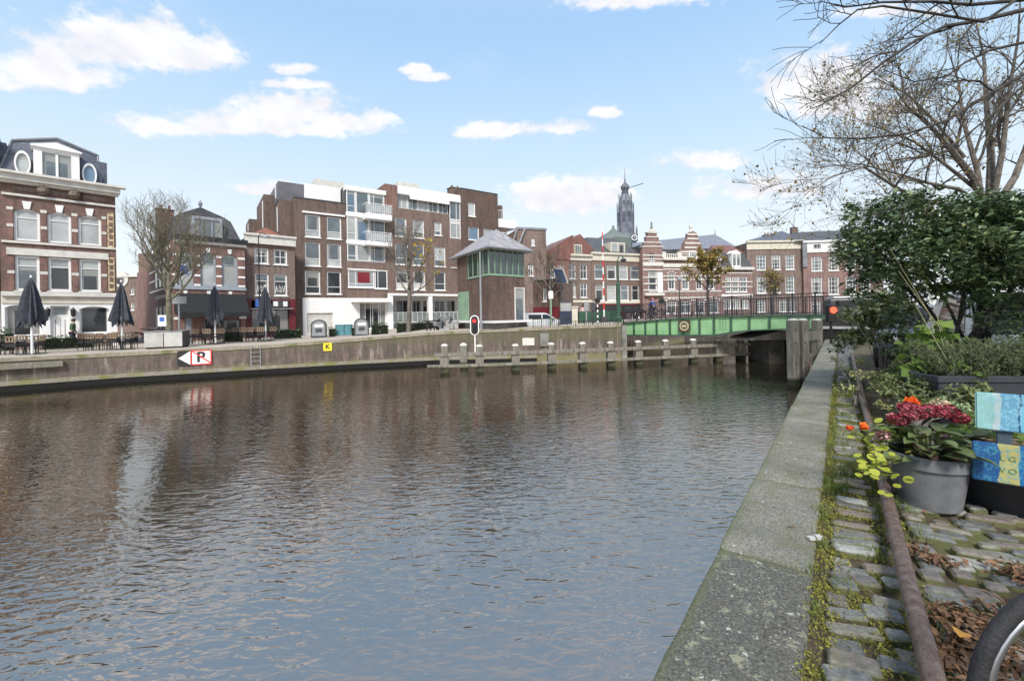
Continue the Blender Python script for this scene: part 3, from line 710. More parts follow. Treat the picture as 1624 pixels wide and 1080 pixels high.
def wallmesh(mb, u0, u1, z0, z1, holes, y=0.0, rev=.2, m=0):
    xs = sorted({u0, u1} | {min(max(h[i], u0), u1) for h in holes for i in (0, 1)})
    zs = sorted({z0, z1} | {min(max(h[i], z0), z1) for h in holes for i in (2, 3)})
    for j in range(len(zs)-1):
        run = None
        for i in range(len(xs)-1):
            cx_, cz = (xs[i]+xs[i+1])/2, (zs[j]+zs[j+1])/2
            solid = not any(h[0] < cx_ < h[1] and h[2] < cz < h[3] for h in holes) and xs[i+1]-xs[i] > 1e-5 and zs[j+1]-zs[j] > 1e-5
            if solid and run is None: run = xs[i]
            if (not solid or i == len(xs)-2) and run is not None:
                e = xs[i+1] if solid else xs[i]
                mb.quad((run,y,zs[j]),(e,y,zs[j]),(e,y,zs[j+1]),(run,y,zs[j+1]), m); run = None
    for a, b, c, d in [h[:4] for h in holes]:
        mb.quad((a,y,c),(a,y,d),(a,y+rev,d),(a,y+rev,c), m); mb.quad((b,y,d),(b,y,c),(b,y+rev,c),(b,y+rev,d), m)
        mb.quad((a,y,c),(a,y+rev,c),(b,y+rev,c),(b,y,c), m); mb.quad((a,y,d),(b,y,d),(b,y+rev,d),(a,y+rev,d), m)

def window(par, r, y=0.0, fw=.07, fm=None, pane=None, vm=(), hm=(), sill=True, arch=0.0, wall=None, depth=.14, bar=.05, sillm=None, panel=None, label=None):
    """window (frame) > pane, sill.  vm / hm: mullions as fractions; arch: rise of the arched head"""
    u0, u1, z0, z1 = r; fm = fm or WHITE; pane = pane or GL_M; yb = y + depth
    mb = MB(); w_, h_ = u1-u0, z1-z0
    mb.box(u0, u0+fw, yb-.05, yb+.04, z0, z1); mb.box(u1-fw, u1, yb-.05, yb+.04, z0, z1)
    mb.box(u0+fw, u1-fw, yb-.048, yb+.038, z0, z0+fw); mb.box(u0+fw, u1-fw, yb-.048, yb+.038, z1-fw, z1)
    for v in vm: mb.box(u0+w_*v-bar/2, u0+w_*v+bar/2, yb-.036, yb+.03, z0+fw, z1-fw)
    for h in hm: mb.box(u0+fw, u1-fw, yb-.042, yb+.034, z0+h_*h-bar/2, z0+h_*h+bar/2)
    f = mb.obj('window', fm, par, label=label)
    if not isinstance(pane, (list, tuple)):
        MB().box(u0+fw*.5, u1-fw*.5, yb+.0, yb+.02, z0+fw*.5, z1-fw*.5).obj('pane', pane, f)
    else:
        hs = [0]+list(hm)+[1]
        for k, pm in enumerate(pane):
            MB().box(u0+fw*.5, u1-fw*.5, yb+.0, yb+.02, z0+h_*hs[k]+.01, z0+h_*hs[k+1]-.01).obj('pane', pm, f)
    if sill: MB().box(u0-.06, u1+.06, y-.09, y+.06, z0-.09, z0-.003).obj('sill', sillm or fm, f)
    if arch and wall:
        n = 8; s = []
        # spandrels between the flat head and the arc
        rr = (w_*w_/4 + arch*arch)/(2*arch); cz = z1 - rr; cxm = (u0+u1)/2
        arc = [(cxm + rr*math.sin(t), cz + rr*math.cos(t)) for t in np.linspace(-math.asin(min(1, w_/2/rr)), math.asin(min(1, w_/2/rr)), n+1)]
        sp = MB()
        for k in range(n):
            (a0, b0), (a1, b1) = arc[k], arc[k+1]
            sp.prism([(a0,b0),(a1,b1),(a1,z1+.005),(a0,z1+.005)], y+.002, y+depth-.055)
        sp.obj('arch_infill', wall, f)
    return f

def body(par, u0, u1, z1, depth, wall, holes=(), z0=-.6, y=0.0, rev=.2, name='wall', back=True):
    mb = MB(); wallmesh(mb, u0, u1, z0, z1, holes, y, rev)
    d = y+depth
    mb.quad((u0,d,z0),(u0,y,z0),(u0,y,z1),(u0,d,z1)); mb.quad((u1,y,z0),(u1,d,z0),(u1,d,z1),(u1,y,z1))
    mb.quad((u1,d,z0),(u0,d,z0),(u0,d,z1),(u1,d,z1)); mb.quad((u0,y,z1),(u1,y,z1),(u1,d,z1),(u0,d,z1))
    # dark room floor slabs behind the openings are not needed: panes are closed
    return mb.obj(name, wall, par)
def band(par, name, F, x0, y0a, y0b, x1, y1a, y1b, m, proud=.06, thick=None, y=0.0, extra=0.0):
    """horizontal moulding from pixel rows (top, bottom) at its two ends; level, so heights are averaged"""
    u0, u1 = F.u(x0, (y0a+y0b)/2)-extra, F.u(x1, (y1a+y1b)/2)+extra
    zt = (F.z(x0, y0a)+F.z(x1, y1a))/2; zb = (F.z(x0, y0b)+F.z(x1, y1b))/2
    return MB().box(u0, u1, y-proud, y+(thick or .02), zb, zt).obj(name, m, par), (u0, u1, zb, zt)
def gable_roof(par, u0, u1, y0, y1, zb, zt, m, hip=0.0, name='roof', ov=.2):
    """ridge parallel to the facade"""
    mb = MB(); ym = (y0+y1)/2; a, b = u0-ov, u1+ov
    mb.quad((a,y0-ov,zb),(b,y0-ov,zb),(b-hip,ym,zt),(a+hip,ym,zt)); mb.quad((b,y1+ov,zb),(a,y1+ov,zb),(a+hip,ym,zt),(b-hip,ym,zt))
    mb.poly([(a,y1+ov,zb),(a,y0-ov,zb),(a+hip,ym,zt)]); mb.poly([(b,y0-ov,zb),(b,y1+ov,zb),(b-hip,ym,zt)])
    mb.quad((a,y0-ov,zb),(a,y1+ov,zb),(b,y1+ov,zb),(b,y0-ov,zb))
    return mb.obj(name, m, par)
def chimney(par, u, y, z, w, h, m, pots=2):
    mb = MB().box(u-w/2, u+w/2, y-w*.35, y+w*.35, z, z+h); mb.box(u-w/2-.05, u+w/2+.05, y-w*.35-.05, y+w*.35+.05, z+h, z+h+.1)
    for k in range(pots): mb.tube([(u+(k-(pots-1)/2)*w/max(1,pots), y, z+h+.1), (u+(k-(pots-1)/2)*w/max(1,pots), y, z+h+.45)], .1, 8)
    return mb.obj('chimney', m, par)

# ================= 1. tall mansard house at the left
K1 = 39300.
def Y1(px): return K1/(1500-px)
F = Fac(2, Y1(2), 186, Y1(186), 1.45)
H = F.root('town_house', 'tall brick corner house with slate mansard roof and two oval windows', 'house')
win2 = [(22,331,63.5,381),(75.5,337,113,386.5),(124,343,160.7,390)]
win1 = [(24,405,63,460),(76.7,409,113,461.7),(126,412.5,160,463)]
shop = [(8,483,66,536),(80,485,111,549),(126,486,173,531)]
h2 = [F.rect(*w) for w in win2]; h1 = [F.rect(*w) for w in win1]; h0 = [F.rect(*w) for w in shop]
zc2 = np.mean([[r[2], r[3]] for r in h2], 0); zc1 = np.mean([[r[2], r[3]] for r in h1], 0)
h2 = [(r[0], r[1], zc2[0], zc2[1]) for r in h2]; h1 = [(r[0], r[1], zc1[0], zc1[1]) for r in h1]
zcor = F.z(95, 290)
zshop = F.z(95, 464)
body(H, 0, F.L, zcor, 9, B_dark, h2+h1, z0=zshop)
h0 = [(h0[0][0], h0[0][1], .75, h0[0][3]), (h0[1][0], h0[1][1], .0, h0[1][3]), (h0[2][0], h0[2][1], .8, h0[2][3])]
body(H, 0, F.L, zshop, 9, WHITE, h0, y=-.05, rev=.3, name='shop_front')
MB().box(-.05, h0[1][0]-.15, -.09, -.052, -.3, .42).obj('plinth', B_warm, H); MB().box(h0[2][0]-.1, h0[2][1]+.1, -.09, -.052, -.3, .72).obj('plinth', B_warm, H)
for k, r in enumerate(h2): window(H, r, pane=GL_C, hm=(.72,), arch=.22, wall=B_dark, fw=.12, sill=False)
for k, r in enumerate(h1): window(H, r, pane=[GL_D if k else GL_M, GL_C], hm=(.71,), fw=.12, sill=True, sillm=OFFW)
window(H, h0[0], y=-.05, pane=GL_D, fw=.09, depth=.25, arch=.18, wall=WHITE, sill=False)
window(H, h0[2], y=-.05, pane=GL_D, fw=.09, depth=.25, arch=.18, wall=WHITE, sill=False)
d0 = h0[1]; dz = d0[3]*.74
window(H, (d0[0], d0[1], dz+.02, d0[3]), y=-.05, pane=GL_M, depth=.25, sill=False)
dm = MB(); um = (d0[0]+d0[1])/2
for a, b in ((d0[0], um), (um, d0[1])):
    dm.box(a+.01, a+.2, .1, .17, 0, dz); dm.box(b-.2, b-.01, .1, .17, 0, dz); dm.box(a+.2, b-.2, .1, .17, 0, .3); dm.box(a+.2, b-.2, .1, .17, dz-.2, dz)
dd = dm.obj('door', WHITE, H); MB().box(d0[0]+.2, d0[1]-.2, .13, .15, .3, dz-.2).obj('pane', GL_D, dd)
for px in (76, 115.8):
    u, z = F.at(px, 496); ln = MB().lathe([(.03,-.28),(.1,-.2),(.13,.18),(.02,.34)], 8, (u,-.2,z)); ln.box(u-.02,u+.02,-.2,-.05,z+.1,z+.14); ln.obj('wall_lantern', BLACK, H)
# mouldings
b_, br = band(H, 'cornice', F, 2, 276, 284, 186, 300.5, 310, OFFW, .55, extra=.12)
MB().box(-.1, F.L+.5, -.75, -.3, br[3]-.02, br[3]+.12).obj('gutter', OFFW, H)
MB().box(-.05, F.L+.15, -.3, .02, br[2]-.16, br[2]-.003).obj('cornice_moulding', OFFW, H)
_, b2 = band(H, 'string_course', F, 2, 303.5, 306.5, 184, 328, 331.5, OFFW, .12)
fz = MB()
for k in range(3):
    a = .5+k*(F.L-.6)/3; fz.box(a, a+(F.L-1.8)/3, -.05, .0, b2[3]+.2, br[2]-.3)
fz.obj('frieze_panel', B_warm, H)
for x0, x1 in ((62,76),(111,124)):
    u0, u1 = F.u(x0, 300), F.u(x1, 305); m_ = MB().box(u0, u1, -.2, 0, b2[3]+.1, br[2]-.16); m_.lathe([(.05,-.3),(.28,-.1),(.3,.1),(.05,.3)], 10, ((u0+u1)/2, -.22, (b2[3]+br[2])/2)); m_.obj('cornice_bracket', mat('carved_stone_brown', (.2,.16,.13), .8, .5, 12, bump=.6), H)
band(H, 'string_course', F, 2, 379.5, 383, 184, 394.5, 397.5, OFFW, .1)
band(H, 'stone_band', F, 10, 391.5, 402, 172, 403, 413.5, OFFW, .07)
_, bs = band(H, 'shop_cornice', F, 2, 463, 469, 185, 467, 472, OFFW, .3)
band(H, 'shop_fascia', F, 2, 470, 480, 185, 473, 482, CREAM, .12)
piers = []
for hs, zz in ((h2, (.0, .42)), (h1, (.55,))):
    es = [0.25] + [x for r in hs for x in (r[0], r[1])] + [F.L-.45]
    for k in range(0, len(es), 2):
        a, b = es[k], es[k+1]
        if b-a < .1: continue
        MB().box(a+.04, b-.04, -.02, .01, hs[0][2], hs[0][3]-.1).obj('brick_pier', B_red, H)
        st = MB()
        for q in ((.45, .97) if hs is h2 else (.52,)):
            z = hs[0][2] + (hs[0][3]-hs[0][2])*q; st.box(a+.02, b-.02, -.045, .012, z-.09, z+.09)
        st.obj('stone_block', OFFW, H)
    if hs is h2:
        for r in hs: MB().prism([((r[0]+r[1])/2-.12, r[3]-.02), ((r[0]+r[1])/2+.12, r[3]-.02), ((r[0]+r[1])/2+.2, r[3]+.45), ((r[0]+r[1])/2-.2, r[3]+.45)], -.06, .01).obj('keystone', WHITE, H)
for za, zb in ((zshop+.15, h1[0][3]+.2), (h2[0][2]-.1, h2[0][3]+.3)):
    q = MB().box(F.L-.42, F.L-.1, -.05, .01, za, zb); q.obj('corner_strip', STONEY, H)
    q = MB()
    z = za+.2
    while z < zb-.3: q.box(F.L-.36, F.L-.16, -.065, -.04, z, z+.28); z += .42
    q.obj('corner_strip_panel', B_dark, H)
# mansard
yo = .5; zr0 = br[3]+.1
pt = [F.at(x, y, yo+.6) for x, y in ((17.8,218),(84,217),(155.5,248))]
zk = (pt[0][1]+pt[2][1])/2; ul = pt[0][0]; ur = pt[2][0]; upk = (ul+ur)/2; zp_ = pt[1][1]
rf = MB()
A = [(ul-.55,yo,zr0),(ur+.1,yo,zr0),(ur,yo+.9,zk),(upk,yo+.9,zp_),(ul,yo+.9,zk)]
rf.poly(A); Bk = [(p[0], 8.5, p[2]) for p in A]; rf.poly(Bk[::-1])
for i in range(5): j = (i+1) % 5; rf.quad(A[j], A[i], Bk[i], Bk[j])
u_e, z_e = F.at(173, 258, yo); rf.box(ur-.3, F.L-.35, yo+.25, 8.2, zr0-.1, z_e)
rf.box(-3.2, ul-.2, yo+.45, 8.2, zr0-.1, zk-.35)
rf.obj('mansard_roof', SLATE, H)
ed = MB(); ed.tube([(ul,yo+.87,zk),(upk,yo+.87,zp_),(ur,yo+.87,zk)], .09, 6); ed.tube([(ul-.55,yo,zr0),(ul,yo+.87,zk)], .06, 6); ed.tube([(ur+.1,yo,zr0),(ur,yo+.87,zk)], .06, 6); ed.obj('roof_edge', ZINC, H)
dr = F.rect(53, 228, 126, 285, yo-.3); op = F.rect(67, 243, 113, 283, yo-.3)
yd = yo-.35; zt = op[3]+.12
op = (op[0], op[1], zr0+.05, op[3])
D_ = MB(); D_.box(dr[0], op[0], yd, yo+2.5, zr0, zt+.05); D_.box(op[1], dr[1], yd, yo+2.5, zr0, zt+.05); D_.box(op[0], op[1], yd, yo+2.5, op[3], zt+.05)
D_.box(dr[0]-.12, dr[1]+.12, yd-.15, yo+2.4, zt+.05, zt+.15); mid = (dr[0]+dr[1])/2
D_.prism([(dr[0]-.12, zt+.15),(dr[1]+.12, zt+.15),(mid, zt+.5)], yd-.1, yo+2.4)
dor = D_.obj('dormer', WHITE, H)
MB().box(op[0], op[1], yd+.12, yd+.14, op[2], op[3]).obj('pane', GL_M, dor); MB().box((op[0]+op[1])/2-.06, (op[0]+op[1])/2+.06, yd+.05, yd+.11, op[2], op[3]).box(op[0],op[1],yd+.05,yd+.11,op[3]-.08,op[3]).obj('mullion', WHITE, dor)
for cx_, cy_, rx, ry, gm in ((35.6,259,12.6,19,GL_C),(142,277,11.2,17.2,GL_B)):
    u, z = F.at(cx_, cy_, yo-.1); ru = F.u(cx_+rx, cy_, yo)-F.u(cx_, cy_, yo); rz = F.z(cx_, cy_-ry, yo)-F.z(cx_, cy_, yo)
    fr = MB(); pn = MB(); n = 28
    an = [2*math.pi*k/n for k in range(n)]
    for k in range(n):
        a, b = an[k], an[(k+1) % n]
        q = lambda t, s: (u+math.cos(t)*(ru*s), z+math.sin(t)*(rz*s))
        fr.prism([q(a,.82), q(b,.82), q(b,1.04), q(a,1.04)][::-1], yo-.12, yo+.95)
    pn.prism([(u+math.cos(t)*ru*.86, z+math.sin(t)*rz*.86) for t in an], yo-.02, yo+.4)
    ov = fr.obj('oval_window', WHITE, H); pn.obj('pane', gm, ov)
FH1 = F
# neighbour beyond the left edge
F = Fac(-150, Y1(-150), 0.5, Y1(0.5), 1.45)
H = F.root('town_house', 'brick house cut by the left picture edge with a yellow trimmed corner', 'house')
body(H, 0, F.L, zcor-.25, 9, B_dark, []); MB().box(F.L-.5, F.L-.1, -.07, .01, 4.2, zcor-1).obj('corner_strip', STONEY, H)
MB().box(-.1, F.L, -.4, .02, zcor-.4, zcor).obj('cornice', OFFW, H)
body(H, 0, F.L, 3.4, 1, WHITE, [], y=-.06, name='shop_front'); MB().box(0, F.L, .4, 8.2, zcor-.2, zcor+2.6).obj('roof', SLATE, H)

# ================= 2. corner pub with slate roof
K2 = 33.*(1480-275)
def Y2(px): return K2/(1480-px)
F = Fac(275, Y2(275), 390, Y2(390), 1.45)
H = F.root('corner_pub', 'striped brick corner pub with black awning and grey slate attic', 'pub')
ww = [(280,397,306.5,452),(318,401,342.5,453.5),(352,403.5,377,455.5)]
hh = [F.rect(*w) for w in ww]; zz = np.mean([[r[2], r[3]] for r in hh], 0); hh = [(r[0], r[1], zz[0], zz[1]) for r in hh]
zt = F.z(332, 386)
gh = [F.rect(293,504,305,546), F.rect(322,507,352,528), F.rect(354,507,382,528)]; gh = [(gh[0][0],gh[0][1],0,gh[0][3]),(gh[1][0],gh[1][1],.8,gh[1][3]),(gh[2][0],gh[2][1],.8,gh[2][3])]
body(H, 0, F.L, zt, .4, B_red, hh+gh)
for k, r in enumerate(hh):
    f = window(H, r, pane=[GL_C, GL_M], hm=(.66,), fm=GREYP, arch=.42, wall=B_red, fw=.1, sillm=GREYP)
    a, b = (r[0]+r[1])/2, r[3]
    MB().prism([(a-.1,b),(a+.1,b),(a+.15,b+.36),(a-.15,b+.36)], -.05, .01).obj('keystone', WHITE, H)
    MB().prism([(a-.09,zz[0]-.75),(a+.09,zz[0]-.75),(a+.13,zz[0]-.4),(a-.13,zz[0]-.4)], -.05, .01).obj('keystone', WHITE, H)
r = hh[0]; MB().box(r[0]+.25, r[1]-.35, .08, .1, r[2]+.9, r[2]+1.5).obj('window_poster', BLUE, H)
es = [.0]+[x for r in hh for x in (r[0], r[1])]+[F.L]
for k in range(0, 8, 2):
    st = MB(); a, b = es[k]+.02, es[k+1]-.02
    if b-a > .15:
        for q in (.02, .3, .6, .88): z = zz[0]+(zz[1]-zz[0])*q; st.box(a, b, -.04, .01, z-.08, z+.08)
        st.obj('stone_block', WHITE, H)
band(H, 'sill_band', F, 275, 453, 457.5, 390, 457.5, 462, GREYP, .1)
band(H, 'dentil_band', F, 275, 380.5, 385, 390, 388, 392, WHITE, .1)
band(H, 'gutter', F, 272, 371.5, 379, 391, 382, 388, BLACK, .35)
window(H, gh[1], pane=GL_D, fm=DKGREY); window(H, gh[2], pane=GL_D, fm=DKGREY); MB().box(gh[0][0], gh[0][1], .1, .15, 0, gh[0][3]).obj('door', GREYP, H)
a0 = F.rect(276, 466, 389, 505)
aw = MB(); n = 14
for k in range(n):
    u0 = a0[0]+(a0[1]-a0[0])*k/n; u1 = a0[0]+(a0[1]-a0[0])*(k+1)/n
    aw.poly([(u0,-.05,a0[3]),(u0,-1.2,a0[2]+.45),(u1,-1.2,a0[2]+.45),(u1,-.05,a0[3])][::-1]); aw.poly([(u0,-1.2,a0[2]+.45),(u0,-1.22,a0[2]+.12),(u1,-1.22,a0[2]+.12),(u1,-1.2,a0[2]+.45)][::-1])
    if k % 2: aw.poly([(u0,-1.22,a0[2]+.12),(u1,-1.22,a0[2]+.12),((u0+u1)/2,-1.22,a0[2]+.05)])
aw.poly([(a0[0],-.05,a0[3]),(a0[0],-.05,a0[2]+.45),(a0[0],-1.2,a0[2]+.45)]); aw.obj('awning', AWN, H)
for x in (F.u(338,500), F.u(385,505), .1): MB().box(x-.25 if x > .3 else .02, x+.25, -.05, .0, 1.6, 1.8).obj('stone_block', WHITE, H)
# side wall: runs away to the left behind the front corner
sdir_w = Vector((P(218, 500, 47).x, 47, 0)) - Vector((F.A.x, F.A.y, 0)); sL = sdir_w.length; sd_ = sdir_w.normalized()
srot = math.atan2(-sd_.y, -sd_.x) - F.rot
Ms = Matrix.Translation(Vector((0,0,0))) @ Matrix.Rotation(srot, 4, 'Z')
sm = MB(); 
def sbox(mb, a, b, y0, y1, z0, z1): mb.box(-b, -a, y0, y1, z0, z1, M=Ms)
sbox(sm, 0.02, sL*.55, 0, .3, -.6, zt); sbox(sm, sL*.55, sL, .02, .3, -.6, zt-.9); sm.obj('side_wall', B_red, H)
sb = MB()
for z in (zz[0]-.15, zz[0]+.75, zz[0]+1.6): sbox(sb, .02, sL*.55, -.05, .0, z, z+.14)
for k in range(9): 
    for z in (zz[0]-.85,): sbox(sb, .5+k*.85, .7+k*.85, -.05, .0, z, z+.3)
    sbox(sb, .7+k*1.3, .9+k*1.3, -.05, .0, zz[1]+.2, zz[1]+.45)
sb.obj('stone_band', WHITE, H)
for k in range(4):
    a = 1.1+k*1.9; wv = MB(); sbox(wv, a, a+.95, -.02, .02, zz[0]+.1, zz[1]-.2); w_ = wv.obj('window', GREYP, H); wp = MB(); sbox(wp, a+.1, a+.85, -.035, -.022, zz[0]+.2, zz[1]-.3); wp.obj('pane', GL_D, w_)
    wv = MB(); sbox(wv, a, a+1.1, -.02, .02, .9, 2.7); wv.obj('shutter', BLACK, H)
# roof
pr = [F.at(x, y, 1.0) for x, y in ((274,374),(281,340),(318,328.5),(355,345),(366,350),(389,381))]
zr = zt+.15
prof = [(.05,zr),(F.L-.05,zr),(pr[4][0],pr[4][1]-.1),(pr[3][0],pr[3][1]),(pr[2][0],pr[2][1]),(pr[1][0],pr[1][1])]
rm = MB(); d0_, d1_ = .25, 9
fr_ = [(p[0], d0_ if p[1] <= zr+.01 else d0_+.8, p[1]) for p in prof]; bk_ = [(p[0]-d1_*.0, d1_, p[1]) for p in prof]
rm.poly(fr_); rm.poly(bk_[::-1])
for i in range(6): j = (i+1) % 6; rm.quad(fr_[j], fr_[i], bk_[i], bk_[j])
rm.obj('mansard_roof', SLATE_D, H)
dr = F.rect(304, 345, 352, 375, .2); dm = MB(); dm.box(dr[0], dr[1], .1, 3, dr[3]-.2, dr[3]); dm.box(dr[0], dr[0]+.16, .1, 3, zr, dr[3]-.2); dm.box(dr[1]-.16, dr[1], .1, 3, zr, dr[3]-.2); dm.box(dr[0]+.16, dr[1]-.16, .1, 3, zr, zr+.15)
dor = dm.obj('dormer', GREYP, H); MB().box(dr[0]+.16, dr[1]-.16, .2, .22, zr+.15, dr[3]-.2).obj('pane', GL_M, dor); dmm = MB()
for q in (.33,.66): dmm.box(dr[0]+(dr[1]-dr[0])*q-.04, dr[0]+(dr[1]-dr[0])*q+.04, .13, .19, zr+.15, dr[3]-.2)
dmm.obj('mullion', GREYP, dor)
u, z = F.at(262, 360, 4); chimney(H, u, 4, z-1.5, 1.1, 2.8, B_dark); MB().lathe([(.04,0),(.12,.1),(.16,.3),(.06,.45),(.02,.6)], 8, (pr[2][0], d0_+.8, pr[2][1])).obj('finial', ZINC, H)

# ================= 3. small house with orange roof tiles and maroon shop
K3 = 37.2*(1600-389)
def Y3(px): return K3/(1600-px)
F = Fac(390.5, Y3(390.5), 469, Y3(469), 1.45)
H = F.root('shop_house', 'narrow brick house with maroon shop front and orange tiled roof', 'house')
up = [(403.5,393.5,426,418),(434,396,455.6,420)]; lo = [(404.6,434,426.4,468.5),(434.6,435,455.6,469)]
hu = [F.rect(*w) for w in up]; hl = [F.rect(*w) for w in lo]; zu = np.mean([[r[2],r[3]] for r in hu],0); zl = np.mean([[r[2],r[3]] for r in hl],0)
hu = [(r[0],r[1],*zu) for r in hu]; hl = [(r[0],r[1],*zl) for r in hl]
zc = F.z(430, 388); zs = F.z(430, 474.5)
body(H, 0, F.L, zc, 7, B_warm, hu+hl, z0=zs)
sh = F.rect(399, 477, 459, 528); sh = (sh[0], sh[1], .5, sh[3])
body(H, 0, F.L, zs, 7, MAROON, [sh], y=-.04, name='shop_front', rev=.35)
window(H, (sh[0], sh[1], sh[2], sh[3]-.75), y=-.04, depth=.3, pane=GL_D, fm=DKGREY, vm=(.33,.66), sill=False)
for r in hu: window(H, r, pane=GL_D, vm=(.5,), hm=(.5,), fw=.1)
for r in hl:
    f = window(H, r, pane=[GL_D, GL_M], hm=(.66,), fw=.1); zg = MB(); w_ = (r[1]-r[0]-.24)
    pts = [(0,.1),(.12,.9),(.3,.2),(.42,.95),(.55,.15),(.68,.9),(.8,.2),(.95,.9)]
    zg.tube([(r[0]+.12+w_*a, .085, r[2]+.12+b*.85) for a, b in pts], .035, 4); zg.tube([(r[0]+.2+w_*a*.8, .085, r[2]+.9-b*.7) for a, b in pts], .03, 4); zg.obj('window_ornament', WHITE, f)
sg = F.rect(431, 476.5, 457, 487.5); MB().box(sg[0], sg[1], -.16, -.045, sg[2], sg[3]).obj('shop_sign', DKGREY, H); s2 = MB(); s2.box(sg[0]+.1, sg[0]+.45, -.175, -.162, sg[2]+.1, sg[3]-.1).box(sg[1]-.45, sg[1]-.1, -.175, -.162, sg[2]+.08, sg[3]-.1); s2.obj('sign_panel', WHITE, H)
sg = F.rect(404, 475, 415, 487); MB().box(sg[0], sg[1], -.3, -.05, sg[2], sg[3]).obj('hanging_sign', BLUE, H)
MB().box(sh[0]-.2, sh[1]+.2, -.5, -.045, sh[3]-.75, sh[3]-.66).obj('canopy', MIDGREY, H)
MB().box(-.06, F.L+.04, -.28, .05, zc-.05, zc+.62).box(-.1, F.L+.08, -.4, .1, zc+.62, zc+.8).obj('cornice', OFFW, H)
up_ = F.at(421.5, 361, 3.5)
rm = MB(); a = [(-.1+.5, .3, zc+.75), (F.L-.6, .3, zc+.75), (up_[0], 3.5, up_[1])]; b = [(.4, 7.4, zc+.75), (F.L-.6, 7.4, zc+.75), (up_[0], 6.5, up_[1])]
rm.poly(a); rm.poly(b[::-1]); rm.quad(a[1], b[1], b[2], a[2]); rm.quad(b[0], a[0], a[2], b[2]); rm.obj('roof', TILE, H)

# ================= 4. apartment block
K4 = 41.2*(1800-470)
def Y4(px): return K4/(1800-px)
F = Fac(469.5, Y4(469.5), 792.5, Y4(792.5), 1.45)
H = F.root('apartment_block', 'long brown brick apartment block with white balconies and glazed bays', 'apartment block')
def avg(rs): 
    z = np.mean([[r[2], r[3]] for r in rs], 0); return [(r[0], r[1], float(z[0]), float(z[1])) for r in rs]
cA = [(483.8,508),(518.5,541.3)]
rowsA = [((341,376),(345,379.5)),((384,421.7),(388,423.6)),((429.7,466),(431.6,466.8))]
WA = []
for (a, b) in rowsA: WA += avg([F.rect(cA[0][0], a[0], cA[0][1], a[1]), F.rect(cA[1][0], b[0], cA[1][1], b[1])])
zA = (F.z(470,312)+F.z(549,324))/2; zg = F.z(540, 472.7); uA = F.u(549.6, 400); uC = F.u(612, 400); uW = F.u(714, 400); uS = F.u(732, 400)
body(H, 0, uA, zA, 11, B_flat2, WA, z0=zg, name='wall')
for k, r in enumerate(WA): window(H, r, pane=[(GL_C if k < 4 else GL_D), (GL_M if k < 4 else GL_D)], hm=(.32,), fw=.1)
MB().box(WA[0][0]-.25, WA[1][1]+.35, -.12, .02, WA[0][3]+.12, WA[0][3]+.28).obj('lintel', WHITE, H)
MB().box(-.03, uA+.02, -.04, .3, zA-.06, zA+.05).obj('roof_edge', DKGREY, H)
# ground floor white
sh_ = F.rect(487, 496.5, 528, 523); ent = F.rect(570.5, 480, 612.8, 514)
sh_ = (sh_[0], sh_[1], .05, sh_[3]); ent = (ent[0], ent[1], .35, ent[3])
u0g = F.u(480, 500); u1g = F.u(615, 500)
body(H, 0, u0g, zg, 8, B_flat2, [], name='wall')
body(H, u0g, u1g, zg, 8, WHITE, [sh_, ent], y=-.03, name='white_base', rev=.3)
sm = MB(); z = sh_[2]
while z < sh_[3]-.01: sm.box(sh_[0], sh_[1], .1, .14, z, z+.16); z += .17
sm.obj('garage_door', OFFW, H)
window(H, ent, y=-.03, pane=GL_D, vm=(.22,.42,.5,.72,.78), fw=.08, depth=.25)
MB().box(F.u(556,480), F.u(618,480), -1.0, -.04, ent[3]+.02, ent[3]+.2).obj('canopy', WHITE, H)
# penthouse and side slab
yP = 1.6
r = F.rect(456, 291, 483, 320, yP); zP = (F.z(456,290,yP)+F.z(548,302,yP))/2
MB().box(-1.1, uA+.3, yP, 10, zA-.05, zP).obj('penthouse', mat('zinc_cladding_dark', (.12,.115,.13), .6, .2, 1), H)
bp = MB()
for (a, b) in ((295.5,305.5),(309,318)):
    q = F.rect(482.5, a, 545, b+2, yP-.05); bp.box(q[0], uA-.1, yP-.1, yP-.003, q[2]-.1, q[3])
bp.obj('fascia', WHITE, H)
MB().box(F.u(500,290,4), F.u(545,290,4), 4, 7, zP, F.z(520,286,4)).obj('roof_box', OFFW, H)
# side of the block seen to the left: steps back in height
sg = MB(); sg.box(-1.1, 0, 0.9, 11, -.5, zA-.2); sg.box(-2.0, -1.1, 4.5, 11, -.5, zP-.7); sg.box(-3.0, -2.0, 8, 12, -.5, zP-2.6); sg.obj('side_wall', B_flat2, H)
sw = MB(); sw.box(-1.13, -1.1, 2.2, 2.6, zA-3, zA-.6); sw.box(-1.14, -1.1, 3.0, 3.4, zA+.4, zP-.1); sw.box(-2.03,-2.0,5.2,5.7,zA-2.2,zP-1.2); sw.box(-3.03,-3,8.8,9.2,zA-2,zP-3); sw.obj('window_strip', WHITE, H)
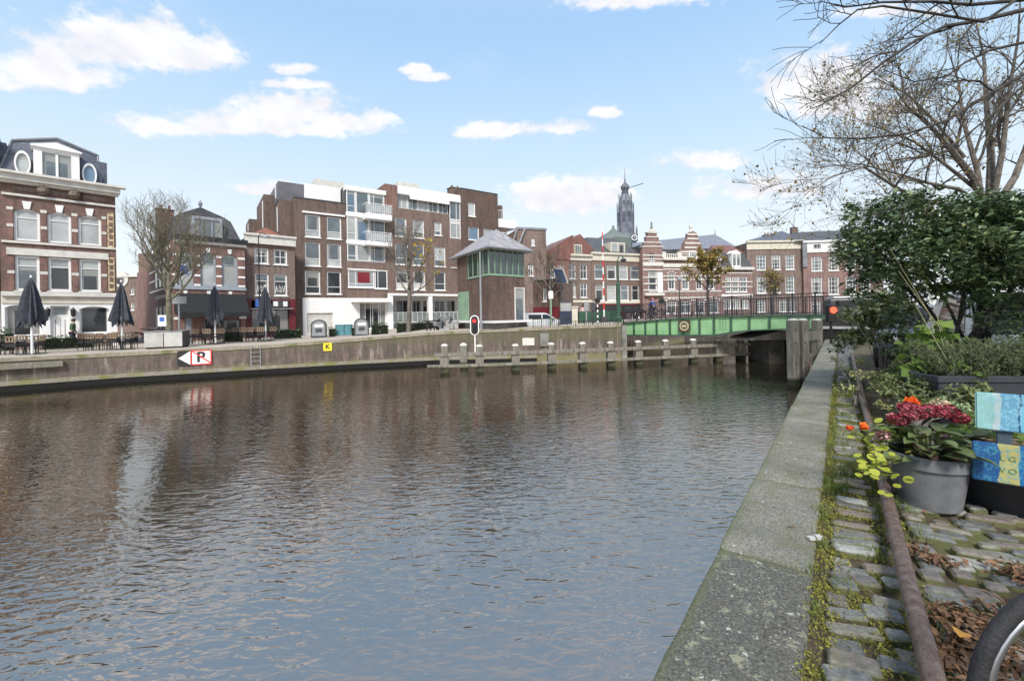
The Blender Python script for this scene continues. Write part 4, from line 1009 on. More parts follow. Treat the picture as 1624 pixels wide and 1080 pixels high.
# glazed bay B
zB = (F.z(548,294)+F.z(612,303.5))/2; zB0 = F.z(580, 416)
body(H, uA, uC, zB0, 11, B_flat, avg([F.rect(551.5,430,592,452), F.rect(594,429,614,458)])[:0] , z0=zg, name='wall')
MB().box(uA, uC, .35, 10, zB0, zB).obj('bay_core', DKGREY, H)
MB().box(uA-.05, uC+.1, -.1, .6, zB-.45, zB).obj('bay_cornice', WHITE, H)
fl = [F.z(580,416)+.0, F.z(580,384.5), F.z(580,341.5), zB-.45]
for k in range(3):
    za_, zb_ = fl[k]+.1, fl[k+1]-(.3 if k < 2 else .0)
    for j in range(3):
        a = uA+.05+(uC-uA-.1)*(0,.24,.58)[j]; b = uA+.05+(uC-uA-.1)*(.24,.58,1)[j]
        window(H, (a+.02, b-.02, za_, zb_), y=.0, depth=.06, pane=(GL_M, GL_C, GL_B)[(j+k) % 3] if j < 2 else GL_M, vm=(.3,) if j == 2 else (), hm=(.3,) if j == 0 else (), fw=.08, sill=False)
for k in (1, 2): MB().box(uA-.02, uC+.02, -.06, .34, fl[k]-.28, fl[k]+.08).obj('spandrel', WHITE, H)
MB().box(uA, uC, .1, .34, fl[0]-.05, fl[0]+.09).obj('spandrel', WHITE, H)
for (y0, y1, xa, xb) in ((341,350,578,619),(385,391,578,619)):
    q = F.rect(xa, y0, xb, y1, -.6); bal = MB().box(q[0], q[1], -1.15, -.02, q[2]+.02, q[3]); bo = bal.obj('balcony', WHITE, H)
    rl = MB(); rl.box(q[0], q[1], -1.14, -1.10, q[3]+.95, q[3]+1.0); rl.box(q[0], q[0]+.04, -1.1, -.05, q[3]+.95, q[3]+1.0); rl.box(q[1]-.04, q[1], -1.1, -.05, q[3]+.95, q[3]+1.0)
    n = 14
    for i in range(n+1): u = q[0]+(q[1]-q[0]-.03)*i/n; rl.box(u, u+.03, -1.13, -1.11, q[3], q[3]+.95)
    rl.obj('railing', WHITE, bo); pg = MB().box(q[0]+.1, q[1]-.1, -1.105, -1.095, q[3]+.1, q[3]+.85); pg.obj('railing_panel', glass('balcony_glass', (.45,.48,.5), var=.2), bo)
rw = F.rect(552, 430, 593, 456); window(H, (rw[0], rw[1], rw[2], rw[3]), y=-.03, pane=[GREYP, GL_C], hm=(.22,), vm=(.28,), fw=.09, depth=.0, label='window with dark red blind'); 
q = F.rect(567, 431, 586, 449.5); MB().box(q[0], q[1], -.07, -.045, rw[2]+.5, rw[3]-.12).obj('red_blind', GL_RED, H)
rw2 = F.rect(594, 429, 614, 458); window(H, rw2, y=-.03, pane=GL_D, vm=(.25,), fw=.09, depth=.0)
MB().box(rw[0]-.05, rw2[1]-1.2, -.2, .01, rw[3]+.05, rw[3]+.2).obj('lintel', WHITE, H)
# C: brick part with strip glazing
zC1 = (F.z(613,327.5)+F.z(713,340))/2; zC2 = (F.z(613,292)+F.z(713,307.5))/2
WC = avg([F.rect(626.5,346,645,378), F.rect(654.6,349,672.6,381), F.rect(689,352.5,700.5,375)])
WC[2] = (WC[2][0], WC[2][1], WC[2][2]+.5, WC[2][3])
WC2 = avg([F.rect(627,388,647.6,420), F.rect(654.5,389.5,673,422), F.rect(689,391,706.6,423), F.rect(715,393,730,423.5)])
WC3 = avg([F.rect(628,430,647.6,459), F.rect(655.6,430.5,674.4,460), F.rect(689,431,706.6,461)])
WS = F.rect(713.4,312,731.6,378.5)
WE = [F.rect(742.6,321.5,754,343.5), F.rect(743,360.5,760,381), F.rect(767,363,782,384)]
ug = F.u(725.5, 500)
zf = F.z(670, 469)
body(H, uC, uW, zC1, 11, B_flat, WC+WC2+WC3, z0=zf, name='wall')
for k, r in enumerate(WC+WC2): window(H, r, pane=[GL_M, GL_C if k in (1,2,5) else GL_M], hm=(.33,), fw=.1)
for k, r in enumerate(WC3): window(H, r, pane=[OFFW if k < 2 else GL_D, GL_D], hm=(.36,), fw=.1)
body(H, uC, F.u(630.5,330), zC2, 10, B_red, [], z0=zC1, name='wall')
MB().box(F.u(630.5,330), uW, .5, 10, zC1, zC2-.02).obj('strip_core', DKGREY, H)
MB().box(F.u(630.5,310), uS-.1, -.1, .9, zC2-.85, zC2).obj('fascia', WHITE, H)
MB().box(F.u(649,315), F.u(711,320), -.25, -.103, zC2-1.3, zC2-.75).obj('sunblind_case', WHITE, H)
ub0, ub1 = F.u(630.5,330)+.05, uW-.02
for j in range(5):
    a = ub0+(ub1-ub0)*j/5; b = ub0+(ub1-ub0)*(j+1)/5; window(H, (a+.02,b-.02,zC1+.05,zC2-.86), y=.35, depth=.05, pane=(GL_C,GL_M,GL_C,GL_M,GL_M)[j], vm=(.45,), fw=.07, sill=False)
MB().box(F.u(632,285,3), F.u(664,288,3), 3, 6, zC2-.1, F.z(648,290,3)).obj('roof_box', OFFW, H)
body(H, uW, uS, WS[2], 11, B_flat, [], z0=zf, name='wall')
MB().box(uW, uS, .4, 10, WS[2], WS[3]-.02).obj('stair_core', DKGREY, H)
hS = WS[3]-WS[2]
for k in range(3):
    window(H, (uW+.03, uS-.05, WS[2]+hS*(0,.36,.44)[k]+.02, WS[2]+hS*(.36,.44,1)[k]-.02), y=.0, depth=.08, pane=(GL_C, OFFW, GL_M)[k], vm=(.62,), fw=.08, sill=False)
MB().box(uW, uS, -.02, .4, WS[3]-.02, zC2-.86).obj('spandrel', WHITE, H)
zE = (F.z(733,299.5)+F.z(792,309.3))/2
WE0 = [F.rect(740,393,756,424), F.rect(765,395,781,425)]
body(H, uS, F.L, zE, 11, B_ctrl, WE+WE0, z0=zf, name='wall')
for k, r in enumerate(WE+WE0): window(H, r, pane=(GL_C if k != 1 else GL_B), fw=.1)
MB().box(uS-.02, F.L+.02, -.03, .3, zE-.02, zE+.09).obj('roof_edge', DKGREY, H)
u, z = F.at(724, 312, 1.5); chimney(H, u+.0, 1.9, zC2-.1, 1.5, F.z(724,298,1.5)-zC2, B_flat2)
# right hand balconies
for (x0, y0, x1, y1) in ((793,348,822,361),(793,383,822,392)):
    q = F.rect(x0, y0, x1, y1); bo = MB().box(F.L, q[1], .3, 3, q[2]+.0, q[3]).obj('balcony', WHITE, H)
    rl = MB(); zt_ = q[3]+1.1
    rl.box(F.L, q[1], .3, .35, zt_-.06, zt_)
    for i in range(10): u = F.L+(q[1]-F.L-.04)*i/9; rl.box(u, u+.04, .31, .34, q[3], zt_-.06)
    rl.obj('railing', WHITE, bo)
MB().box(F.L, F.u(815,380), 1.5, 9, -.5, F.z(800,350)).obj('rear_wing', OFFW, H)
q = F.rect(796, 322, 800, 350); MB().box(F.u(801,330), F.u(805.5,330), 1.2, 2.0, q[2], q[3]).obj('chimney', B_flat2, H)
# recessed ground floor with white columns
MB().box(uC, ug+6, 2.4, 2.6, -.5, zf).obj('recess_wall', WHITE, H)
MB().box(uC+.1, ug+6, -.15, 2.4, zf-.02, F.z(670,466)+.0).obj('fascia', WHITE, H)
for (a, b) in ((615,623),(679.5,685.5),(742,748)):
    MB().box(F.u(a,490), F.u(b,490), -.1, .35, -.5, zf-.02).obj('column', WHITE, H)
for (a, b) in ((627,650),(652,668),(670,678),(688,706),(708,722)):
    q = F.rect(a, 482, b, 506, 2.3); window(H, (q[0], q[1], .9, zf-.4), y=2.25, depth=.05, pane=GL_D, vm=(.5,) if b-a > 10 else (), fw=.08, sill=False)
rl = MB(); rl.box(F.u(623,500), F.u(679,500), -.05, .0, 1.95, 2.0); rl.box(F.u(685.5,500), F.u(742,500), -.05, 0, 1.95, 2.0); rl.box(F.u(623,500), F.u(742,500), -.04, -.0, .9, .95)
for x in np.arange(F.u(623,500), F.u(742,500), .55): rl.box(x, x+.03, -.04, -.01, .95, 1.95)
rl.obj('terrace_railing', WHITE, H); MB().box(F.u(623,500), F.u(742,500), .0, .02, 1.0, 1.9).obj('railing_glass', glass('terrace_glass', (.32,.36,.35), var=.3), H)
FAPT = F

# ================= background house seen in the gap
F = Fac(186, 55, 224, 55, 1.6)
H = F.root('gabled_house', 'distant brick house with round white gable window beyond the alley', 'house')
zw = F.z(205, 437); ws = [F.rect(207,457,213,467), F.rect(190,457,196,467), F.rect(207,480,213,492)]
body(H, -1, F.L, zw, 8, B_warm, ws)
for r in ws: window(H, r, pane=GL_D, vm=(.5,), hm=(.5,), fw=.09)
u, z = F.at(191.5, 443); g_ = MB().prism([(u+1.0*math.cos(t), z+1.0*math.sin(t)) for t in np.linspace(0, 2*math.pi, 18)[:-1]], -.12, .3); g_.obj('round_gable', OFFW, H); MB().prism([(u+.55*math.cos(t), z-.1+.55*math.sin(t)) for t in np.linspace(0, 2*math.pi, 18)[:-1]], -.16, -.11).obj('pane', GL_D, H)
MB().box(-1, F.L+.1, -.2, .1, zw-.2, zw).obj('cornice', OFFW, H)
F = Fac(221, 50, 240, 50, 1.5)
H = F.root('alley_house', 'narrow plastered house at the far end of the alley', 'house')
zw = F.z(230, 402); body(H, 0, F.L, zw, 8, B_flat, [])
for (x0,y0,x1,y1) in ((226,430,231,448),(235,428,240,447)):
    r = F.rect(x0,y0,x1,y1); window(H, r, y=-.05, depth=0, pane=GL_D, fw=.1)
# ================= bridge keeper's house
A0 = Vector((P(776,500,29).x, 29, 0)); dR = Vector((.758,.652,0)); dL = Vector((-.48,.877,0))
Bc = A0+dR*3.15; Cc = A0+dL*5.5; Dc = Cc+dR*3.3
zb0, zt0 = 2.62, P(776,393,29).z; zbt = P(776,436,29).z
H = thing('bridge_keepers_house', 'small brick control house with green glazed lookout and pale metal roof', 'bridge house', (A0.x,A0.y,0))
def loc(v, z): return (v.x-A0.x, v.y-A0.y, z)
def lerp(a, b, t): return a+(b-a)*t
poly = [A0, Bc, Dc, Cc]
m_ = MB(); gl0 = .70     # glazed strip at the lower right
def face(mb, a, b, z0, z1): mb.quad(loc(a,z0), loc(b,z0), loc(b,z1), loc(a,z1))
fr_end = lerp(A0, Bc, gl0)
face(m_, A0, fr_end, zb0, zbt); face(m_, fr_end, Bc, zbt-.75, zbt)
Lw0 = lerp(A0, Cc, .62)
face(m_, Cc, A0, zb0, zbt); face(m_, Cc, Lw0, zbt, zt0); face(m_, Bc, Dc, zb0, zt0); face(m_, Dc, Cc, zb0, zt0)
m_.poly([loc(p, zbt-.01) for p in poly])
m_.obj('wall', B_ctrl, H)
n_f = Vector((dR.y,-dR.x,0)); n_l = Vector((-dL.y, dL.x, 0)); n_l = n_l if n_l.dot(A0-Dc) > 0 else -n_l
def slab(mb, a, b, n, off, th, z0, z1):
    a, b = a+n*off, b+n*off
    mb.hprism([(a.x-A0.x,a.y-A0.y),(b.x-A0.x,b.y-A0.y),((b-n*th).x-A0.x,(b-n*th).y-A0.y),((a-n*th).x-A0.x,(a-n*th).y-A0.y)], z0, z1)
gm = MB(); slab(gm, A0, Bc, n_f, .04, .05, zbt-.03, zbt+.1); slab(gm, Lw0, A0, n_l, .05, .05, zbt-.03, zbt+.1); gm.obj('lookout_sill', LGREEN, H)
for (a, b, n, k) in ((A0, Bc, n_f, 6), (Lw0, A0, n_l, 4)):
    for i in range(k):
        p, q = lerp(a,b,i/k), lerp(a,b,(i+1)/k)
        fm = MB(); d_ = (q-p).normalized()
        slab(fm, p, p+d_*.03, n, .02, .08, zbt+.1, zt0-.05); slab(fm, q-d_*.025, q, n, .02, .08, zbt+.1, zt0-.05)
        slab(fm, p+d_*.03, q-d_*.025, n, .018, .07, zt0-.1, zt0-.05)
        f = fm.obj('window', LGREEN, H); pn = MB(); slab(pn, p+d_*.02, q-d_*.02, n, -.02, .02, zbt+.1, zt0-.09); pn.obj('pane', glass('lookout_glass', (.035,.06,.055), ior=1.9, var=.6, scale=2), f)
gs = MB(); slab(gs, fr_end, fr_end+dR*.09, n_f, .04, .1, zb0, zbt-.75); slab(gs, Bc-dR*.08, Bc, n_f, .04, .1, zb0, zbt-.75); slab(gs, fr_end+dR*.09, Bc-dR*.08, n_f, .038, .1, zbt-.84, zbt-.76)
f = gs.obj('window', OFFW, H); pn = MB(); slab(pn, fr_end+dR*.05, Bc-dR*.05, n_f, -.01, .02, zb0, zbt-.8); pn.obj('pane', GL_M, f)
dm = MB(); a, b = lerp(Cc,A0,.04), lerp(Cc,A0,.40); zd = P(740,463,33).z
for i in range(3): slab(dm, lerp(a,b,i/3)+dL*-.0, lerp(a,b,(i+1)/3)+(dL*.04), n_l, .06, .06, zb0, zd)
dm.obj('door', LGREEN, H)
# roof: wide eaves, blunt ridge
cen = (A0+Bc+Cc+Dc)/4
def ext(p, k=.62): d = (p-cen); return p + d.normalized()*k*1.15
e = [ext(A0), ext(Bc), ext(Dc), ext(Cc)]
ze = zt0+.0; r1 = P(787,364,31.2); r2 = Vector((r1.x,r1.y,0)) + dL*1.3
rm = MB(); R1 = loc(Vector((r1.x,r1.y,0)), r1.z); R2 = loc(r2, r1.z)
E = [loc(p, ze) for p in e]
rm.poly([E[0],E[1],R1]); rm.poly([E[1],E[2],R2,R1]); rm.poly([E[2],E[3],R2]); rm.poly([E[3],E[0],R1,R2])
rm.obj('roof', ROOFZ, H)
em = MB()
for i in range(4): a, b = E[i], E[(i+1)%4]; em.tube([(a[0],a[1],a[2]-.03), (b[0],b[1],b[2]-.03)], .07, 6)
em.poly([(p[0],p[1],p[2]-.06) for p in E][::-1]); em.obj('eaves', MIDGREY, H)
# platform
H2 = thing('platform', 'pale concrete platform carrying the bridge keeper house over the quay edge', 'platform', (A0.x,A0.y,0))
pl = [A0-dL*1.3-dR*.4, Bc-dL*.9+dR*.6, Dc+dR*.4, Cc-dR*.5]
MB().hprism([(p.x-A0.x,p.y-A0.y) for p in pl], zb0-.14, zb0-.005).obj('slab', WHITE, H2)
pl2 = [A0-dL*.9-dR*.2, Bc-dL*.3, Dc, Cc]
MB().hprism([(p.x-A0.x,p.y-A0.y) for p in pl2], 1.7, zb0-.145).obj('base', CONC_D, H2)
st = MB()
for k in range(5):
    a = Cc-dR*(.6+.33*k)-dL*1.2; b = Cc-dR*(.27+.33*k)-dL*1.2; z = zb0-.05-.17*k
    st.hprism([(a.x-A0.x,a.y-A0.y),((a-dL*0+dL*1.3).x-A0.x,(a+dL*1.3).y-A0.y),((b+dL*1.3).x-A0.x,(b+dL*1.3).y-A0.y),(b.x-A0.x,b.y-A0.y)][::-1], z-.17, z)
st.obj('stair', CONC, H2); rl = MB()
for k in range(6):
    p = Cc-dR*(.3+.35*k)-dL*1.3; z = zb0-.1-.16*k; rl.tube([loc(p,z), loc(p,z+.95)], .02, 5)
rl.tube([loc(Cc-dR*.3-dL*1.3, zb0+.85), loc(Cc-dR*2.05-dL*1.3, zb0+.05)], .025, 5); rl.obj('handrail', MIDGREY, H2)

# light grey mast in front of it
p = P(763,512,27.9); H3 = thing('mast', 'thin pale grey mast standing before the brick control house', 'mast', (p.x,p.y,2.1)); MB().tube([(0,0,0),(0,0,P(763,400,27.9).z-2.1)], [.075,.05], 8).obj('pole', MIDGREY, H3)

# plates on the quay wall
for (x0,y0,x1,y1,m,name,lab) in ((829,536,847,548,OFFW,'sign','white rectangular plate fixed on the wall under the bridge house'),(857,529,870,549,CONC_D,'cabinet','grey metal cabinet hung on the quay wall right of the white plate')):
    c, tt, n, Y = on_far((x0+x1)/2, y0, y1, .04); w_ = (x1-x0)*Y/700*1.05; a, b = P(x0,y1,Y).z, P(x0,y0,Y).z
    o = MB().box(-w_/2, w_/2, -.12 if name == 'cabinet' else -.03, 0, a, b).obj(name, m, bevel=.01, label=lab, cat='cabinet' if name == 'cabinet' else 'sign'); o.location = (c.x,c.y,0); o.rotation_euler = (0,0,math.atan2(tt.y,tt.x))

# no-mooring sign
def text_mesh(s, size, m, depth=.004, bold=False):
    cu = bpy.data.curves.new('lettering', 'FONT'); cu.body = s; cu.size = size; cu.extrude = depth; cu.align_x = 'CENTER'; cu.align_y = 'CENTER'
    if bold: cu.offset = size*.03
    ob = bpy.data.objects.new('tmp', cu); COL.objects.link(ob); dg = bpy.context.evaluated_depsgraph_get()
    me = bpy.data.meshes.new_from_object(ob.evaluated_get(dg)); bpy.data.objects.remove(ob); me.materials.clear(); me.materials.append(m); return me
def wall_sign(px, py, Y0=None):
    c, tt, n, Y = on_far(px, py, py, .06); return c, math.atan2(tt.y,tt.x), Y, P(px,py,Y).z
c, rz, Y, z = wall_sign(311, 567)
S = thing('no_mooring_sign', 'no mooring sign with white arrow on black and struck through letter P', 'sign', (c.x,c.y,z), rz)
k = Y/700*1.12
w1 = 20*k; h_ = 21*k
MB().box(-.28*w1, .95*w1, -.03, 0, -h_/2, h_/2).obj('panel', RED, S)
MB().box(-.28*w1+.06, .95*w1-.06, -.035, -.031, -h_/2+.06, h_/2-.06).obj('panel_face', WHITE, S)
MB().box(-1.05*w1, -.30*w1, -.03, 0, -h_/2, h_/2).obj('arrow_panel', BLACK, S)
MB().prism([(-1.0*w1,0),(-.31*w1,-h_*.46),(-.31*w1,h_*.46)], -.036, -.031).obj('arrow', WHITE, S)
o = link('letter', text_mesh('P', h_*.95, BLACK, bold=True), S, loc=(.30*w1,-.037,0), rot=(R(90),0,0))
MB().prism([(-.2*w1,h_*.40),(-.12*w1,h_*.43),(.9*w1,-h_*.36),(.84*w1,-h_*.42)][::-1], -.046, -.041).obj('bar', RED, S)
MB().prism([(-.2*w1+.02,h_*.30),(.0*w1,h_*.40),(.88*w1,-h_*.32),(.78*w1,-h_*.38)][::-1], -.040, -.038).obj('bar_shadow_line', BLACK, S) if False else None
c, rz, Y, z = wall_sign(519.5, 550)
S = thing('letter_sign', 'small yellow square sign with black letter K on the quay wall', 'sign', (c.x,c.y,z), rz); k = Y/700*1.08; w_ = 11.5*k
MB().box(-w_/2, w_/2, -.03, 0, -w_/2, w_/2).obj('panel', YEL, S); link('letter', text_mesh('K', w_*.8, BLACK, bold=True), S, loc=(0,-.034,0), rot=(R(90),0,0))
# ladder in the wall
c, rz, Y, z = wall_sign(406, 565)
S = thing('wall_ladder', 'steel ladder recessed in the far quay wall', 'ladder', (c.x,c.y,0), rz); la = MB()
for x in (-.22,.22): la.box(x-.02, x+.02, -.04, 0, -.2, 1.5)
la.obj('rail', MIDGREY, S)
for i in range(6): MB().box(-.2,.2,-.04,-.01,.2+.24*i,.23+.24*i).obj('rung', MIDGREY, S)

# ================= green girder bridge
a = P(986,512,30.3); b = P(1313,500,22.2); e = Vector((b.x-a.x,b.y-a.y,0)); Lb = e.length; eb = e.normalized(); rotb_ = math.atan2(e.y,e.x)
BR = thing('bridge', 'green riveted steel girder bridge with dark railing across the canal', 'bridge', (a.x,a.y,0), rotb_)
class BF(Fac):
    def __init__(s): s.A = Vector((a.x,a.y,0)); s.gz = 0; s.t = eb; s.n = Vector((-eb.y,eb.x,0)); s.L = Lb
bf = BF()
def tz(u): t = u/Lb; return lerp(a.z, b.z, 1-(1-t)**1.5) if t < .45 else lerp(lerp(a.z,b.z,1-(.55)**1.5), b.z, (t-.45)/.55)
topl = [bf.at(x, y) for x, y in ((989,513.5),(1042,508),(1080,505.5),(1133,502.5),(1189,501.5),(1251,501),(1312,500.5))]
botl = [bf.at(x, y) for x, y in ((989,531),(1042,531),(1080,531),(1133,531),(1160,526.5),(1189,523.5),(1251,521),(1312,521.5))]
def interp(pts, u):
    if u <= pts[0][0]: return pts[0][1]
    for k in range(len(pts)-1):
        if u <= pts[k+1][0]: return lerp(pts[k][1], pts[k+1][1], (u-pts[k][0])/(pts[k+1][0]-pts[k][0]))
    return pts[-1][1]
us = sorted(set([u for u, _ in topl]+[u for u, _ in botl]+list(np.linspace(topl[0][0], topl[-1][0], 30))))
stx = [bf.u(x,515) for x in (989,1006,1024,1042,1063,1083.5,1110,1133,1160,1189,1221,1251,1282,1312)]
for i in range(len(stx)-1):
    g_ = MB(); n = 4
    for k in range(n):
        ua, ub = lerp(stx[i],stx[i+1],k/n), lerp(stx[i],stx[i+1],(k+1)/n)
        g_.prism([(ua,interp(botl,ua)),(ub,interp(botl,ub)),(ub,interp(topl,ub)),(ua,interp(topl,ua))], 0, .03)
    g_.obj('web_panel', BGREEN, BR)
for u in stx: MB().box(u-.045, u+.045, -.09, -.002, interp(botl,u)+.02, interp(topl,u)-.02).obj('stiffener', DGREEN, BR)
for pts, s in ((topl, 1), (botl, -1)):
    fl = MB()
    for k in range(len(us)-1):
        ua, ub = us[k], us[k+1]
        za, zb = interp(pts,ua), interp(pts,ub); t1, t2 = (-.01,.05) if s > 0 else (-.05,.01)
        fl.prism([(ua,za+t1),(ub,zb+t1),(ub,zb+t2),(ua,za+t2)], -.13, .1)
    fl.obj('flange', DGREEN, BR)
fl = MB(); wd = 8.5
for k in range(len(us)-1):
    ua, ub = us[k], us[k+1]; za, zb = interp(topl,ua), interp(topl,ub); fl.prism([(ua,za-.18),(ub,zb-.18),(ub,zb+.02),(ua,za+.02)], .11, wd)
fl.obj('deck', mat('deck_asphalt', (.05,.05,.05), .9), BR)
for y in (2.2, 4.4, 6.6):
    fl = MB()
    for k in range(len(us)-1):
        ua, ub = us[k], us[k+1]; fl.prism([(ua,interp(botl,ua)+.1),(ub,interp(botl,ub)+.1),(ub,interp(topl,ub)-.19),(ua,interp(topl,ua)-.19)], y, y+.1)
    fl.obj('inner_girder', DGREEN, BR)
# rivets and badge
rv = MB(); u_, z_ = bf.at(1146, 515)
for i in range(3):
    for j in range(5): rv.box(u_-.16+i*.16, u_-.11+i*.16, -.02, -.001, z_-.28+j*.14, z_-.23+j*.14)
rv.obj('rivets', DGREEN, BR, kind='stuff')
q = F_ = (bf.at(1078,526), bf.at(1096,508)); cu, cz = (q[0][0]+q[1][0])/2, (q[0][1]+q[1][1])/2; hw = (q[1][0]-q[0][0])/2
pq = MB().box(cu-hw, cu+hw, -.16, -.1, cz-.36, cz+.36).obj('badge', mat('bronze_dark', (.06,.05,.03), .5, .3, 4), BR)
rg = MB(); an = np.linspace(0, 2*math.pi, 21)
for k in range(20):
    t0, t1 = an[k], an[k+1]; f1 = lambda t, r: (cu+math.cos(t)*r, cz+math.sin(t)*r)
    rg.prism([f1(t0,.2), f1(t1,.2), f1(t1,.29), f1(t0,.29)][::-1], -.19, -.161)
rg.box(cu-.13, cu+.13, -.19, -.161, cz-.08, cz+.08); rg.obj('badge_ring', mat('badge_cream', (.45,.38,.24), .6), pq)
# railings: front one baluster by baluster
def railing(y, single):
    tp = MB(); hh = 1.12
    for k in range(len(us)-1):
        ua, ub = us[k], us[k+1]; za, zb = interp(topl,ua), interp(topl,ub)
        for o, t in ((hh,.045),(hh-.16,.025),(.12,.03)): tp.prism([(ua,za+o),(ub,zb+o),(ub,zb+o+t),(ua,za+o+t)], y-.02, y+.02)
    r_ = tp.obj('railing', BLACK, BR)
    n = 92; rest = MB()
    for i in range(n+1):
        u = lerp(us[0], us[-1], i/n); z = interp(topl,u); post = i % 8 == 0
        mb = MB() if (single or post) else rest; w_ = .035 if post else .011
        mb.box(u-w_, u+w_, y-w_, y+w_, z+.03, z+hh+(.08 if post else -.0))
        if mb is not rest: mb.obj('railing_post' if post else 'baluster', BLACK, r_)
    if rest.v: rest.obj('balusters', BLACK, r_, kind='stuff')
railing(.0, True); railing(wd, False)
# abutment and piers below
SHADE_DK = mat('shade_dark_masonry', (.05,.047,.04), .9, .4, 2)  # masonry darkened in its colour to stand for the shade under the deck
ab = thing('bridge_pier', 'concrete pier coloured dark for the shade under the right part of the bridge', 'pier', tuple(P(1232,540,25)*1.0)); ab.location.z = 0
zz0 = P(1232,525,25).z
MB().box(-.45,.45,0,2.2,-.5,zz0-.5).obj('shaft', SHADE_DK, ab); MB().prism([(-.55,zz0-.5),(.65,zz0-.5),(.65,zz0),(.1,zz0),(-1.5,zz0-.38),(-1.5,zz0-.5)],-.06,2.3).obj('cap', CONC_D, ab)
MB().box(1.0,1.7,.2,2.0,-.5,zz0-.1).obj('column', SHADE_DK, ab)
q = P(1316,530,21.6); ab2 = thing('abutment', 'rough stone abutment where bridge meets the near quay', 'abutment', (q.x,q.y,0), rotb_)
MB().box(-.35,3.5,-.6,9,-.5,P(1312,521,21.6).z).obj('masonry', SHADE_DK, ab2); MB().box(-.4,3.6,-.66,9.1,P(1312,521,21.6).z+.003,P(1312,517,21.6).z).obj('cap', CONC, ab2)
MB().hprism([(-.35,9),(-.35,-.6),(30,-.6),(30,9)][::-1],1.3,2.5).obj('approach', SHADE_DK, ab2)
q = P(983,520,28.6); o = MB().box(-.35,.35,-.3,2.8,-.5,2.2).obj('abutment', CONC_D, label='grey abutment post at the left end of the green bridge', cat='abutment'); o.location=(q.x,q.y,0); o.rotation_euler=(0,0,.1)
o = MB().box(-16,16,0,.6,-.5,2.0).obj('retaining_wall', SHADE_DK, label='stone wall coloured dark for the shade beneath the bridge', cat='wall'); q = P(1090,540,44); o.location=(q.x,q.y,0)

# quay fence on top of wall left of the bridge
qf = thing('quay_railing', 'dark iron fence on the quay wall between control house and bridge', 'fence')
xs = np.arange(846, 984, 3.4); tops = MB(); pv = None
for i, x in enumerate(xs):
    c, tt, n, Y = on_far(x, 516, 516, -.25); zt_ = 2.1+.12*(x-846)/138; post = i % 4 == 0
    hgt = .62 if x < 905 else .38
    MB().tube([(c.x,c.y,zt_-.1),(c.x,c.y,zt_+hgt)], .028 if post else .012, 5).obj('post' if post else 'baluster', BLACK, qf)
    if pv is not None: tops.tube([(pv.x,pv.y,pz),(c.x,c.y,zt_+hgt-.04)], .02, 5)
    pv, pz = c, zt_+hgt-.04
tops.obj('rail', BLACK, qf)

# ================= timber guide fender with capped posts
FP = [(704.8,545,23.5),(760,546,23.7),(817,545,24.0),(873.8,543,24.4),(923.5,542,24.8),(967.8,541,25.2),(1011.6,539.4,25.6),(1055,538,26.0),(1098.6,536.6,26.4),(1138,536,26.8),(1174,535.5,27.1)]
fe = thing('guide_fender', 'long timber guide fender with white capped posts standing in the canal', 'fender')
pp_ = [P(x,y,Y) for x,y,Y in FP]; capm = MB
for i, p in enumerate(pp_):
    w_ = .21; zt_ = p.z-.14
    if i == 0: w_ = .24
    o = MB().box(-w_,w_,-w_,w_,-1,.96).box(-w_*.72,w_*.72,-w_*.72,w_*.72,.96,zt_).obj('post', TIMBER, fe, bevel=.02); o.location=(p.x,p.y,0); o.rotation_euler=(0,0,.12)
    o2 = MB().lathe([(.19,0),(.2,.05),(.15,.1),(.05,.13)], 10).obj('post_cap', OFFW, o, smooth=True); o2.location=(0,0,zt_)
d_ = Vector((pp_[-1].x-pp_[0].x, pp_[-1].y-pp_[0].y,0)); rz = math.atan2(d_.y,d_.x); nrm_ = Vector((d_.y,-d_.x,0)).normalized()
for z0, z1, ex, off in ((.86,1.04,.5,.25),(.26,.43,.9,.25)):
    for k in range(len(pp_)-1):
        A_, B2 = pp_[k]+nrm_*off*0, pp_[k+1]+nrm_*off*0; dd_ = B2-A_; L = Vector((dd_.x,dd_.y,0)).length
        o = MB().box((-ex if k==0 else .005), L-.005+(2.4 if k==len(pp_)-2 else 0), -.3, -.215, z0, z1).obj('rail', TIMBER, fe, bevel=.01); o.location=(A_.x,A_.y,0); o.rotation_euler=(0,0,math.atan2(dd_.y,dd_.x))
p = P(735,545,25.6); o = MB().box(-.2,.2,-.2,.2,-1,p.z-.14).obj('mooring_post', TIMBER, label='lone white capped post just behind the left end of the fender', cat='post', bevel=.02); o.location=(p.x,p.y,0)
o2 = MB().lathe([(.22,0),(.23,.06),(.16,.14),(.05,.19)], 10).obj('post_cap', OFFW, o, smooth=True); o2.location=(0,0,p.z-.14)
# thick fender posts by the near quay
for nm, px, Y, w_, lab in (('mooring_post',1257,17.4,.165,'left of the paired thick timber posts by the near quay'),('mooring_post',1272,17.55,.165,'right of the paired thick timber posts by the near quay'),('mooring_post',1295.5,18.3,.15,'single thick timber post standing close against the near quay')):
    p = P(px,508,Y); o = MB().box(-w_,w_,-w_,w_,-1,p.z-.02).obj(nm, TIMBER, label=lab, cat='post', bevel=.03, group=None); o.location=(p.x,p.y,0); o.rotation_euler=(0,0,.35)
    cp = MB().lathe([(w_*1.05,0),(w_*1.15,.03),(w_*.9,.07),(w_*.3,.09)], 12).obj('post_cap', OFFW, o, smooth=True); cp.location=(0,0,p.z-.02)
    bl = MB(); [bl.tube([(dx,-w_-.02,z),(dx,-w_+.03,z)], .03, 6) for dx in (-.08,) for z in (.9,1.7,2.2)]; bl.obj('bolts', BLACK, o)
a_, b_ = P(1262,530,17.6), P(1300,530,18.3); dd_=b_-a_; 
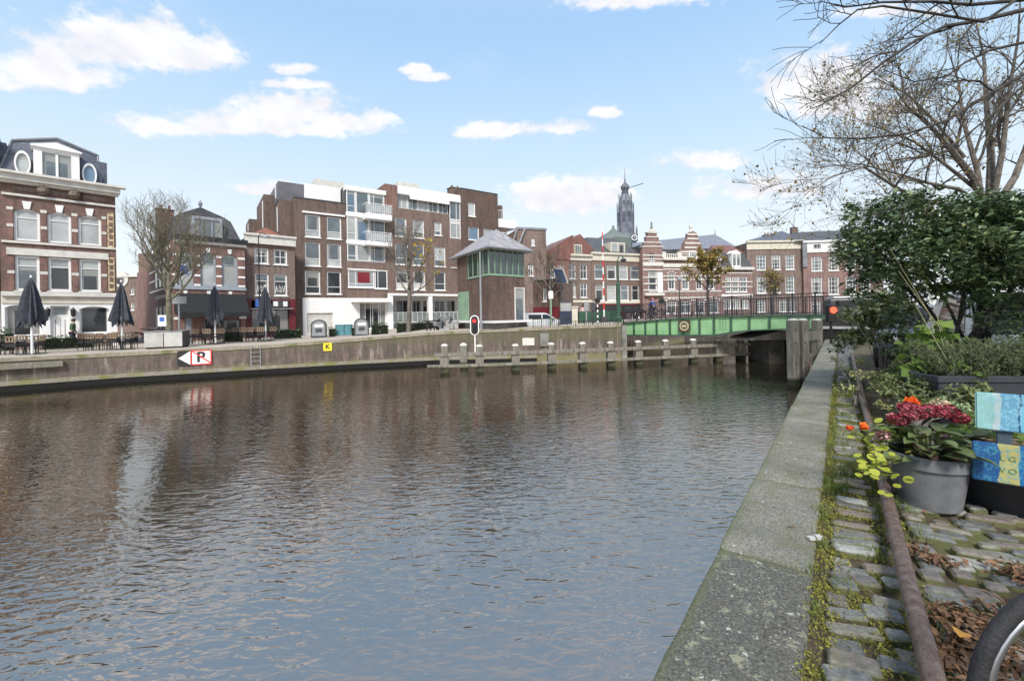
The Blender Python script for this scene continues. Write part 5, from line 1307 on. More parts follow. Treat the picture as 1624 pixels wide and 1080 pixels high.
for z0,z1 in ((1.75,2.1),(.95,1.15)):
    o = MB().box(.1,Vector((dd_.x,dd_.y,0)).length-.1,-.06,.06,z0,z1).obj('cross_beam', TIMBER, label=('upper' if z0>1.5 else 'lower')+' timber beam joining the thick posts by the near quay', cat='beam'); o.location=(a_.x,a_.y+.0,0); o.rotation_euler=(0,0,math.atan2(dd_.y,dd_.x))

# traffic signal on the fender
p = P(753.5,560,23.4); SG = thing('shipping_signal', 'oval white rimmed shipping signal with red lamp on the timber fender', 'signal', (p.x,p.y,.9))
zt_ = P(753.5,500,23.4).z-.9; zb_ = P(753.5,531.5,23.4).z-.9
MB().tube([(0,.05,0),(0,.05,zt_-.3)], .035, 8).obj('pole', WHITE, SG)
def stad(w, h, n=10):
    c=[]; r=w
    for t in np.linspace(0, math.pi, n): c.append((math.cos(t)*r, h-r+math.sin(t)*r))
    for t in np.linspace(math.pi, 2*math.pi, n): c.append((math.cos(t)*r, -h+r+math.sin(t)*r))
    return c
zc_ = (zt_+zb_)/2; hh_ = (zt_-zb_)/2
MB().prism([(x,z+zc_) for x,z in stad(.235,hh_)], -.03, .03).obj('rim', WHITE, SG); bd = MB().prism([(x,z+zc_) for x,z in stad(.185,hh_-.05)], -.06, -.031).obj('backboard', BLACK, SG)
for dz, m_ in ((.22,mat('red_lamp_lit',(.5,.02,.02),.3,emit=(1,.05,.04),estr=.35)),(-.06,mat('lamp_off',(.012,.012,.012),.3)),(-.3,mat('lamp_off',(.012,.012,.012),.3))):
    la = MB().prism([(.1*math.cos(t), zc_+dz+.1*math.sin(t)) for t in np.linspace(0,2*math.pi,15)[:-1]], -.12, -.061).obj('lamp', m_, SG)
# red signal at the right end of the bridge
p = P(1320,492,18.6); SG = thing('traffic_signal', 'black traffic signal with bright red light beside the bridge end', 'signal', (p.x,p.y,ZQ)); z = p.z-ZQ
MB().tube([(0,.1,0),(0,.1,z)], .05, 8).obj('pole', BLACK, SG); MB().box(-.19,.19,-.05,.15,z-.5,z+.22).obj('housing', BLACK, SG, bevel=.02)
MB().prism([(.14*math.cos(t), z+.14*math.sin(t)) for t in np.linspace(0,2*math.pi,19)[:-1]], -.09, -.051).obj('lamp', mat('red_lamp_bright',(.6,.1,.05),.3,emit=(1,.07,.03),estr=1.1), SG)

# ================= row beyond the bridge
def simple_house(x0,Y0,x1,Y1_,gz,name,label,ytop,wallm,wins,cor=None,roof=None,depth=10,zb=-.6,cmat=CREAM,fw=.1,paneset=(GL_M,GL_D,GL_C),vm=(),hm=(.66,),group=None,cat='house'):
    F = Fac(x0,Y0,x1,Y1_,gz); H = F.root(name,label,cat,group); zt=(F.z(x0,ytop[0])+F.z(x1,ytop[1]))/2
    rows=[]
    for row in wins: rows.append(avg([F.rect(*w) for w in row]))
    body(H,0,F.L,zt,depth,wallm,[r for row in rows for r in row],z0=zb)
    k=0
    for row in rows:
        for r in row: window(H,r,pane=paneset[k%len(paneset)],fw=fw,hm=hm,vm=vm); k+=1
    if cor:
        zc0=(F.z(x0,cor[0])+F.z(x1,cor[1]))/2; MB().box(-.1,F.L+.1,-.35,.05,zt-.02,zt+.25).obj('cornice',cmat,H); MB().box(-.02,F.L+.02,-.12,.02,zc0,zt-.02).obj('fascia',cmat,H)
    return F,H,zt
# A1 slate roofed house with dormer
wu=[(943,420,958,442),(962.6,420.5,977.5,443),(982,421,996,443.5),(999.5,421.5,1014.5,444)]; wl=[(944.5,451,957.5,476),(963,452,977,476.5),(984,452,997.5,477),(1001,453,1015,477.5)]
F,H,zt=simple_house(939,60,1019.6,63.5,2.0,'canal_house','brick canal house with cream cornice and dark slate hipped roof','',B_flat,[],None) if False else (None,None,None)
F = Fac(939,60,1019.6,63.2,2.0)
F,H,zt=simple_house(939,60,1019.6,63.2,2.0,'canal_house','brick canal house with cream cornice and dark slate hipped roof',(402,407),B_flat,[wu,wl],(413,416))
MB().box(0,F.L,-.1,.02,F.z(980,481.5),F.z(980,477.5)).obj('string_course',CREAM,H); MB().box(0,F.L,-.08,.03,-.5,F.z(980,482)).obj('plinth',MAROON,H)
aw=F.rect(941,484,1018,495); MB().prism([(0,0),(1,0),(1,1),(0,1)],0,.1) and None
am=MB(); am.poly([(.3,-.05,aw[3]),(.3,-1.3,aw[2]),(F.L-.2,-1.3,aw[2]),(F.L-.2,-.05,aw[3])][::-1]); am.obj('awning',BLACK,H)
q1=F.at(941.4,379,4); q2=F.at(1000,379,4); zr=(q1[1]+q2[1])/2; rm=MB(); a0,a1=-.1,F.L+.1
rm.quad((a0,-.2,zt+.25),(a1,-.2,zt+.25),(a1-2.2,4,zr),(a0+2.0,4,zr)); rm.quad((a1,10,zt+.25),(a0,10,zt+.25),(a0+2.0,6,zr),(a1-2.2,6,zr)); rm.quad((a0,10,zt+.25),(a0,-.2,zt+.25),(a0+2.0,4,zr),(a0+2.0,6,zr)); rm.quad((a1,-.2,zt+.25),(a1,10,zt+.25),(a1-2.2,6,zr),(a1-2.2,4,zr)); rm.quad((a0+2,4,zr),(a1-2.2,4,zr),(a1-2.2,6,zr),(a0+2,6,zr)); rm.obj('roof',SLATE_D,H)
r=F.rect(967,385,990,403,.3); dm=MB().box(r[0],r[1],.1,3.4,zt+.25,r[3]).obj('dormer',CREAM,H); 
for k in (0,1): a=r[0]+.2+(r[1]-r[0])*.47*k; MB().box(a,a+(r[1]-r[0])*.36,.05,.098,zt+.45,r[3]-.2).obj('pane',GL_C if k==0 else GL_D,dm)
# A0 left part with red roof
F,H,zt=simple_house(898,58.5,938.6,60,2.0,'canal_house','narrower brick canal house with red roof and small cream dormer',(406,407),B_warm,[[(902,420,913,442),(920,420,931,443)],[(902.5,449,913,472),(920.5,449.5,931.5,472)]],(413,414),vm=(.5,),hm=(.6,))
MB().box(0,F.L,-.1,.02,F.z(915,480),F.z(915,476)).obj('string_course',CREAM,H)
pk=F.at(905,376.5,3); rm=MB(); fr=[(-2.2,.1,zt),(pk[0]+3.0,.1,zt),(pk[0],.4,pk[1])]; bk=[(p[0],9,p[2]) for p in fr]; rm.poly(fr); rm.poly(bk[::-1]); rm.quad(fr[1],bk[1],bk[2],fr[2]); rm.quad(bk[0],fr[0],fr[2],bk[2]); rm.obj('roof',TILE_R,H)
r=F.rect(911,388,922.5,403); dm=MB().box(r[0],r[1],-.05,2,zt+.25,r[3]).obj('dormer',CREAM,H)
for k in (0,1,2): a=r[0]+.1+(r[1]-r[0]-.1)*.32*k; MB().box(a,a+(r[1]-r[0])*.23,-.09,-.052,zt+.35,r[3]-.15).obj('pane',GL_M,dm)
# brick block at left, behind the keeper's house
F,H,zt=simple_house(822,50,868,51,2.0,'brick_house','tall plain brick house with sloping zinc roof edge behind the control house',(363,366),B_warm,[[(843,378,848,390)],[(838,420,846,438)]],None,vm=(.5,))
MB().box(-.05,F.L+.1,-.1,.4,zt-.02,zt+.22).obj('roof_edge',ZINC,H); rm=MB(); rm.tube([(.9,-.15,zt),(-.5,-.15,zt-3.4)],.14,6); rm.tube([(.0,-.15,zt),(-1.2,-.15,zt-3.4)],.1,6); rm.obj('gutter_pipe',ZINC,H)
# gable roofs behind the bare tree
F=Fac(866,54,905,55,2.0); H=F.root('gabled_house','old brick house with steep red roof behind the bare brown tree','house')
pk=F.at(896,377,2); zt=F.z(880,412); body(H,-1.5,F.L-.1,zt,8,B_red,avg([F.rect(873,420,880,440),F.rect(886,421,893,441)])); 
for q in avg([F.rect(873,420,880,440),F.rect(886,421,893,441)]): window(H,q,pane=GL_M,vm=(.5,))
rm=MB(); fr=[(-1.6,-.1,zt),(F.L,-.1,zt),(pk[0]+.2,-.1,pk[1])]; bk=[(p[0],8,p[2]) for p in fr]; rm.poly(fr); rm.poly(bk[::-1]); rm.quad(fr[1],bk[1],bk[2],fr[2]); rm.quad(bk[0],fr[0],fr[2],bk[2]); rm.obj('roof',TILE_R,H)
# small brick lodge with solar panel
F=Fac(846,40,888,39,2.1); H=F.root('brick_lodge','low dark red brick lodge with blue solar panel above its corner','lodge')
r1=avg([F.rect(861,457,866.5,478)]); zt=F.z(870,444); body(H,0,F.L,zt,4,B_ctrl,r1); window(H,r1[0],pane=GL_M,fw=.1); MB().box(-.1,F.L+.1,-.1,4.1,zt,zt+.12).obj('roof',ZINC,H)
MB().box(0,F.L,-.06,.01,-.5,F.z(870,487)).obj('plinth',MAROON,H)
MB().box(F.L,F.L+.1,.1,4,-.5,zt-.2).obj('side_wall',B_flat,H)
sp=[P(877,425,38),P(893,426.5,37),P(901,449.5,37),P(884.5,449.5,38)]; S=thing('solar_panel','tilted blue solar panel on a pole right of the bare tree','solar panel',tuple(sp[3])); pm=MB(); S0=sp[3]
nn=(sp[1]-sp[0]).cross(sp[3]-sp[0]).normalized()*.05; pm.poly([p-S0 for p in sp]); pm.poly([p-S0+nn for p in sp][::-1])
for i in range(4): pm.quad(sp[i]-S0,sp[i]-S0+nn,sp[(i+1)%4]-S0+nn,sp[(i+1)%4]-S0)
pm.obj('frame',OFFW,S); c4=sum(sp,Vector())/4; MB().poly([(p-c4)*.88+c4-S0-nn*.2*(1 if nn.y>0 else -1) for p in sp]) if False else None
pm=MB(); nf=nn.normalized()*(-1 if nn.y>0 else 1)*.06; pm.poly([(p-c4)*.88+c4-S0+nf for p in sp]); pm.obj('cells',mat('solar_blue',(.06,.1,.2),.2,.1,2),S)
MB().tube([c4-S0,Vector((c4.x-S0.x,c4.y-S0.y,2.1-S0.z))],.06,8).obj('pole',DKGREY,S)

# B ornate gabled town houses
def striped(par,F,x0,x1,ys,m=OFFW,h=1.4,off=.05):
    mb=MB()
    for y in ys: z=F.z((x0+x1)/2,y); mb.box(F.u(x0),F.u(x1),-off,.01,z-h*.06,z+h*.06)
    mb.obj('stone_band',m,par)
F=Fac(1020,62,1051.5,62.6,2.0); H=F.root('stepped_gable_house','ornate striped brick house with tall stepped gable and arched doorway','house')
zt=F.z(1036,400); ar=F.rect(1028.5,427,1042,462); gw=F.rect(1029.5,402,1038,414); sw=F.rect(1023,483,1047,500)
body(H,0,F.L,zt,10,B_pink,[ar,(gw[0],gw[1],gw[2],min(gw[3],zt-.1))]); window(H,ar,pane=GL_D,arch=.5,wall=B_pink,hm=(.7,),fw=.12); window(H,(gw[0],gw[1],gw[2],zt-.1),pane=GL_D,vm=(.5,))
steps=[(1019.5,1052,400,392),(1022.5,1049,392,385.5),(1026,1046,385.5,377),(1028.5,1043,377,370)]
for i,(xa,xb,ya,yb) in enumerate(steps):
    MB().box(F.u(xa),F.u(xb),0,.6,F.z(1036,ya),F.z(1036,yb)).obj('gable_step',B_pink,H); MB().box(F.u(xa)-.08,F.u(xb)+.08,-.1,.65,F.z(1036,yb),F.z(1036,yb)+.14).obj('coping',OFFW,H)
u=F.u(1036); z=F.z(1036,369); MB().prism([(u-1,z),(u+1,z),(u,z+.6)],-.1,.6).obj('pediment',OFFW,H); MB().lathe([(.12,.4),(.22,.7),(.1,1.0),(.16,1.25),(.05,1.6)],8,(u,.2,z)).obj('finial',mat('verdigris',(.16,.2,.17),.7),H)
striped(H,F,1020,1051.5,(405,411,428,440,450,460)); r=F.rect(1019.5,416,1052,422); MB().box(r[0],r[1],-.12,.01,r[2],r[3]).obj('name_band',OFFW,H)
r=F.rect(1042.5,432,1050.5,464); MB().box(r[0],r[1],-.1,.01,r[2],r[3]).obj('white_banner',WHITE,H); r=F.rect(1021,465,1051,469); MB().box(r[0],r[1],-.5,.01,r[2],r[3]).obj('balcony',OFFW,H)
MB().box(0,F.L,.6,9.5,zt-.5,F.z(1036,388)).obj('roof',SLATE_D,H)
F=Fac(1051.8,62.7,1144,64.5,2.0); H=F.root('gabled_town_house','wide striped brick house with scrolled centre gable and stone balustrade','house')
w1=[(1059.5,433,1071,458.5),(1081,434,1093,459),(1104,434.5,1114,459),(1123,435,1133,459.5)]; w0=[(1057,478,1073,497),(1078,478,1096,497),(1102,478,1118,497),(1124,478,1140,497)]
R1=avg([F.rect(*w) for w in w1]); R0=avg([F.rect(*w) for w in w0]); zt=F.z(1098,412); body(H,0,F.L,zt,10,B_pink,R1+R0)
for k,r in enumerate(R1+R0):
    f=window(H,r,pane=GL_D if k%2==0 else GL_M,vm=(.5,),hm=(.7,),fw=.12); vb=MB(); cxu=(r[0]+r[1])/2; ww_=(r[1]-r[0])/2
    for j in range(7):
        if j%2: continue
        t0=math.pi*(.12+.76*j/7); t1=math.pi*(.12+.76*(j+1)/7); ra,rb=ww_*1.05,ww_*1.5; vb.prism([(cxu+math.cos(t)*rr_,r[3]-.15+math.sin(t)*rr_*.6) for t,rr_ in ((t0,ra),(t0,rb),(t1,rb),(t1,ra))],-.05,.0)
    vb.obj('arch_stone',OFFW,H)
striped(H,F,1051.8,1144,(438,444,462,472,427)); MB().box(0,F.L,-.4,.1,zt-.1,zt+.25).obj('cornice',OFFW,H); MB().box(0,F.L,-.15,.02,zt-1.1,zt-.6).obj('frieze',OFFW,H)
bl=MB(); z1=F.z(1098,403); bl.box(0,F.L,-.1,.1,z1-.12,z1); 
for x in np.arange(.1,F.L,.32): bl.box(x,x+.14,-.05,.05,zt+.25,z1-.12)
for x in (F.u(1053.5),F.u(1078)): bl.box(x-.3,x+.3,-.15,.2,zt+.25,z1+.25)
bl.obj('balustrade',OFFW,H)
g=[(1083,412),(1120,412),(1119,398),(1113,394),(1111,385),(1107,379),(1106,371),(1098,366),(1090,371),(1089.5,379),(1085,385),(1083,394),(1077,398),(1077,412)]
gp=[F.at(*p) for p in g]; MB().prism([p for p in gp],-.05,.5).obj('scroll_gable',B_pink,H)
gb=MB(); uc=F.u(1098)
for y,hw in ((408,18),(400,19),(393,13),(386,12),(379,8.5),(372,8.5)): a=F.at(1098-hw,y); b2=F.at(1098+hw,y); gb.box(a[0],b2[0],-.14,.0,(a[1]+b2[1])/2-.12,(a[1]+b2[1])/2+.12)
gb.obj('stone_band',OFFW,H); gw2=F.rect(1092,398,1104,411); window(H,gw2,y=-.06,depth=-.02,pane=GL_D,vm=(.33,.66),fw=.12); z=F.z(1098,367); MB().lathe([(.3,-.1),(.15,.3),(.25,.7),(.1,1.2),(.04,1.6)],8,(uc,.2,z)).obj('finial',OFFW,H)
MB().box(0,F.L,1.5,9.5,zt,F.z(1066,393)).obj('roof',SLATE_D,H)
F=Fac(1144.3,64.5,1194,65.5,2.0); H=F.root('red_roof_house','low pink brick house with white dormer in a red and slate roof','house')
R1=avg([F.rect(1151,439,1160,463.5),F.rect(1161.5,439,1172,463.5),F.rect(1173.5,439,1185,463.5)]); R0=avg([F.rect(1148,474.5,1160,490),F.rect(1162,474.5,1174,490),F.rect(1176,474.5,1188,490)]); zt=F.z(1169,426); body(H,0,F.L,zt,9,B_pink,R1+R0)
for k,r in enumerate(R1+R0): window(H,r,pane=GL_M if k<3 else GL_C,vm=(.5,),hm=(.66,),fw=.13)
MB().box(-.1,F.L+.1,-.4,.05,zt-.2,zt+.2).obj('cornice',OFFW,H); MB().box(0,F.L,-.1,.01,F.z(1169,471),F.z(1169,467)).obj('string_course',WHITE,H); striped(H,F,1145,1193,(433,447,455))
rm=MB(); zr=F.z(1165,388,3); zmid=zt+ (zr-zt)*.45; rm.quad((0,0,zt+.2),(F.L,0,zt+.2),(F.L,1.2,zmid+.7),(0,1.2,zmid+.7)); rm.obj('lower_roof',SLATE_D,H); rm=MB(); rm.quad((0,1.21,zmid+.7),(F.L,1.21,zmid+.7),(F.L-.4,4,zr),(1.4,4,zr)); rm.quad((F.L,9,zt),(0,9,zt),(1.4,4,zr),(F.L-.4,4,zr)); rm.poly([(F.L,0,zt),(F.L,9,zt),(F.L-.4,4,zr),(F.L,1.21,zmid+.7)]); rm.poly([(0,9,zt),(0,0,zt),(0,1.21,zmid+.7),(1.4,4,zr)]); rm.obj('roof',TILE_R,H)
r=F.rect(1160.5,402,1174,421.5); dm=MB().box(r[0],r[1],-.05,2.5,zt+.2,r[3]); dm.prism([(r[0]-.15,r[3]),(r[1]+.15,r[3]),((r[0]+r[1])/2,r[3]+.5)],-.1,2.5); dm=dm.obj('dormer',WHITE,H)
for k in (0,1): a=r[0]+.12+(r[1]-r[0])*.47*k; MB().box(a,a+(r[1]-r[0])*.36,-.09,-.052,zt+.45,r[3]-.15).obj('pane',GL_M,dm)
# C row at right
F,H,zt=simple_house(1186,66,1275,66,2.0,'brick_house','brown brick town house with broad cream cornice and tall sash windows',(384,385),B_warm,[[(1200,404,1215,428),(1224,405,1238,428),(1246,405,1260,428)],[(1200.5,439,1215,465),(1224,439,1238,465),(1246,439,1260,465)],[(1200,476,1214,494),(1236,474,1248,496),(1251,476,1262,494)]],(395,396),vm=(.33,.66),hm=(.25,.5,.75),cmat=CREAM,paneset=(GL_M,GL_D,GL_M))
rm=MB(); z0=zt+.25; q=F.at(1262,366,5); rm.quad((-.2,0,z0),(F.L+.2,0,z0),(F.L,5,q[1]),(5,5,z0+.8)); rm.quad((F.L+.2,10,z0),(-.2,10,z0),(5,5,z0+.8),(F.L,5,q[1])); rm.poly([(F.L+.2,0,z0),(F.L+.2,10,z0),(F.L,5,q[1])]); rm.obj('roof',SLATE,H)
u,z=F.at(1218,380,3); chimney(H,u,3,z0,1.4,1.3,B_warm,3); u,z=F.at(1259,366,5); chimney(H,u,5,q[1]-.8,.9,1.2,B_flat,1)
F,H,zt=simple_house(1275.3,65.5,1402,64,2.0,'brick_house','long red brick house with white frieze and dark roof by the shrub',(383,383),B_pink,[[(1287,406,1304,429),(1314,406,1330.5,429),(1342,406,1358,429),(1365,406,1381,429)],[(1287,439,1304,467),(1314,439,1330.5,467),(1342,439,1358,467),(1365,439,1381,467)],[(1287,477,1303,500),(1314,477,1330,500),(1342,477,1358,500)]],(399,399),vm=(.33,.66),hm=(.25,.5,.75),cmat=WHITE,paneset=(GL_M,GL_D,GL_D))
fw_=F.rect(1288,387,1302,395); window(H,fw_,y=-.13,depth=-.0,pane=GL_D,vm=(.5,),fw=.08,sill=False); fw_=F.rect(1316,387,1331,395); window(H,fw_,y=-.13,depth=-.0,pane=GL_D,vm=(.5,),fw=.08,sill=False)
gable_roof(H,-1.0,F.L,0,9,zt+.25,F.z(1330,366,4.5),SLATE_D,hip=1.8); MB().box(-.1,.5,-.2,.1,F.z(1273,424),F.z(1273,386)).obj('downpipe',ZINC,H)

# ================= church
T=thing('church_tower','slender grey church tower with onion bulb, spire and clock','church tower'); p=P(993,400,230); T.location=(p.x,p.y,0); kx=230/700
STn=mat('church_lead_grey',(.15,.165,.2),.7,.35,.25); STd=mat('church_lead_dark',(.07,.08,.105),.7,.3,.3)
def tz_(y): return P(993,y,230).z
prof=[(16*kx,391,'s'),(15.2*kx,371,'s'),(12.3*kx,355,'s'),(11.6*kx,333,'s'),(8.2*kx,316,'s'),(5.4*kx,304,'s')]
MB().lathe([(17*kx,0),(16.5*kx,tz_(385)),(15.3*kx,tz_(371))],8).obj('base',STn,T)
MB().lathe([(14*kx,tz_(371)),(12.9*kx,tz_(362)),(12.4*kx,tz_(340)),(10.6*kx,tz_(332))],8).obj('belfry',STn,T)
MB().lathe([(10.6*kx,tz_(334)),(9.2*kx,tz_(320)),(6.4*kx,tz_(309))],8).obj('upper_stage',STn,T)
MB().lathe([(5.6*kx,tz_(310)),(5.0*kx,tz_(303))],8).obj('lantern',STd,T)
MB().lathe([(4.5*kx,tz_(303)),(7*kx,tz_(299)),(7.2*kx,tz_(296.5)),(5*kx,tz_(293.5)),(2.2*kx,tz_(291)),(1.2*kx,tz_(286)),(.5*kx,tz_(280)),(.35*kx,tz_(268))],10).obj('onion_spire',STn,T,smooth=False)
for k in range(8):
    t=math.pi/8+k*math.pi/4+.3
    for (r_,ya,yb,w_) in ((12.7,372,326,.9),(9.9,336,312,.7)):
        x,y=math.cos(t)*r_*kx,math.sin(t)*r_*kx; MB().tube([(x,y,tz_(ya)),(x,y,tz_(yb)),(x,y,tz_(yb-5))],[w_*kx,w_*kx,.1],4).obj('pinnacle',STn,T)
    t2=k*math.pi/4+.3
    if math.sin(t2) < .2:
        x,y=math.cos(t2),math.sin(t2)
        for (r_,ya,yb,w_) in ((11.6,353,338,2.0),(8.4,330,320,1.4)):
            M_=Matrix.Translation((x*r_*kx,y*r_*kx,0))@Matrix.Rotation(t2,4,'Z'); MB().box(-.35*kx,.75*kx,-w_*kx,w_*kx,tz_(ya),tz_(yb),M=M_).obj('louvre_opening',STd,T)
for sx in (-14.5,14.5): MB().tube([(sx*kx,-10*kx,tz_(385)),(sx*kx,-10*kx,tz_(366)),(sx*kx,-10*kx,tz_(360))],[1.8*kx,1.5*kx,.1],6).obj('corner_turret',STn,T)
cz=tz_(380); MB().prism([(9*kx+4.6*kx*math.cos(t),cz+4.6*kx*math.sin(t)) for t in np.linspace(0,2*math.pi,21)[:-1]],-16.6*kx,-15*kx).obj('clock_face',WHITE,T)
MB().prism([(9*kx+3.4*kx*math.cos(t),cz+3.4*kx*math.sin(t)) for t in np.linspace(0,2*math.pi,21)[:-1]],-16.7*kx,-16.62*kx).obj('clock_centre',STd,T)
MB().box(8.8*kx,9.2*kx,-16.9*kx,-16.72*kx,cz,cz+2.9*kx).box(9*kx,11.2*kx,-16.9*kx,-16.73*kx,cz-.2*kx,cz+.2*kx).obj('clock_hands',WHITE,T)
C_=thing('church_nave','long grey lead church roof rising behind the gabled houses','church'); p=P(1080,400,190); C_.location=(p.x,p.y,0); kx=190/700
pts=[(1005,381.5),(1148,366.5),(1172,390),(1172,420),(1005,420)]; pl=[((x-1080)*kx,P(x,y,190).z) for x,y in pts]
rm=MB(); A=[(pl[0][0],8,pl[0][1]),(pl[1][0],8,pl[1][1]),(pl[2][0],0,pl[2][1]-1),(pl[3][0],0,5),(pl[4][0],0,5),(pl[0][0],0,pl[2][1]-1)]
rm.quad(A[5],A[2],A[1],A[0]); rm.poly([A[2],(pl[2][0],16,pl[2][1]-1),A[1]]); rm.quad((pl[2][0],16,pl[2][1]-1),(pl[0][0],16,pl[2][1]-1),A[0],A[1]); rm.obj('roof',slate('church_roof_slate',(.17,.19,.235),(.14,.16,.2),1.2,.8),C_)
MB().box(pl[0][0],pl[2][0],.5,15.5,0,pl[2][1]-1).obj('wall',B_flat,C_); MB().tube([(pl[1][0],8,pl[1][1]-1),(pl[1][0],8,pl[1][1]+2.2)],[.25,.05],5).obj('finial',STd,C_)
p=P(973,385,70); S=thing('roof_turret','grey green pyramid turret roof with finial behind the slate roof','turret',(p.x,p.y,0)); MB().lathe([(3.0,0),(3.0,P(973,381,70).z),(2.6,P(973,378,70).z),(.9,P(973,369,70).z),(.25,P(973,363,70).z),(.15,P(973,358,70).z)],8).obj('roof',mat('lead_green',(.14,.17,.16),.7,.2,.6),S)
# construction-like thin jib at the spire
p=P(1000,297,228); S=thing('crane_jib','thin far crane jib beside the church bulb','crane'); S.location=(P(995,299,228).x,228,0); q=P(1020,291,228); MB().tube([(0,0,P(995,299,228).z),(q.x-S.location.x,0,q.z)],.22,4).obj('jib',ZINC,S)
MB().tube([(0,4,0),(0,4,P(995,299,228).z)],.3,4).obj('mast',ZINC,S)
# ------------------------------------------------------------------ trees
class Tree:
    rmin = .0035
    def __init__(s, seed, sides=(7,6,5,4,3,3)): s.r = random.Random(seed); s.mb = MB(); s.tips = []; s.sides = sides
    def limb(s, pts, r0, r1, lev, kids_=0, klen=1.0, spread=.8, maxlev=4, up=.15, start=.25, droop=0.0, ratio=.6):
        pts = [Vector(p) for p in pts]; n = len(pts)
        rad = [r0+(r1-r0)*(k/(n-1)) for k in range(n)]
        s.mb.tube(pts, rad, s.sides[min(lev, 5)], cap=False)
        if lev >= 2 or lev == maxlev: s.tips += pts[1:]
        if lev >= maxlev or kids_ <= 0: return
        for i in range(kids_):
            t = start + (1-start)*(i+s.r.random()*.8)/kids_; f = min(t, .999)*(n-1); k = int(f); p = pts[k].lerp(pts[k+1], f-k)
            d = (pts[k+1]-pts[k]).normalized(); 
            rnd = Vector((s.r.gauss(0,1), s.r.gauss(0,1), s.r.gauss(0,1))); rnd -= d*rnd.dot(d)
            if rnd.length < 1e-3: continue
            rnd.normalize(); nd = (d + rnd*spread*s.r.uniform(.7,1.3) + Vector((0,0,up-droop*lev))).normalized()
            L = klen*s.r.uniform(.6,1.15)*(1-.45*t); rr = max(s.rmin, (rad[k]*(1-(f-k))+rad[k+1]*(f-k))*.62)
            s.limb(s.path(p, nd, L, max(3, 6-lev), up=up), rr, max(s.rmin*.75, rr*.3), lev+1, max(2, int(kids_*.8)), klen*ratio, spread, maxlev, up, .2, droop, ratio)
    def path(s, p, d, L, n, up=.1, wob=.16):
        out = [p.copy()]; d = d.copy()
        for k in range(n):
            d = (d + Vector((s.r.gauss(0,wob), s.r.gauss(0,wob), s.r.gauss(0,wob)+up*.35))).normalized(); out.append(out[-1]+d*(L/n))
        return out
def street_tree(name, label, base, h, crown_r, seed, leafm=None, nleaf=0, lsize=.12, trunk_frac=.3, bark=None, group=None, nb=9, twig=1.0, leafbias=None, r0=None, maxlev=4, thick=1.0, cone=1.0, rmin=.009, kn=7):
    t = Tree(seed, (7,6,5,3,3,3)); t.rmin = rmin; r = t.r; r0 = r0 or h*.018
    root = thing(name, label, 'tree', tuple(base), 0, group)
    tr = MB(); top = Vector((r.uniform(-.1,.1), r.uniform(-.1,.1), h*trunk_frac)); tr.tube([(0,0,-.1),(0,0,.15),tuple(top*.5),tuple(top),(top.x*1.2,top.y,h*.7)], [r0*1.35,r0*1.1,r0,r0*.85,r0*.25], 10)
    tr.obj('trunk', bark or BARK, root, smooth=True)
    for i in range(nb):
        a = i*2.4+r.uniform(-.4,.4); q = i/(nb-1); z0 = h*(trunk_frac + .3*q); 
        d = Vector((math.cos(a), math.sin(a), .75+1.3*q*cone)).normalized(); L = crown_r*(1.25-.35*q)
        t.limb(t.path(Vector((0,0,z0)), d, L, 6, up=.3), r0*.5*thick*(1-.4*q), r0*.1, 1, kn, L*.52, .75, maxlev, .25, .2, 0, .6)
    t.mb.obj('branches', bark or BARK, root)
    if leafm and nleaf:
        tp = np.array([tuple(p) for p in t.tips]); idx = rng.integers(0, len(tp), nleaf)
        C = tp[idx] + rng.normal(size=(nleaf,3))*.07
        if leafbias: C = C[[leafbias(c) for c in C]]
        link('foliage', leafmesh('foliage', C, lsize, leafm, asp=.75, up=-.2), root)
    return root
LF_AUT = foliage('autumn_leaves_yellow_green', [(.16,.13,.03),(.3,.2,.05),(.24,.2,.05),(.38,.26,.06)], .6, .3, .25)
LF_BRN = foliage('withered_leaves_brown', [(.13,.07,.03),(.24,.11,.04),(.2,.12,.05)], .7, .2, .2)
LF_YEL = foliage('yellow_leaves', [(.4,.26,.04),(.5,.36,.06),(.3,.25,.05)], .6, .3, .3)
def gpos(px, py_base, Y, z): p = P(px, py_base, Y); return (p.x, p.y, z)
b1 = gpos(269,545,25.5,1.5)
street_tree('bare_tree', 'leafless tree with greenish trunk growing from the grey box planter', b1, P(250,335,25.5).z-1.5, 3.5, 11, trunk_frac=.34, bark=BARK_G, nb=15, r0=.17, cone=.8, kn=7, rmin=.0065)
b2 = gpos(648,524,36,1.65)
street_tree('bare_tree', 'tall nearly bare tree with a few yellow leaves before the apartment block', b2, P(648,333,36).z-1.65, 3.3, 23, LF_YEL, 260, .28, trunk_frac=.3, bark=BARK, nb=12, r0=.17, cone=1.2, kn=6, rmin=.008, leafbias=lambda c: c[0] > .6 and c[2] < 8)
b3 = gpos(873,500,38,2.1)
street_tree('bare_tree', 'bare brown twiggy tree between control house and solar panel', b3, P(873,372,38).z-2.1, 2.6, 35, LF_BRN, 260, .14, trunk_frac=.28, nb=11, r0=.11, cone=1.1, kn=6, rmin=.008)
b4 = gpos(1123,490,46,2.2)
street_tree('autumn_tree', 'small tree with yellow brown autumn leaves in front of the gabled houses', b4, P(1120,385,46).z-2.2, 2.2, 47, LF_AUT, 2600, .2, trunk_frac=.35, bark=BARK_N, nb=11, r0=.14)
b5 = gpos(1228,490,46,2.2)
street_tree('autumn_tree', 'low thin autumn tree standing before the brown brick town house', b5, P(1228,428,46).z-2.2, 1.8, 59, LF_AUT, 700, .18, trunk_frac=.35, bark=BARK, nb=9, r0=.1)

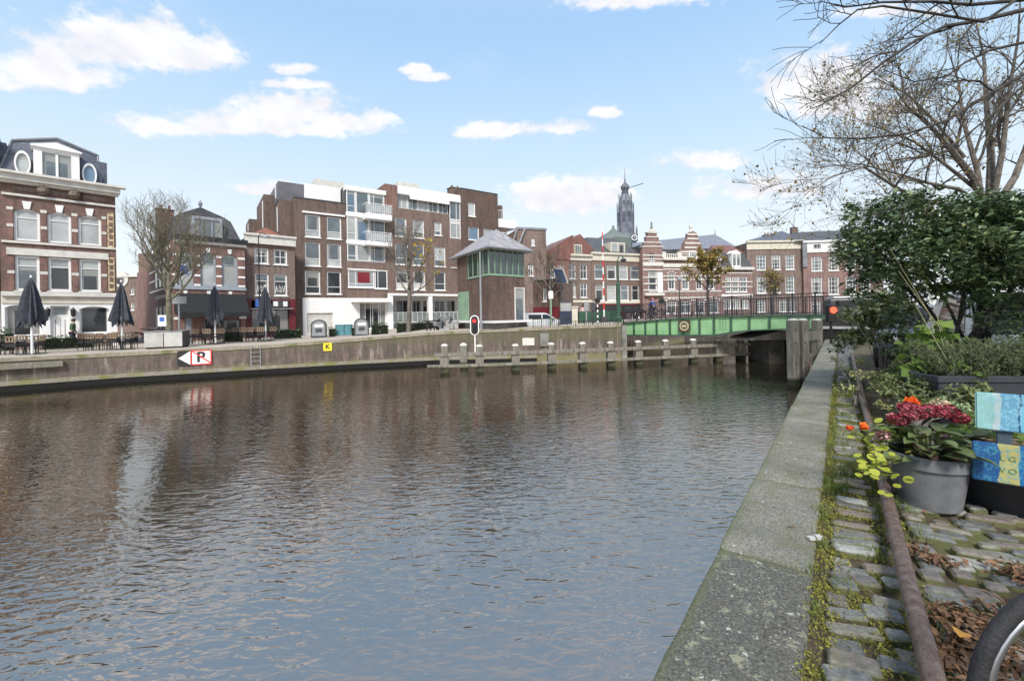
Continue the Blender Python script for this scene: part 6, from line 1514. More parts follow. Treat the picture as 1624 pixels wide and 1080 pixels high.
# ---- big multi-stemmed tree on the near quay
big = P(1562,560,13.5); base = Vector((big.x, big.y, ZQ))
BT = thing('plane_tree', 'large spreading tree with many pale stems rising behind the evergreen shrub', 'tree', tuple(base))
t = Tree(101, (9,7,6,4,3,3)); t.rmin = .0045; B0 = P(1562,330,13.5)-base
MB().tube([(0,0,-.1),(0,0,.4),tuple(B0*.5),tuple(B0)], [.34,.28,.22,.2], 12).obj('trunk', BARK_G, BT, smooth=True)
def lp(*pts): return [P(x,y,Y)-base for x,y,Y in pts]
limbs = [
 (lp((1560,325,13.5),(1545,285,13.2),(1510,240,12.8),(1480,205,12.4),(1440,170,12.0),(1410,130,11.6)), .17, 7),
 (lp((1558,330,13.5),(1550,270,13.6),(1530,200,13.8),(1520,130,14),(1500,70,14)), .13, 7),
 (lp((1570,330,13.5),(1572,250,13.6),(1565,170,13.8),(1560,90,14.1),(1545,20,14.3)), .17, 7),
 (lp((1572,330,13.5),(1590,240,13.2),(1600,150,13),(1615,60,12.6),(1620,-40,12.4)), .13, 7),
 (lp((1575,335,13.5),(1610,280,13.6),(1640,200,13.8),(1680,120,14),(1720,30,14)), .16, 6),
 (lp((1560,328,13.5),(1520,300,13),(1470,290,12.5),(1420,275,12),(1370,262,11.6),(1330,255,11.2)), .09, 7),
 (lp((1556,338,13.5),(1500,325,12.8),(1450,315,12.2),(1410,290,11.6),(1370,265,11.2),(1320,280,10.8),(1275,310,10.5)), .10, 8),
 (lp((1550,345,13.5),(1480,320,13.2),(1420,322,12.6),(1370,350,12),(1335,372,11.6)), .06, 6),
 (lp((1548,300,13.4),(1500,262,13),(1450,225,12.8),(1400,205,12.2),(1350,190,12)), .08, 8),
 (lp((1530,250,13),(1480,190,13),(1440,150,13),(1390,125,13),(1345,150,13)), .07, 7)]
for pts, r0, kn in limbs: t.limb(pts, r0*.72, r0*.05, 1, kn+2, 2.3, .75, 4, .12, .22, 0, .56)
t.mb.obj('branches', BARK, BT)
tp = np.array([tuple(p) for p in t.tips]); C = tp[rng.integers(0, len(tp), 3200)] + rng.normal(size=(3200,3))*.06
link('foliage', leafmesh('foliage', C, .062, foliage('withered_leaves_tan', [(.1,.07,.035),(.2,.13,.05),(.26,.22,.06),(.16,.1,.05)], .7, .2, .2), asp=.8, up=-.3), BT)
# ---- nearer tree whose trunk stands outside the frame on the right
nb_ = Vector((10.2, 6.0, ZQ)); NT = thing('overhanging_tree', 'dark bare branches reaching in from the top right edge of the picture', 'tree', tuple(nb_))
t = Tree(211, (8,7,6,5,4,3)); MB().tube([(0,0,-.1),(0,0,1),(-.1,0,3.2),(-.2,.1,5.2)], [.3,.25,.22,.18], 12).obj('trunk', BARK_N, NT, smooth=True)
def lq(*pts): return [Vector((-.15,.05,z0_)) for z0_ in (0,)][:0] + [P(x,y,Y)-nb_ for x,y,Y in pts]
O3 = Vector((-.1,0,3.2)); O5 = Vector((-.2,.1,5.2)); O4 = Vector((-.15,.05,4.2))
L2 = [
 ([O4]+lq((1700,100,6.2),(1624,205,6.2),(1540,235,6.2),(1470,305,6.0),(1400,330,6.0)), .05, 3) if False else None,
 ([O3]+lq((1680,98,6.0),(1624,118,6.0),(1560,155,5.9),(1500,192,5.8),(1440,212,5.7),(1370,220,5.6),(1310,219,5.5),(1272,200,5.4)), .055, 6),
 ([O4]+lq((1690,-10,6.0),(1624,16,6.0),(1560,32,5.9),(1500,42,5.9),(1450,66,5.8),(1400,100,5.7),(1350,140,5.6),(1300,168,5.5),(1285,173,5.4)), .06, 7),
 ([O4]+lq((1690,20,6.2),(1624,68,6.2),(1570,80,6.2),(1530,100,6.1),(1500,122,6.0),(1450,130,5.9),(1400,110,5.8)), .045, 6),
 ([O5]+lq((1700,-40,5.4),(1624,0,5.4),(1540,8,5.3),(1480,3,5.2),(1400,4,5.1),(1340,12,5.0),(1300,2,5.0)), .05, 8),
 ([O5]+lq((1700,-60,5.0),(1560,35,5.0),(1480,22,5.0),(1400,10,4.9),(1360,16,4.8),(1330,40,4.8),(1300,70,4.8)), .035, 6),
 ([O3]+lq((1700,110,5.6),(1624,135,5.6),(1570,185,5.6),(1520,225,5.5),(1470,265,5.5),(1430,295,5.5)), .035, 5)]
for it in L2:
    if it: t.limb(it[0], it[1]*.62, .004, 1, it[2]+1, 1.05, .6, 3, -.02, .3, .0, .5)
t.mb.obj('branches', BARK_N, NT)
# ------------------------------------------------------------------ things on the far quay
def gq(px, Y, z): p = P(px, 500, Y); return (p.x, p.y, z)
# grey box planter round the first tree
pb = gq(266,25.2,1.47); S = thing('box_planter', 'large square planter of pale grey panels round the bare tree trunk', 'planter', pb, .42)
for (a, b, c, d) in ((-.85,-.02,-.86,-.82),(.02,.85,-.86,-.82),(-.85,.85,.82,.86)): MB().box(a,b,c,d,.08,.92).obj('panel', CONC, S)
for (a, b) in ((-.86,-.82),(.82,.86)): MB().box(a,b,-.8,.8,.08,.92).obj('panel', DKGREY, S)  # side panels coloured dark for the unlit faces of the pale box
MB().box(-.8,.8,-.8,.8,0,.8).obj('soil', mat('soil_dark', (.05,.035,.022), .95, .4, 8), S); MB().box(-.9,.9,-.9,-.8,.92,.96).box(-.9,.9,.8,.9,.92,.96).box(-.9,-.8,-.8,.8,.92,.96).box(.8,.9,-.8,.8,.92,.96).obj('rim', MIDGREY, S)
# closed parasols
def parasol(px, Y, z, yt, label):
    S = thing('parasol', label, 'parasol', gq(px,Y,z), px*1.7, 'closed parasols along the far quay'); h = P(px,yt,Y).z-z
    MB().tube([(0,0,0),(0,0,h-.1)], .05, 8).obj('pole', WHITE, S); MB().box(-.4,.4,-.4,.4,0,.06).obj('base', DKGREY, S)
    n = 26; V = MB(); prof = [(h,.02),(h-.12,.08),(h-.5,.2),(h-1.0,.31),(h-1.5,.40),(h-1.95,.50),(h-2.2,.52)]
    V.v = []
    for k, (zz_, r) in enumerate(prof):
        for j in range(n):
            a = 2*math.pi*j/n; rr = r*(.76+.16*math.sin(px*3.1+j*.9+k*.4))*(1+(.26 if j % 2 else -.16)*min(1,k/2)); sag = (.22 if j % 4 == 1 else -.1 if j%4==3 else 0)*(k/6)**2
            V.v.append((rr*math.cos(a), rr*math.sin(a), zz_-sag*1.2-(.07*math.sin(px+j*2.1) if k > 4 else 0)))
    for k in range(len(prof)-1):
        for j in range(n): V.f.append((k*n+j, (k+1)*n+j, (k+1)*n+(j+1)%n, k*n+(j+1)%n)); V.m.append(0)
    V.f.append(tuple(range(n))); V.m.append(0)
    V.obj('canopy', PARAS, S); rb = MB()
    for j in range(8): a = j*math.pi/4; rb.tube([(.3*math.cos(a),.3*math.sin(a),h-1.9),(.22*math.cos(a),.22*math.sin(a),h-2.45)], .018, 4)
    rb.obj('ribs', MIDGREY, S); MB().lathe([(.02,0),(.05,.05),(.02,.14)],8,(0,0,h)).obj('finial', WHITE, S); return S
UM = [(50,21.8,1.42,441,'closed dark parasol in front of the mansard house doorway'),(193,24.5,1.42,448,'closed dark parasol at the right corner of the mansard house'),(341,28,1.48,453,'closed dark parasol before the awning of the striped pub'),(421,30,1.5,455,'closed dark parasol before the maroon shop front')]
for u in UM: parasol(*u)
# terrace furniture
def chair_proto():
    S = thing('terrace_chair', 'x', 'chair'); MB().box(-.22,.22,-.22,.22,.42,.47).obj('seat', BLACK, S); b_ = MB()
    for x in (-.2,-.07,.06,.19): b_.box(x-.035,x+.035,.19,.22,.72,.92)
    b_.box(-.22,.22,.18,.23,.9,.97); b_.box(-.22,.22,.18,.225,.66,.72); b_.obj('backrest', WOODT, S); MB().box(-.22,-.18,.18,.23,.42,.66).box(.18,.22,.18,.23,.42,.66).box(-.18,.18,.2,.22,.47,.6).obj('back_frame', BLACK, S)
    for x in (-.19,.19):
        for y in (-.19,.19): MB().tube([(x,y,.42),(x*1.1,y*1.15,0)], .018, 5).obj('leg', BLACK, S)
        MB().box(x-.02,x+.02,-.2,.2,.62,.66).obj('armrest', BLACK, S)
    return S
def table_proto():
    S = thing('terrace_table', 'x', 'table'); MB().box(-.35,.35,-.35,.35,.72,.76).obj('tabletop', DKGREY, S)
    for x in (-.3,.3):
        for y in (-.3,.3): MB().tube([(x,y,.72),(x,y,0)], .022, 5).obj('leg', BLACK, S)
    return S
cp, tp_ = chair_proto(), table_proto(); first = {'c': True, 't': True}
sets = [(22,22.3,1.4,'beside the leftmost parasol'),(178,24.6,1.42,'beside the parasol at the mansard house corner'),(325,28.2,1.47,'beside the parasol of the striped pub'),(409,30.2,1.49,'beside the parasol of the maroon shop')]
for px, Y, z, wh in sets:
    c = gq(px, Y, z)
    for i, (dx, dy) in enumerate(((-.75,0),(.35,.1))):
        loc_ = (c[0]+dx, c[1]+dy*2, z); lab = ('left' if i == 0 else 'right')+' wooden topped terrace table '+wh; o = tp_ if first['t'] else copy_tree(tp_); first['t'] = False; o.location = loc_; o['label'] = lab; o['group'] = 'terrace tables on the far quay'
    for i, (dx, dy, r) in enumerate(((-1.2,-.35,2.9),(-.65,-.5,3.3),(-.1,-.45,3.0),(.45,-.4,3.4),(.95,-.1,4.2),(-.5,.6,.1),(.4,.7,-.1))):
        wc_ = ('leftmost front','second front','third front','fourth front','rightmost turned','left rear','right rear')[i]
        o = cp if first['c'] else copy_tree(cp); first['c'] = False; o.location = (c[0]+dx, c[1]+dy, z); o.rotation_euler = (0,0,r)
        o['label'] = wc_+' dark slatted terrace chair '+wh; o['group'] = 'terrace chairs on the far quay'
# hedges
HEDGE = foliage('hedge_leaves', [(.02,.04,.015),(.04,.075,.025),(.07,.11,.04)], .5, .4)
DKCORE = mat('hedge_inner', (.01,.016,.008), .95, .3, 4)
def hedge(x0, Y0, x1, Y1_, h, w, label, z=1.45, name='hedge'):
    a, b = Vector(gq(x0,Y0,z)), Vector(gq(x1,Y1_,z)); e = b-a; L = e.length; S = thing(name, label, 'hedge', tuple(a), math.atan2(e.y,e.x))
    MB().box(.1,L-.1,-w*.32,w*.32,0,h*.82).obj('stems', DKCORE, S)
    n = int(L*h*420); C = np.stack([rng.random(n)*L, (rng.random(n)-.5)*w, rng.random(n)*h],1); C[:,2] *= 1+.12*np.sin(C[:,0]*3+C[:,1]*2)+.08*np.sin(C[:,0]*7.3)
    link('foliage', leafmesh('foliage', C, .12, HEDGE, asp=.6), S)
hedge(63,25.2,150,27.2,.75,.5,'low green hedge in front of the mansard house door')
hedge(0,24.8,20,25.4,1.15,.6,'taller green hedge at the left picture edge')
hedge(352,30.5,385,31.5,.8,.6,'low hedge right of the striped pub parasol')
hedge(432,32.5,478,33.8,.75,.6,'low hedge in front of the maroon shop',1.5)
hedge(498,34.5,512,34.8,.8,.6,'small hedge piece left of the first recycling container',1.5); hedge(520,35,533,35.3,.75,.6,'small hedge piece between recycling container and teal bins',1.5)
hedge(556,35.8,566,36,.8,.6,'small hedge piece right of the teal bins',1.5)
hedge(588,37,616,37.6,.95,.7,'dark hedge beside the white column of the apartment block',1.5); hedge(628,38,684,39.5,1.0,.7,'trimmed hedge before the recessed apartment windows',1.55)
# recycling containers with arched hoods
def container(px0, px1, Y, z, y0, label):
    c = gq((px0+px1)/2, Y, z); w = (px1-px0)*Y/700; h = P((px0+px1)/2, y0, Y).z-z; S = thing('recycling_container', label, 'container', c, .35)
    arch = [(-w/2,0),(w/2,0)]+[(w/2*math.cos(t), h-w/2*.75+w/2*.75*math.sin(t)) for t in np.linspace(0, math.pi, 9)]
    MB().prism(arch, -.35, .35).obj('hood', DKGREY, S); inn = [(x*.82,.12+z_*.84) for x,z_ in arch]; MB().prism(inn, -.38, -.352).obj('front_panel', MIDGREY, S); MB().box(-w*.26,w*.3,-.41,-.385,h*.58,h*.74).obj('notice', WHITE, S); MB().box(-w*.2,w*.2,-.4,-.383,h*.3,h*.5).obj('hatch', DKGREY, S)
container(494,517,34.2,1.5,507,'left arched grey recycling container before the white garage wall'); container(562,584,36,1.5,504.5,'right arched grey recycling container near the apartment entrance')
for i, (a, b, lab) in enumerate(((532,545,'left teal waste bin in front of the white wall'),(546,558,'right teal waste bin in front of the white wall'))):
    c = gq((a+b)/2,36+.3*i,1.5); w = (b-a)*36/700; S = thing('waste_bin', lab, 'bin', c, .3); MB().box(-w/2,w/2,-.3,.3,.05,.85).obj('body', TEAL, S, bevel=.03); MB().box(-w/2-.03,w/2+.03,-.33,.33,.852,.93).obj('lid', TEAL, S, bevel=.02)
# information board before the pub
c = gq(284,27.2,1.47); S = thing('information_board', 'grey board sign on a thin post beside the tree planter', 'sign', c, .35); MB().tube([(0,0,0),(0,0,3.1)], .05, 8).obj('post', MIDGREY, S); MB().box(-.42,.42,-.1,-.05,2.55,3.0).obj('panel', MIDGREY, S)
c = gq(264,24.5,1.47); S = thing('notice', 'small blue and white notice fixed to the bare tree trunk', 'sign', (c[0],c[1]-.3,3.0), .2); MB().box(-.2,.2,-.03,0,-.3,.3).obj('board', WHITE, S); MB().box(-.12,.12,-.04,-.031,-.05,.2).obj('print', BLUE, S)
# street lamp in front of shop house
c = gq(412,32.5,1.5); S = thing('street_lamp', 'thin black street lamp standing in front of the small shop house', 'street lamp', c, .2); h = P(412,374,32.5).z-1.5
MB().tube([(0,0,0),(0,0,1.2),(0,0,h)], [.09,.06,.035], 8).obj('pole', BLACK, S); MB().tube([(0,0,h-.1),(.15,0,h+.2),(.5,0,h+.1)], .025, 6).obj('arm', BLACK, S); MB().lathe([(.28,0),(.24,.1),(.08,.22)],10,(.55,0,h-.12)).obj('lamp_head', MIDGREY, S)
# bicycles
TYRE = mat('tyre_rubber', (.02,.02,.022), .75, .3, 20, bump=.3, bscale=90); CHROME = mat('rim_metal', (.5,.5,.52), .3, .1, 5, metal=.9)
def torus(mb, c, Rr, r, n=24, k=6, ax='y'):
    b0 = len(mb.v)
    for i in range(n):
        a = 2*math.pi*i/n
        for j in range(k):
            b_ = 2*math.pi*j/k; q = Rr+r*math.cos(b_); mb.v.append((c[0]+q*math.cos(a), c[1]+r*math.sin(b_), c[2]+q*math.sin(a)))
    for i in range(n):
        for j in range(k): mb.f.append((b0+i*k+j, b0+((i+1)%n)*k+j, b0+((i+1)%n)*k+(j+1)%k, b0+i*k+(j+1)%k)); mb.m.append(0)
def bicycle(label, col, loc_=(0,0,0), rot=0, group=None, hi=False):
    S = thing('bicycle', label, 'bicycle', loc_, rot, group); n = 48 if hi else 14
    for x in (-.53,.53):
        mb = MB(); torus(mb, (x,0,.35), .327, .021, n, 10 if hi else 5); w_ = mb.obj('wheel', TYRE, S, smooth=hi); mb = MB(); torus(mb, (x,0,.35), .295, .012, n, 6 if hi else 4)
        if hi: torus(mb, (x,0,.35), .03, .015, 16, 6)
        mb.obj('rim', CHROME, w_, smooth=hi); mb = MB()
        for i in range(28 if hi else 8): a = i*2*math.pi/(28 if hi else 8); mb.tube([(x+.03*math.cos(a+.5),0,.35+.03*math.sin(a+.5)),(x+.29*math.cos(a),0,.35+.29*math.sin(a))], .0016 if hi else .004, 3)
        mb.obj('spokes', CHROME, w_)
    f = MB(); bb=(-.05,0,.3); st_=(-.2,0,.82); hd=(.36,0,.86); 
    for p_, q_ in ((bb,st_),(bb,(.38,0,.72)),(st_,hd),((-.53,0,.35),bb),((-.53,0,.35),(-.18,0,.75)),(hd,(.53,0,.35))): f.tube([p_,q_], .018, 8 if hi else 5)
    f.obj('frame', col, S, smooth=hi); hb = MB(); hb.tube([hd,(.33,0,1.02)], .014, 6); hb.tube([(.2,-.28,1.04),(.33,-.12,1.05),(.33,.12,1.05),(.2,.28,1.04)], .013, 6); hb.obj('handlebar', CHROME, S); sa = MB(); sa.tube([st_,(-.22,0,.93)], .013, 6); sa.hprism([(-.36,-.09),(-.1,-.03),(-.1,.03),(-.36,.09)], .93, .98); sa.obj('saddle', BLACK, S); mg = MB()
    an = np.linspace(.3, 2.9, 10)
    for i in range(9): mg.tube([(-.53+.36*math.cos(an[i]),0,.35+.36*math.sin(an[i])),(-.53+.36*math.cos(an[i+1]),0,.35+.36*math.sin(an[i+1]))], .02, 4)
    mg.obj('mudguard', BLACK, S); return S
fp = bicycle('x', BLACK, group='bicycles parked behind the bridge railing'); k = 0
wheres = ['nearest the green lamp post','second from the green lamp post','third from the green lamp post','fourth from the green lamp post','fifth from the green lamp post','sixth from the green lamp post','behind the middle of the bridge railing','further along the bridge railing','before the low pink house','beside the autumn tree trunk','before the pink house doors','left of the autumn tree trunk']
for i, (px, Y) in enumerate([(996,40),(1006,40),(1017,40.3),(1027,40.6),(1041,41),(1053,41),(1066,41.5),(1078,42),(1152,50),(1098,44),(1168,50),(1111,44)]):
    o = fp if i == 0 else copy_tree(fp); o.location = gq(px,Y,2.35); o.rotation_euler = (0,0,random.uniform(.5,1.2)); o['label'] = 'dark parked bicycle '+wheres[i]
for i, (px, Y, w_) in enumerate([(232,33,'leaning on the side wall of the striped pub'),(240,31,'standing at the alley mouth by the tree planter')]):
    o = copy_tree(fp); o.location = gq(px,Y,1.45); o.rotation_euler = (0,0,1.1+i*.5); o['label'] = 'dark bicycle '+w_; o['group'] = 'bicycles by the alley'
def scooter(px, Y, z, rz, label, col):
    S = thing('scooter', label, 'scooter', gq(px,Y,z), rz, 'scooters beside the apartment terrace')
    for x in (-.6,.6): mb = MB(); torus(mb, (x,0,.25), .2, .06, 14, 6); mb.obj('wheel', TYRE, S)
    MB().prism([(-.75,.45),(-.3,.3),(.3,.3),(.45,.35),(.62,.95),(.5,1.0),(.3,.42),(-.1,.45),(-.2,.75),(-.8,.8)], -.16, .16).obj('body', col, S, bevel=.03); MB().box(-.75,-.15,-.14,.14,.8,.9).obj('seat', BLACK, S, bevel=.03); hb = MB(); hb.tube([(.45,-.33,1.08),(.52,0,1.05),(.45,.33,1.08)], .02, 6); hb.tube([(.52,0,1.05),(.6,0,.25)], .03, 6); hb.tube([(.48,.3,1.1),(.45,.36,1.28)],.01,4); hb.lathe([(.02,0),(.06,.03),(.02,.1)],8,(.44,.36,1.26)); hb.obj('handlebar', DKGREY, S)
scooter(689,34.5,1.75,.9,'black scooter at the left of the three parked by the terrace',BLACK); scooter(698,34.8,1.78,1.1,'grey scooter in the middle of the three parked by the terrace',MIDGREY); scooter(706,35,1.8,.7,'dark scooter nearest the platform steps',DKGREY)
# level-crossing barrier, disc posts, cabinet, lamp post
q = P(958,494,33); S = thing('barrier_boom', 'raised red and white barrier pole standing upright by the bridge', 'barrier', (q.x,q.y,2.2)); h = P(955,357,33).z-2.2; n = 14; sl = (P(955,357,33).x-q.x)
for i in range(n): MB().tube([(sl*i/n,0,h*i/n+.3*(i==0)),(sl*(i+1)/n,0,h*(i+1)/n)], .06-.002*i, 8).obj('stripe', WHITE if i % 2 else RED, S)
MB().box(-.25,.25,-.2,.25,-.2,.5).obj('base', DKGREY, S)
q = P(948,508,30.5); S = thing('disc_post', 'black and white banded post topped by a round black disc', 'post', (q.x,q.y,2.15)); h = P(948,483,30.5).z-2.15
for i in range(8): MB().tube([(0,0,h*i/8),(0,0,h*(i+1)/8)], .05, 8).obj('band', WHITE if i % 2 else BLACK, S)
MB().prism([(.2*math.cos(t), P(948,477,30.5).z-2.15+.2*math.sin(t)) for t in np.linspace(0,2*math.pi,17)[:-1]], -.05, .05).obj('disc', BLACK, S)
q = P(1049,480,39); S = thing('disc_post', 'round black disc on a post seen above the bicycles', 'post', (q.x,q.y,2.3)); MB().tube([(0,0,0),(0,0,1.3)], .05, 6).obj('pole', BLACK, S); MB().prism([(.25*math.cos(t), P(1049,478,39).z-2.3+.25*math.sin(t)) for t in np.linspace(0,2*math.pi,17)[:-1]], -.05, .05).obj('disc', BLACK, S)
a_, b_ = gq(918,34,2.15), gq(982,34.6,2.15); L = b_[0]-a_[0]; S = thing('utility_cabinet', 'long dark green slatted cabinet beside the bridge abutment', 'cabinet', a_, .1); h = P(950,493.5,34).z-2.15
MB().box(0,L,0,.6,0,h).obj('body', DGREEN, S)
for i in range(10): MB().box(L*i/10+.03,L*(i+1)/10-.03,-.03,-.002,.08,h-.08).obj('panel', DGREEN, S)
q = gq(981,32,2.15); S = thing('lamp_post', 'dark green cast lamp post with curved top at the bridge head', 'lamp post', q); z1, z2 = P(981,450,32).z-2.15, P(983,412,32).z-2.15
MB().lathe([(.25,0),(.25,.5),(.16,.6),(.14,z1),(.08,z1+.05),(.06,z2)],10).obj('pole', DGREEN, S); MB().tube([(0,0,z2-.1),(.1,0,z2+.25),(.32,0,z2+.3),(.42,0,z2+.05)], .035, 6).obj('arm', DGREEN, S); MB().lathe([(.1,-.1),(.26,0),(.16,.1),(.05,.18)],10,(.42,0,z2-.05)).obj('lamp_head', DKGREY, S)
q = gq(1078,44,2.3); S = thing('lamp_post', 'slim dark lamp post among the bicycles left of the autumn tree', 'lamp post', q); z1 = P(1078,447,44).z-2.3; MB().tube([(0,0,0),(0,0,z1)], [.09,.05], 8).obj('pole', DKGREY, S); MB().lathe([(.08,0),(.22,.2),(.18,.42),(.03,.6)],8,(0,0,z1)).obj('lantern', MIDGREY, S)
for px, lab in ((874,'green ticket post left of the brick lodge wall'),(930,'pale slim parking meter before the green cabinet'),(941,'small dark signpost leaning near the disc post')):
    q = gq(px,32,2.1); S = thing('street_post', lab, 'post', q); m_ = LGREEN if px == 874 else (MIDGREY if px == 930 else DKGREY); hh_ = 2.6 if px == 874 else 1.7
    MB().tube([(0,0,0),(0,0,hh_)], .06, 8).obj('pole', m_, S); MB().box(-.16,.16,-.08,.08,hh_-.6,hh_-.05).obj('head', WHITE if px == 874 else m_, S)
q = gq(911,34,2.1); S = thing('gate_pillar', 'cream stone pillar left of the dark green cabinet', 'pillar', q); MB().box(-.22,.22,-.22,.22,0,1.35).obj('shaft', CREAM, S); MB().box(-.28,.28,-.28,.28,1.352,1.45).obj('cap', CREAM, S)
q = gq(897,34,2.1); S = thing('telephone_box', 'dark blue glazed booth beside the cream pillar', 'booth', q); MB().box(-.45,.45,-.3,.3,0,1.1).obj('lower_panel', mat('navy_paint',(.02,.03,.06),.4), S); MB().box(-.42,.42,-.28,.28,1.1,1.75).obj('pane', GL_C, S); MB().box(-.47,.47,-.32,.32,1.752,1.85).obj('roof', DKGREY, S)

# ------------------------------------------------------------------ cars
def car(label, col, loc_, rz, kind='hatch', scale=1.0):
    S = thing('parked_car', label, 'car', loc_, rz, None, scale)
    Lh, W2, Hh = 2.15, .88, (1.5 if kind == 'hatch' else 1.75)
    low = [(-2.1,.3),(2.1,.28),(2.16,.55),(2.08,.78),(1.15,.98),(-1.95,1.0),(-2.15,.8),(-2.15,.45)]
    top = [(1.2,.97),(.45,Hh-.05),(.2,Hh),(-1.3,Hh),(-1.75,Hh-.12),(-2.02,.99)]
    def loft(poly, y1, y2, taper, m, name, bev=.04):
        n = len(poly); mb = MB(); zs = [z for _, z in poly]; zm, zM = min(zs), max(zs)
        def yy(z): return y2 - taper*((z-zm)/(zM-zm))
        for s in (-1, 1): mb.v += [(x, s*yy(z), z) for x, z in poly]
        mb.f = [tuple(range(n)), tuple(range(2*n-1, n-1, -1))]+[(k, k+n, (k+1) % n+n, (k+1) % n) for k in range(n)]; mb.m = [0]*len(mb.f); return mb.obj(name, m, S, bevel=bev, smooth=False)
    loft(low, 0, W2, .04, col, 'body', .06); loft(top, 0, W2-.04, .2, col, 'cabin', .05)
    gl = mat('car_glass', (.015,.018,.02), .05, .1); th = math.atan2(Hh-.05-.97, .75)
    def cabn(z): return W2-.04-.2*((z-.97)/(Hh-.97))
    w = MB(); z0, z1 = 1.03, Hh-.13
    def fx(z): return 1.2-.75*(z-.97)/(Hh-.05-.97)+.012
    w.quad((fx(z0),-cabn(z0)+.1,z0),(fx(z0),cabn(z0)-.1,z0),(fx(z1),cabn(z1)-.08,z1),(fx(z1),-cabn(z1)+.08,z1)); w.obj('windscreen', gl, S)
    w = MB(); w.quad((-2.04,-cabn(z0)+.12,z0),(-2.04,cabn(z0)-.12,z0),(-1.8,cabn(z1)-.1,z1),(-1.8,-cabn(z1)+.1,z1)); w.obj('rear_window', gl, S)
    for s in (-1,1):
        for (xa,xb,xc,xd) in ((1.0,.05,.05,.42),(-.03,-1.05,-1.05,-.03)):
            w = MB(); w.quad((xa,s*(cabn(z0)+.008),z0),(xb,s*(cabn(z0)+.008),z0),(xc,s*(cabn(z1)+.008),z1),(xd,s*(cabn(z1)+.008),z1)); w.obj('side_window', gl, S)
        hl = MB().box(1.9,2.135,s*.55-.18,s*.55+.18,.66,.8).obj('headlight', mat('headlamp_glass',(.6,.62,.65),.1), S, bevel=.03); MB().box(-2.17,-2.0,s*.72-.1,s*.72+.1,.75,.98).obj('tail_light', RED, S, bevel=.02)
        m2 = MB().box(.75,.95,s*(W2+.02),s*(W2+.18),1.0,1.14).obj('mirror', col, S, bevel=.03)
        for x in (-1.35,1.35):
            mb = MB(); b0 = 0; prof=[(.12,-.1),(.3,-.11),(.33,-.07),(.33,.07),(.3,.11),(.12,.1)]
            n=20
            for (r,yy_) in prof:
                for j in range(n): a=2*math.pi*j/n; mb.v.append((x+r*math.cos(a), s*(W2-.1)+yy_, .33+r*math.sin(a)))
            for k in range(5):
                for j in range(n): mb.f.append((k*n+j,k*n+(j+1)%n,(k+1)*n+(j+1)%n,(k+1)*n+j)); mb.m.append(0)
            w_ = mb.obj('wheel', TYRE, S); mb = MB(); mb.v=[(x+.2*math.cos(2*math.pi*j/12), s*(W2+.0), .33+.2*math.sin(2*math.pi*j/12)) for j in range(12)]; mb.f=[tuple(range(12))]; mb.m=[0]; mb.obj('hubcap', CHROME, w_)
    MB().box(2.08,2.2,-.55,.55,.42,.6).obj('grille', BLACK, S, bevel=.02); MB().box(2.2,2.215,-.26,.26,.44,.55).obj('number_plate', YEL if False else WHITE, S)
    mb = MB()
    for i, x in enumerate((-.2,-.13,-.03,.04,.11,.19)): mb.box(2.216,2.219,x-.02,x+.022,.465,.53)
    mb.obj('plate_marks', BLACK, S); return S
c = gq(856,35,1.6); car('silver car parked behind the railing right of the control house', mat('car_silver',(.5,.52,.54),.3,.05,1,coat=.5), c, .15)
c = NQ(10.9,2.35); car('white car parked on the quay behind the evergreen shrub', mat('car_white',(.75,.75,.76),.3,.04,1,coat=.5), tuple(c), math.atan2(-dq.y,-dq.x)+.04, 'suv')
c = NQ(15.2,1.7); car('black car with pale number plate seen under the shrub leaves', mat('car_black',(.012,.012,.014),.25,.1,1,coat=.6), tuple(c), math.atan2(-dq.y,-dq.x)-.12)
q = gq(1345,24,2.3); S = thing('delivery_van', 'dark van with pale roof on the bridge behind the signal', 'van', q, -.45); MB().box(-1.0,1.6,-.9,.9,.3,1.25).obj('body', DKGREY, S, bevel=.1); MB().box(-.8,1.3,-.85,.85,1.27,1.36).obj('roof', WHITE, S, bevel=.03); MB().box(-.7,1.0,-.92,-.905,.85,1.15).obj('side_window', mat('car_glass',(.015,.018,.02),.05,.1), S)
for x in (-.5,1.0): mb = MB(); torus(mb,(x,-.88,.33),.24,.09,16,6); mb.obj('wheel', TYRE, S)

# ------------------------------------------------------------------ people
def skin(name, V, E, Rr, m, par, sub=1):
    me = bpy.data.meshes.new(name); me.from_pydata(V, E, []); ob = bpy.data.objects.new('tmp', me); COL.objects.link(ob)
    ob.modifiers.new('skin', 'SKIN')
    for i, s in enumerate(me.skin_vertices[0].data if me.skin_vertices else []): pass
    if not me.skin_vertices:
        bmm = bmesh.new(); bmm.from_mesh(me); bmm.verts.layers.skin.verify(); bmm.to_mesh(me); bmm.free()
    d = me.skin_vertices[0].data
    for i, r in enumerate(Rr): d[i].radius = (r, r) if not hasattr(r, '__len__') else r; d[i].use_root = (i == 0)
    ss = ob.modifiers.new('sub', 'SUBSURF'); ss.levels = sub; ss.render_levels = sub
    dg = bpy.context.evaluated_depsgraph_get(); out_ = bpy.data.meshes.new_from_object(ob.evaluated_get(dg)); bpy.data.objects.remove(ob); out_.materials.clear(); out_.materials.append(m)
    out_.polygons.foreach_set('use_smooth', [True]*len(out_.polygons)); out_.name = name; return link(name, out_, par)
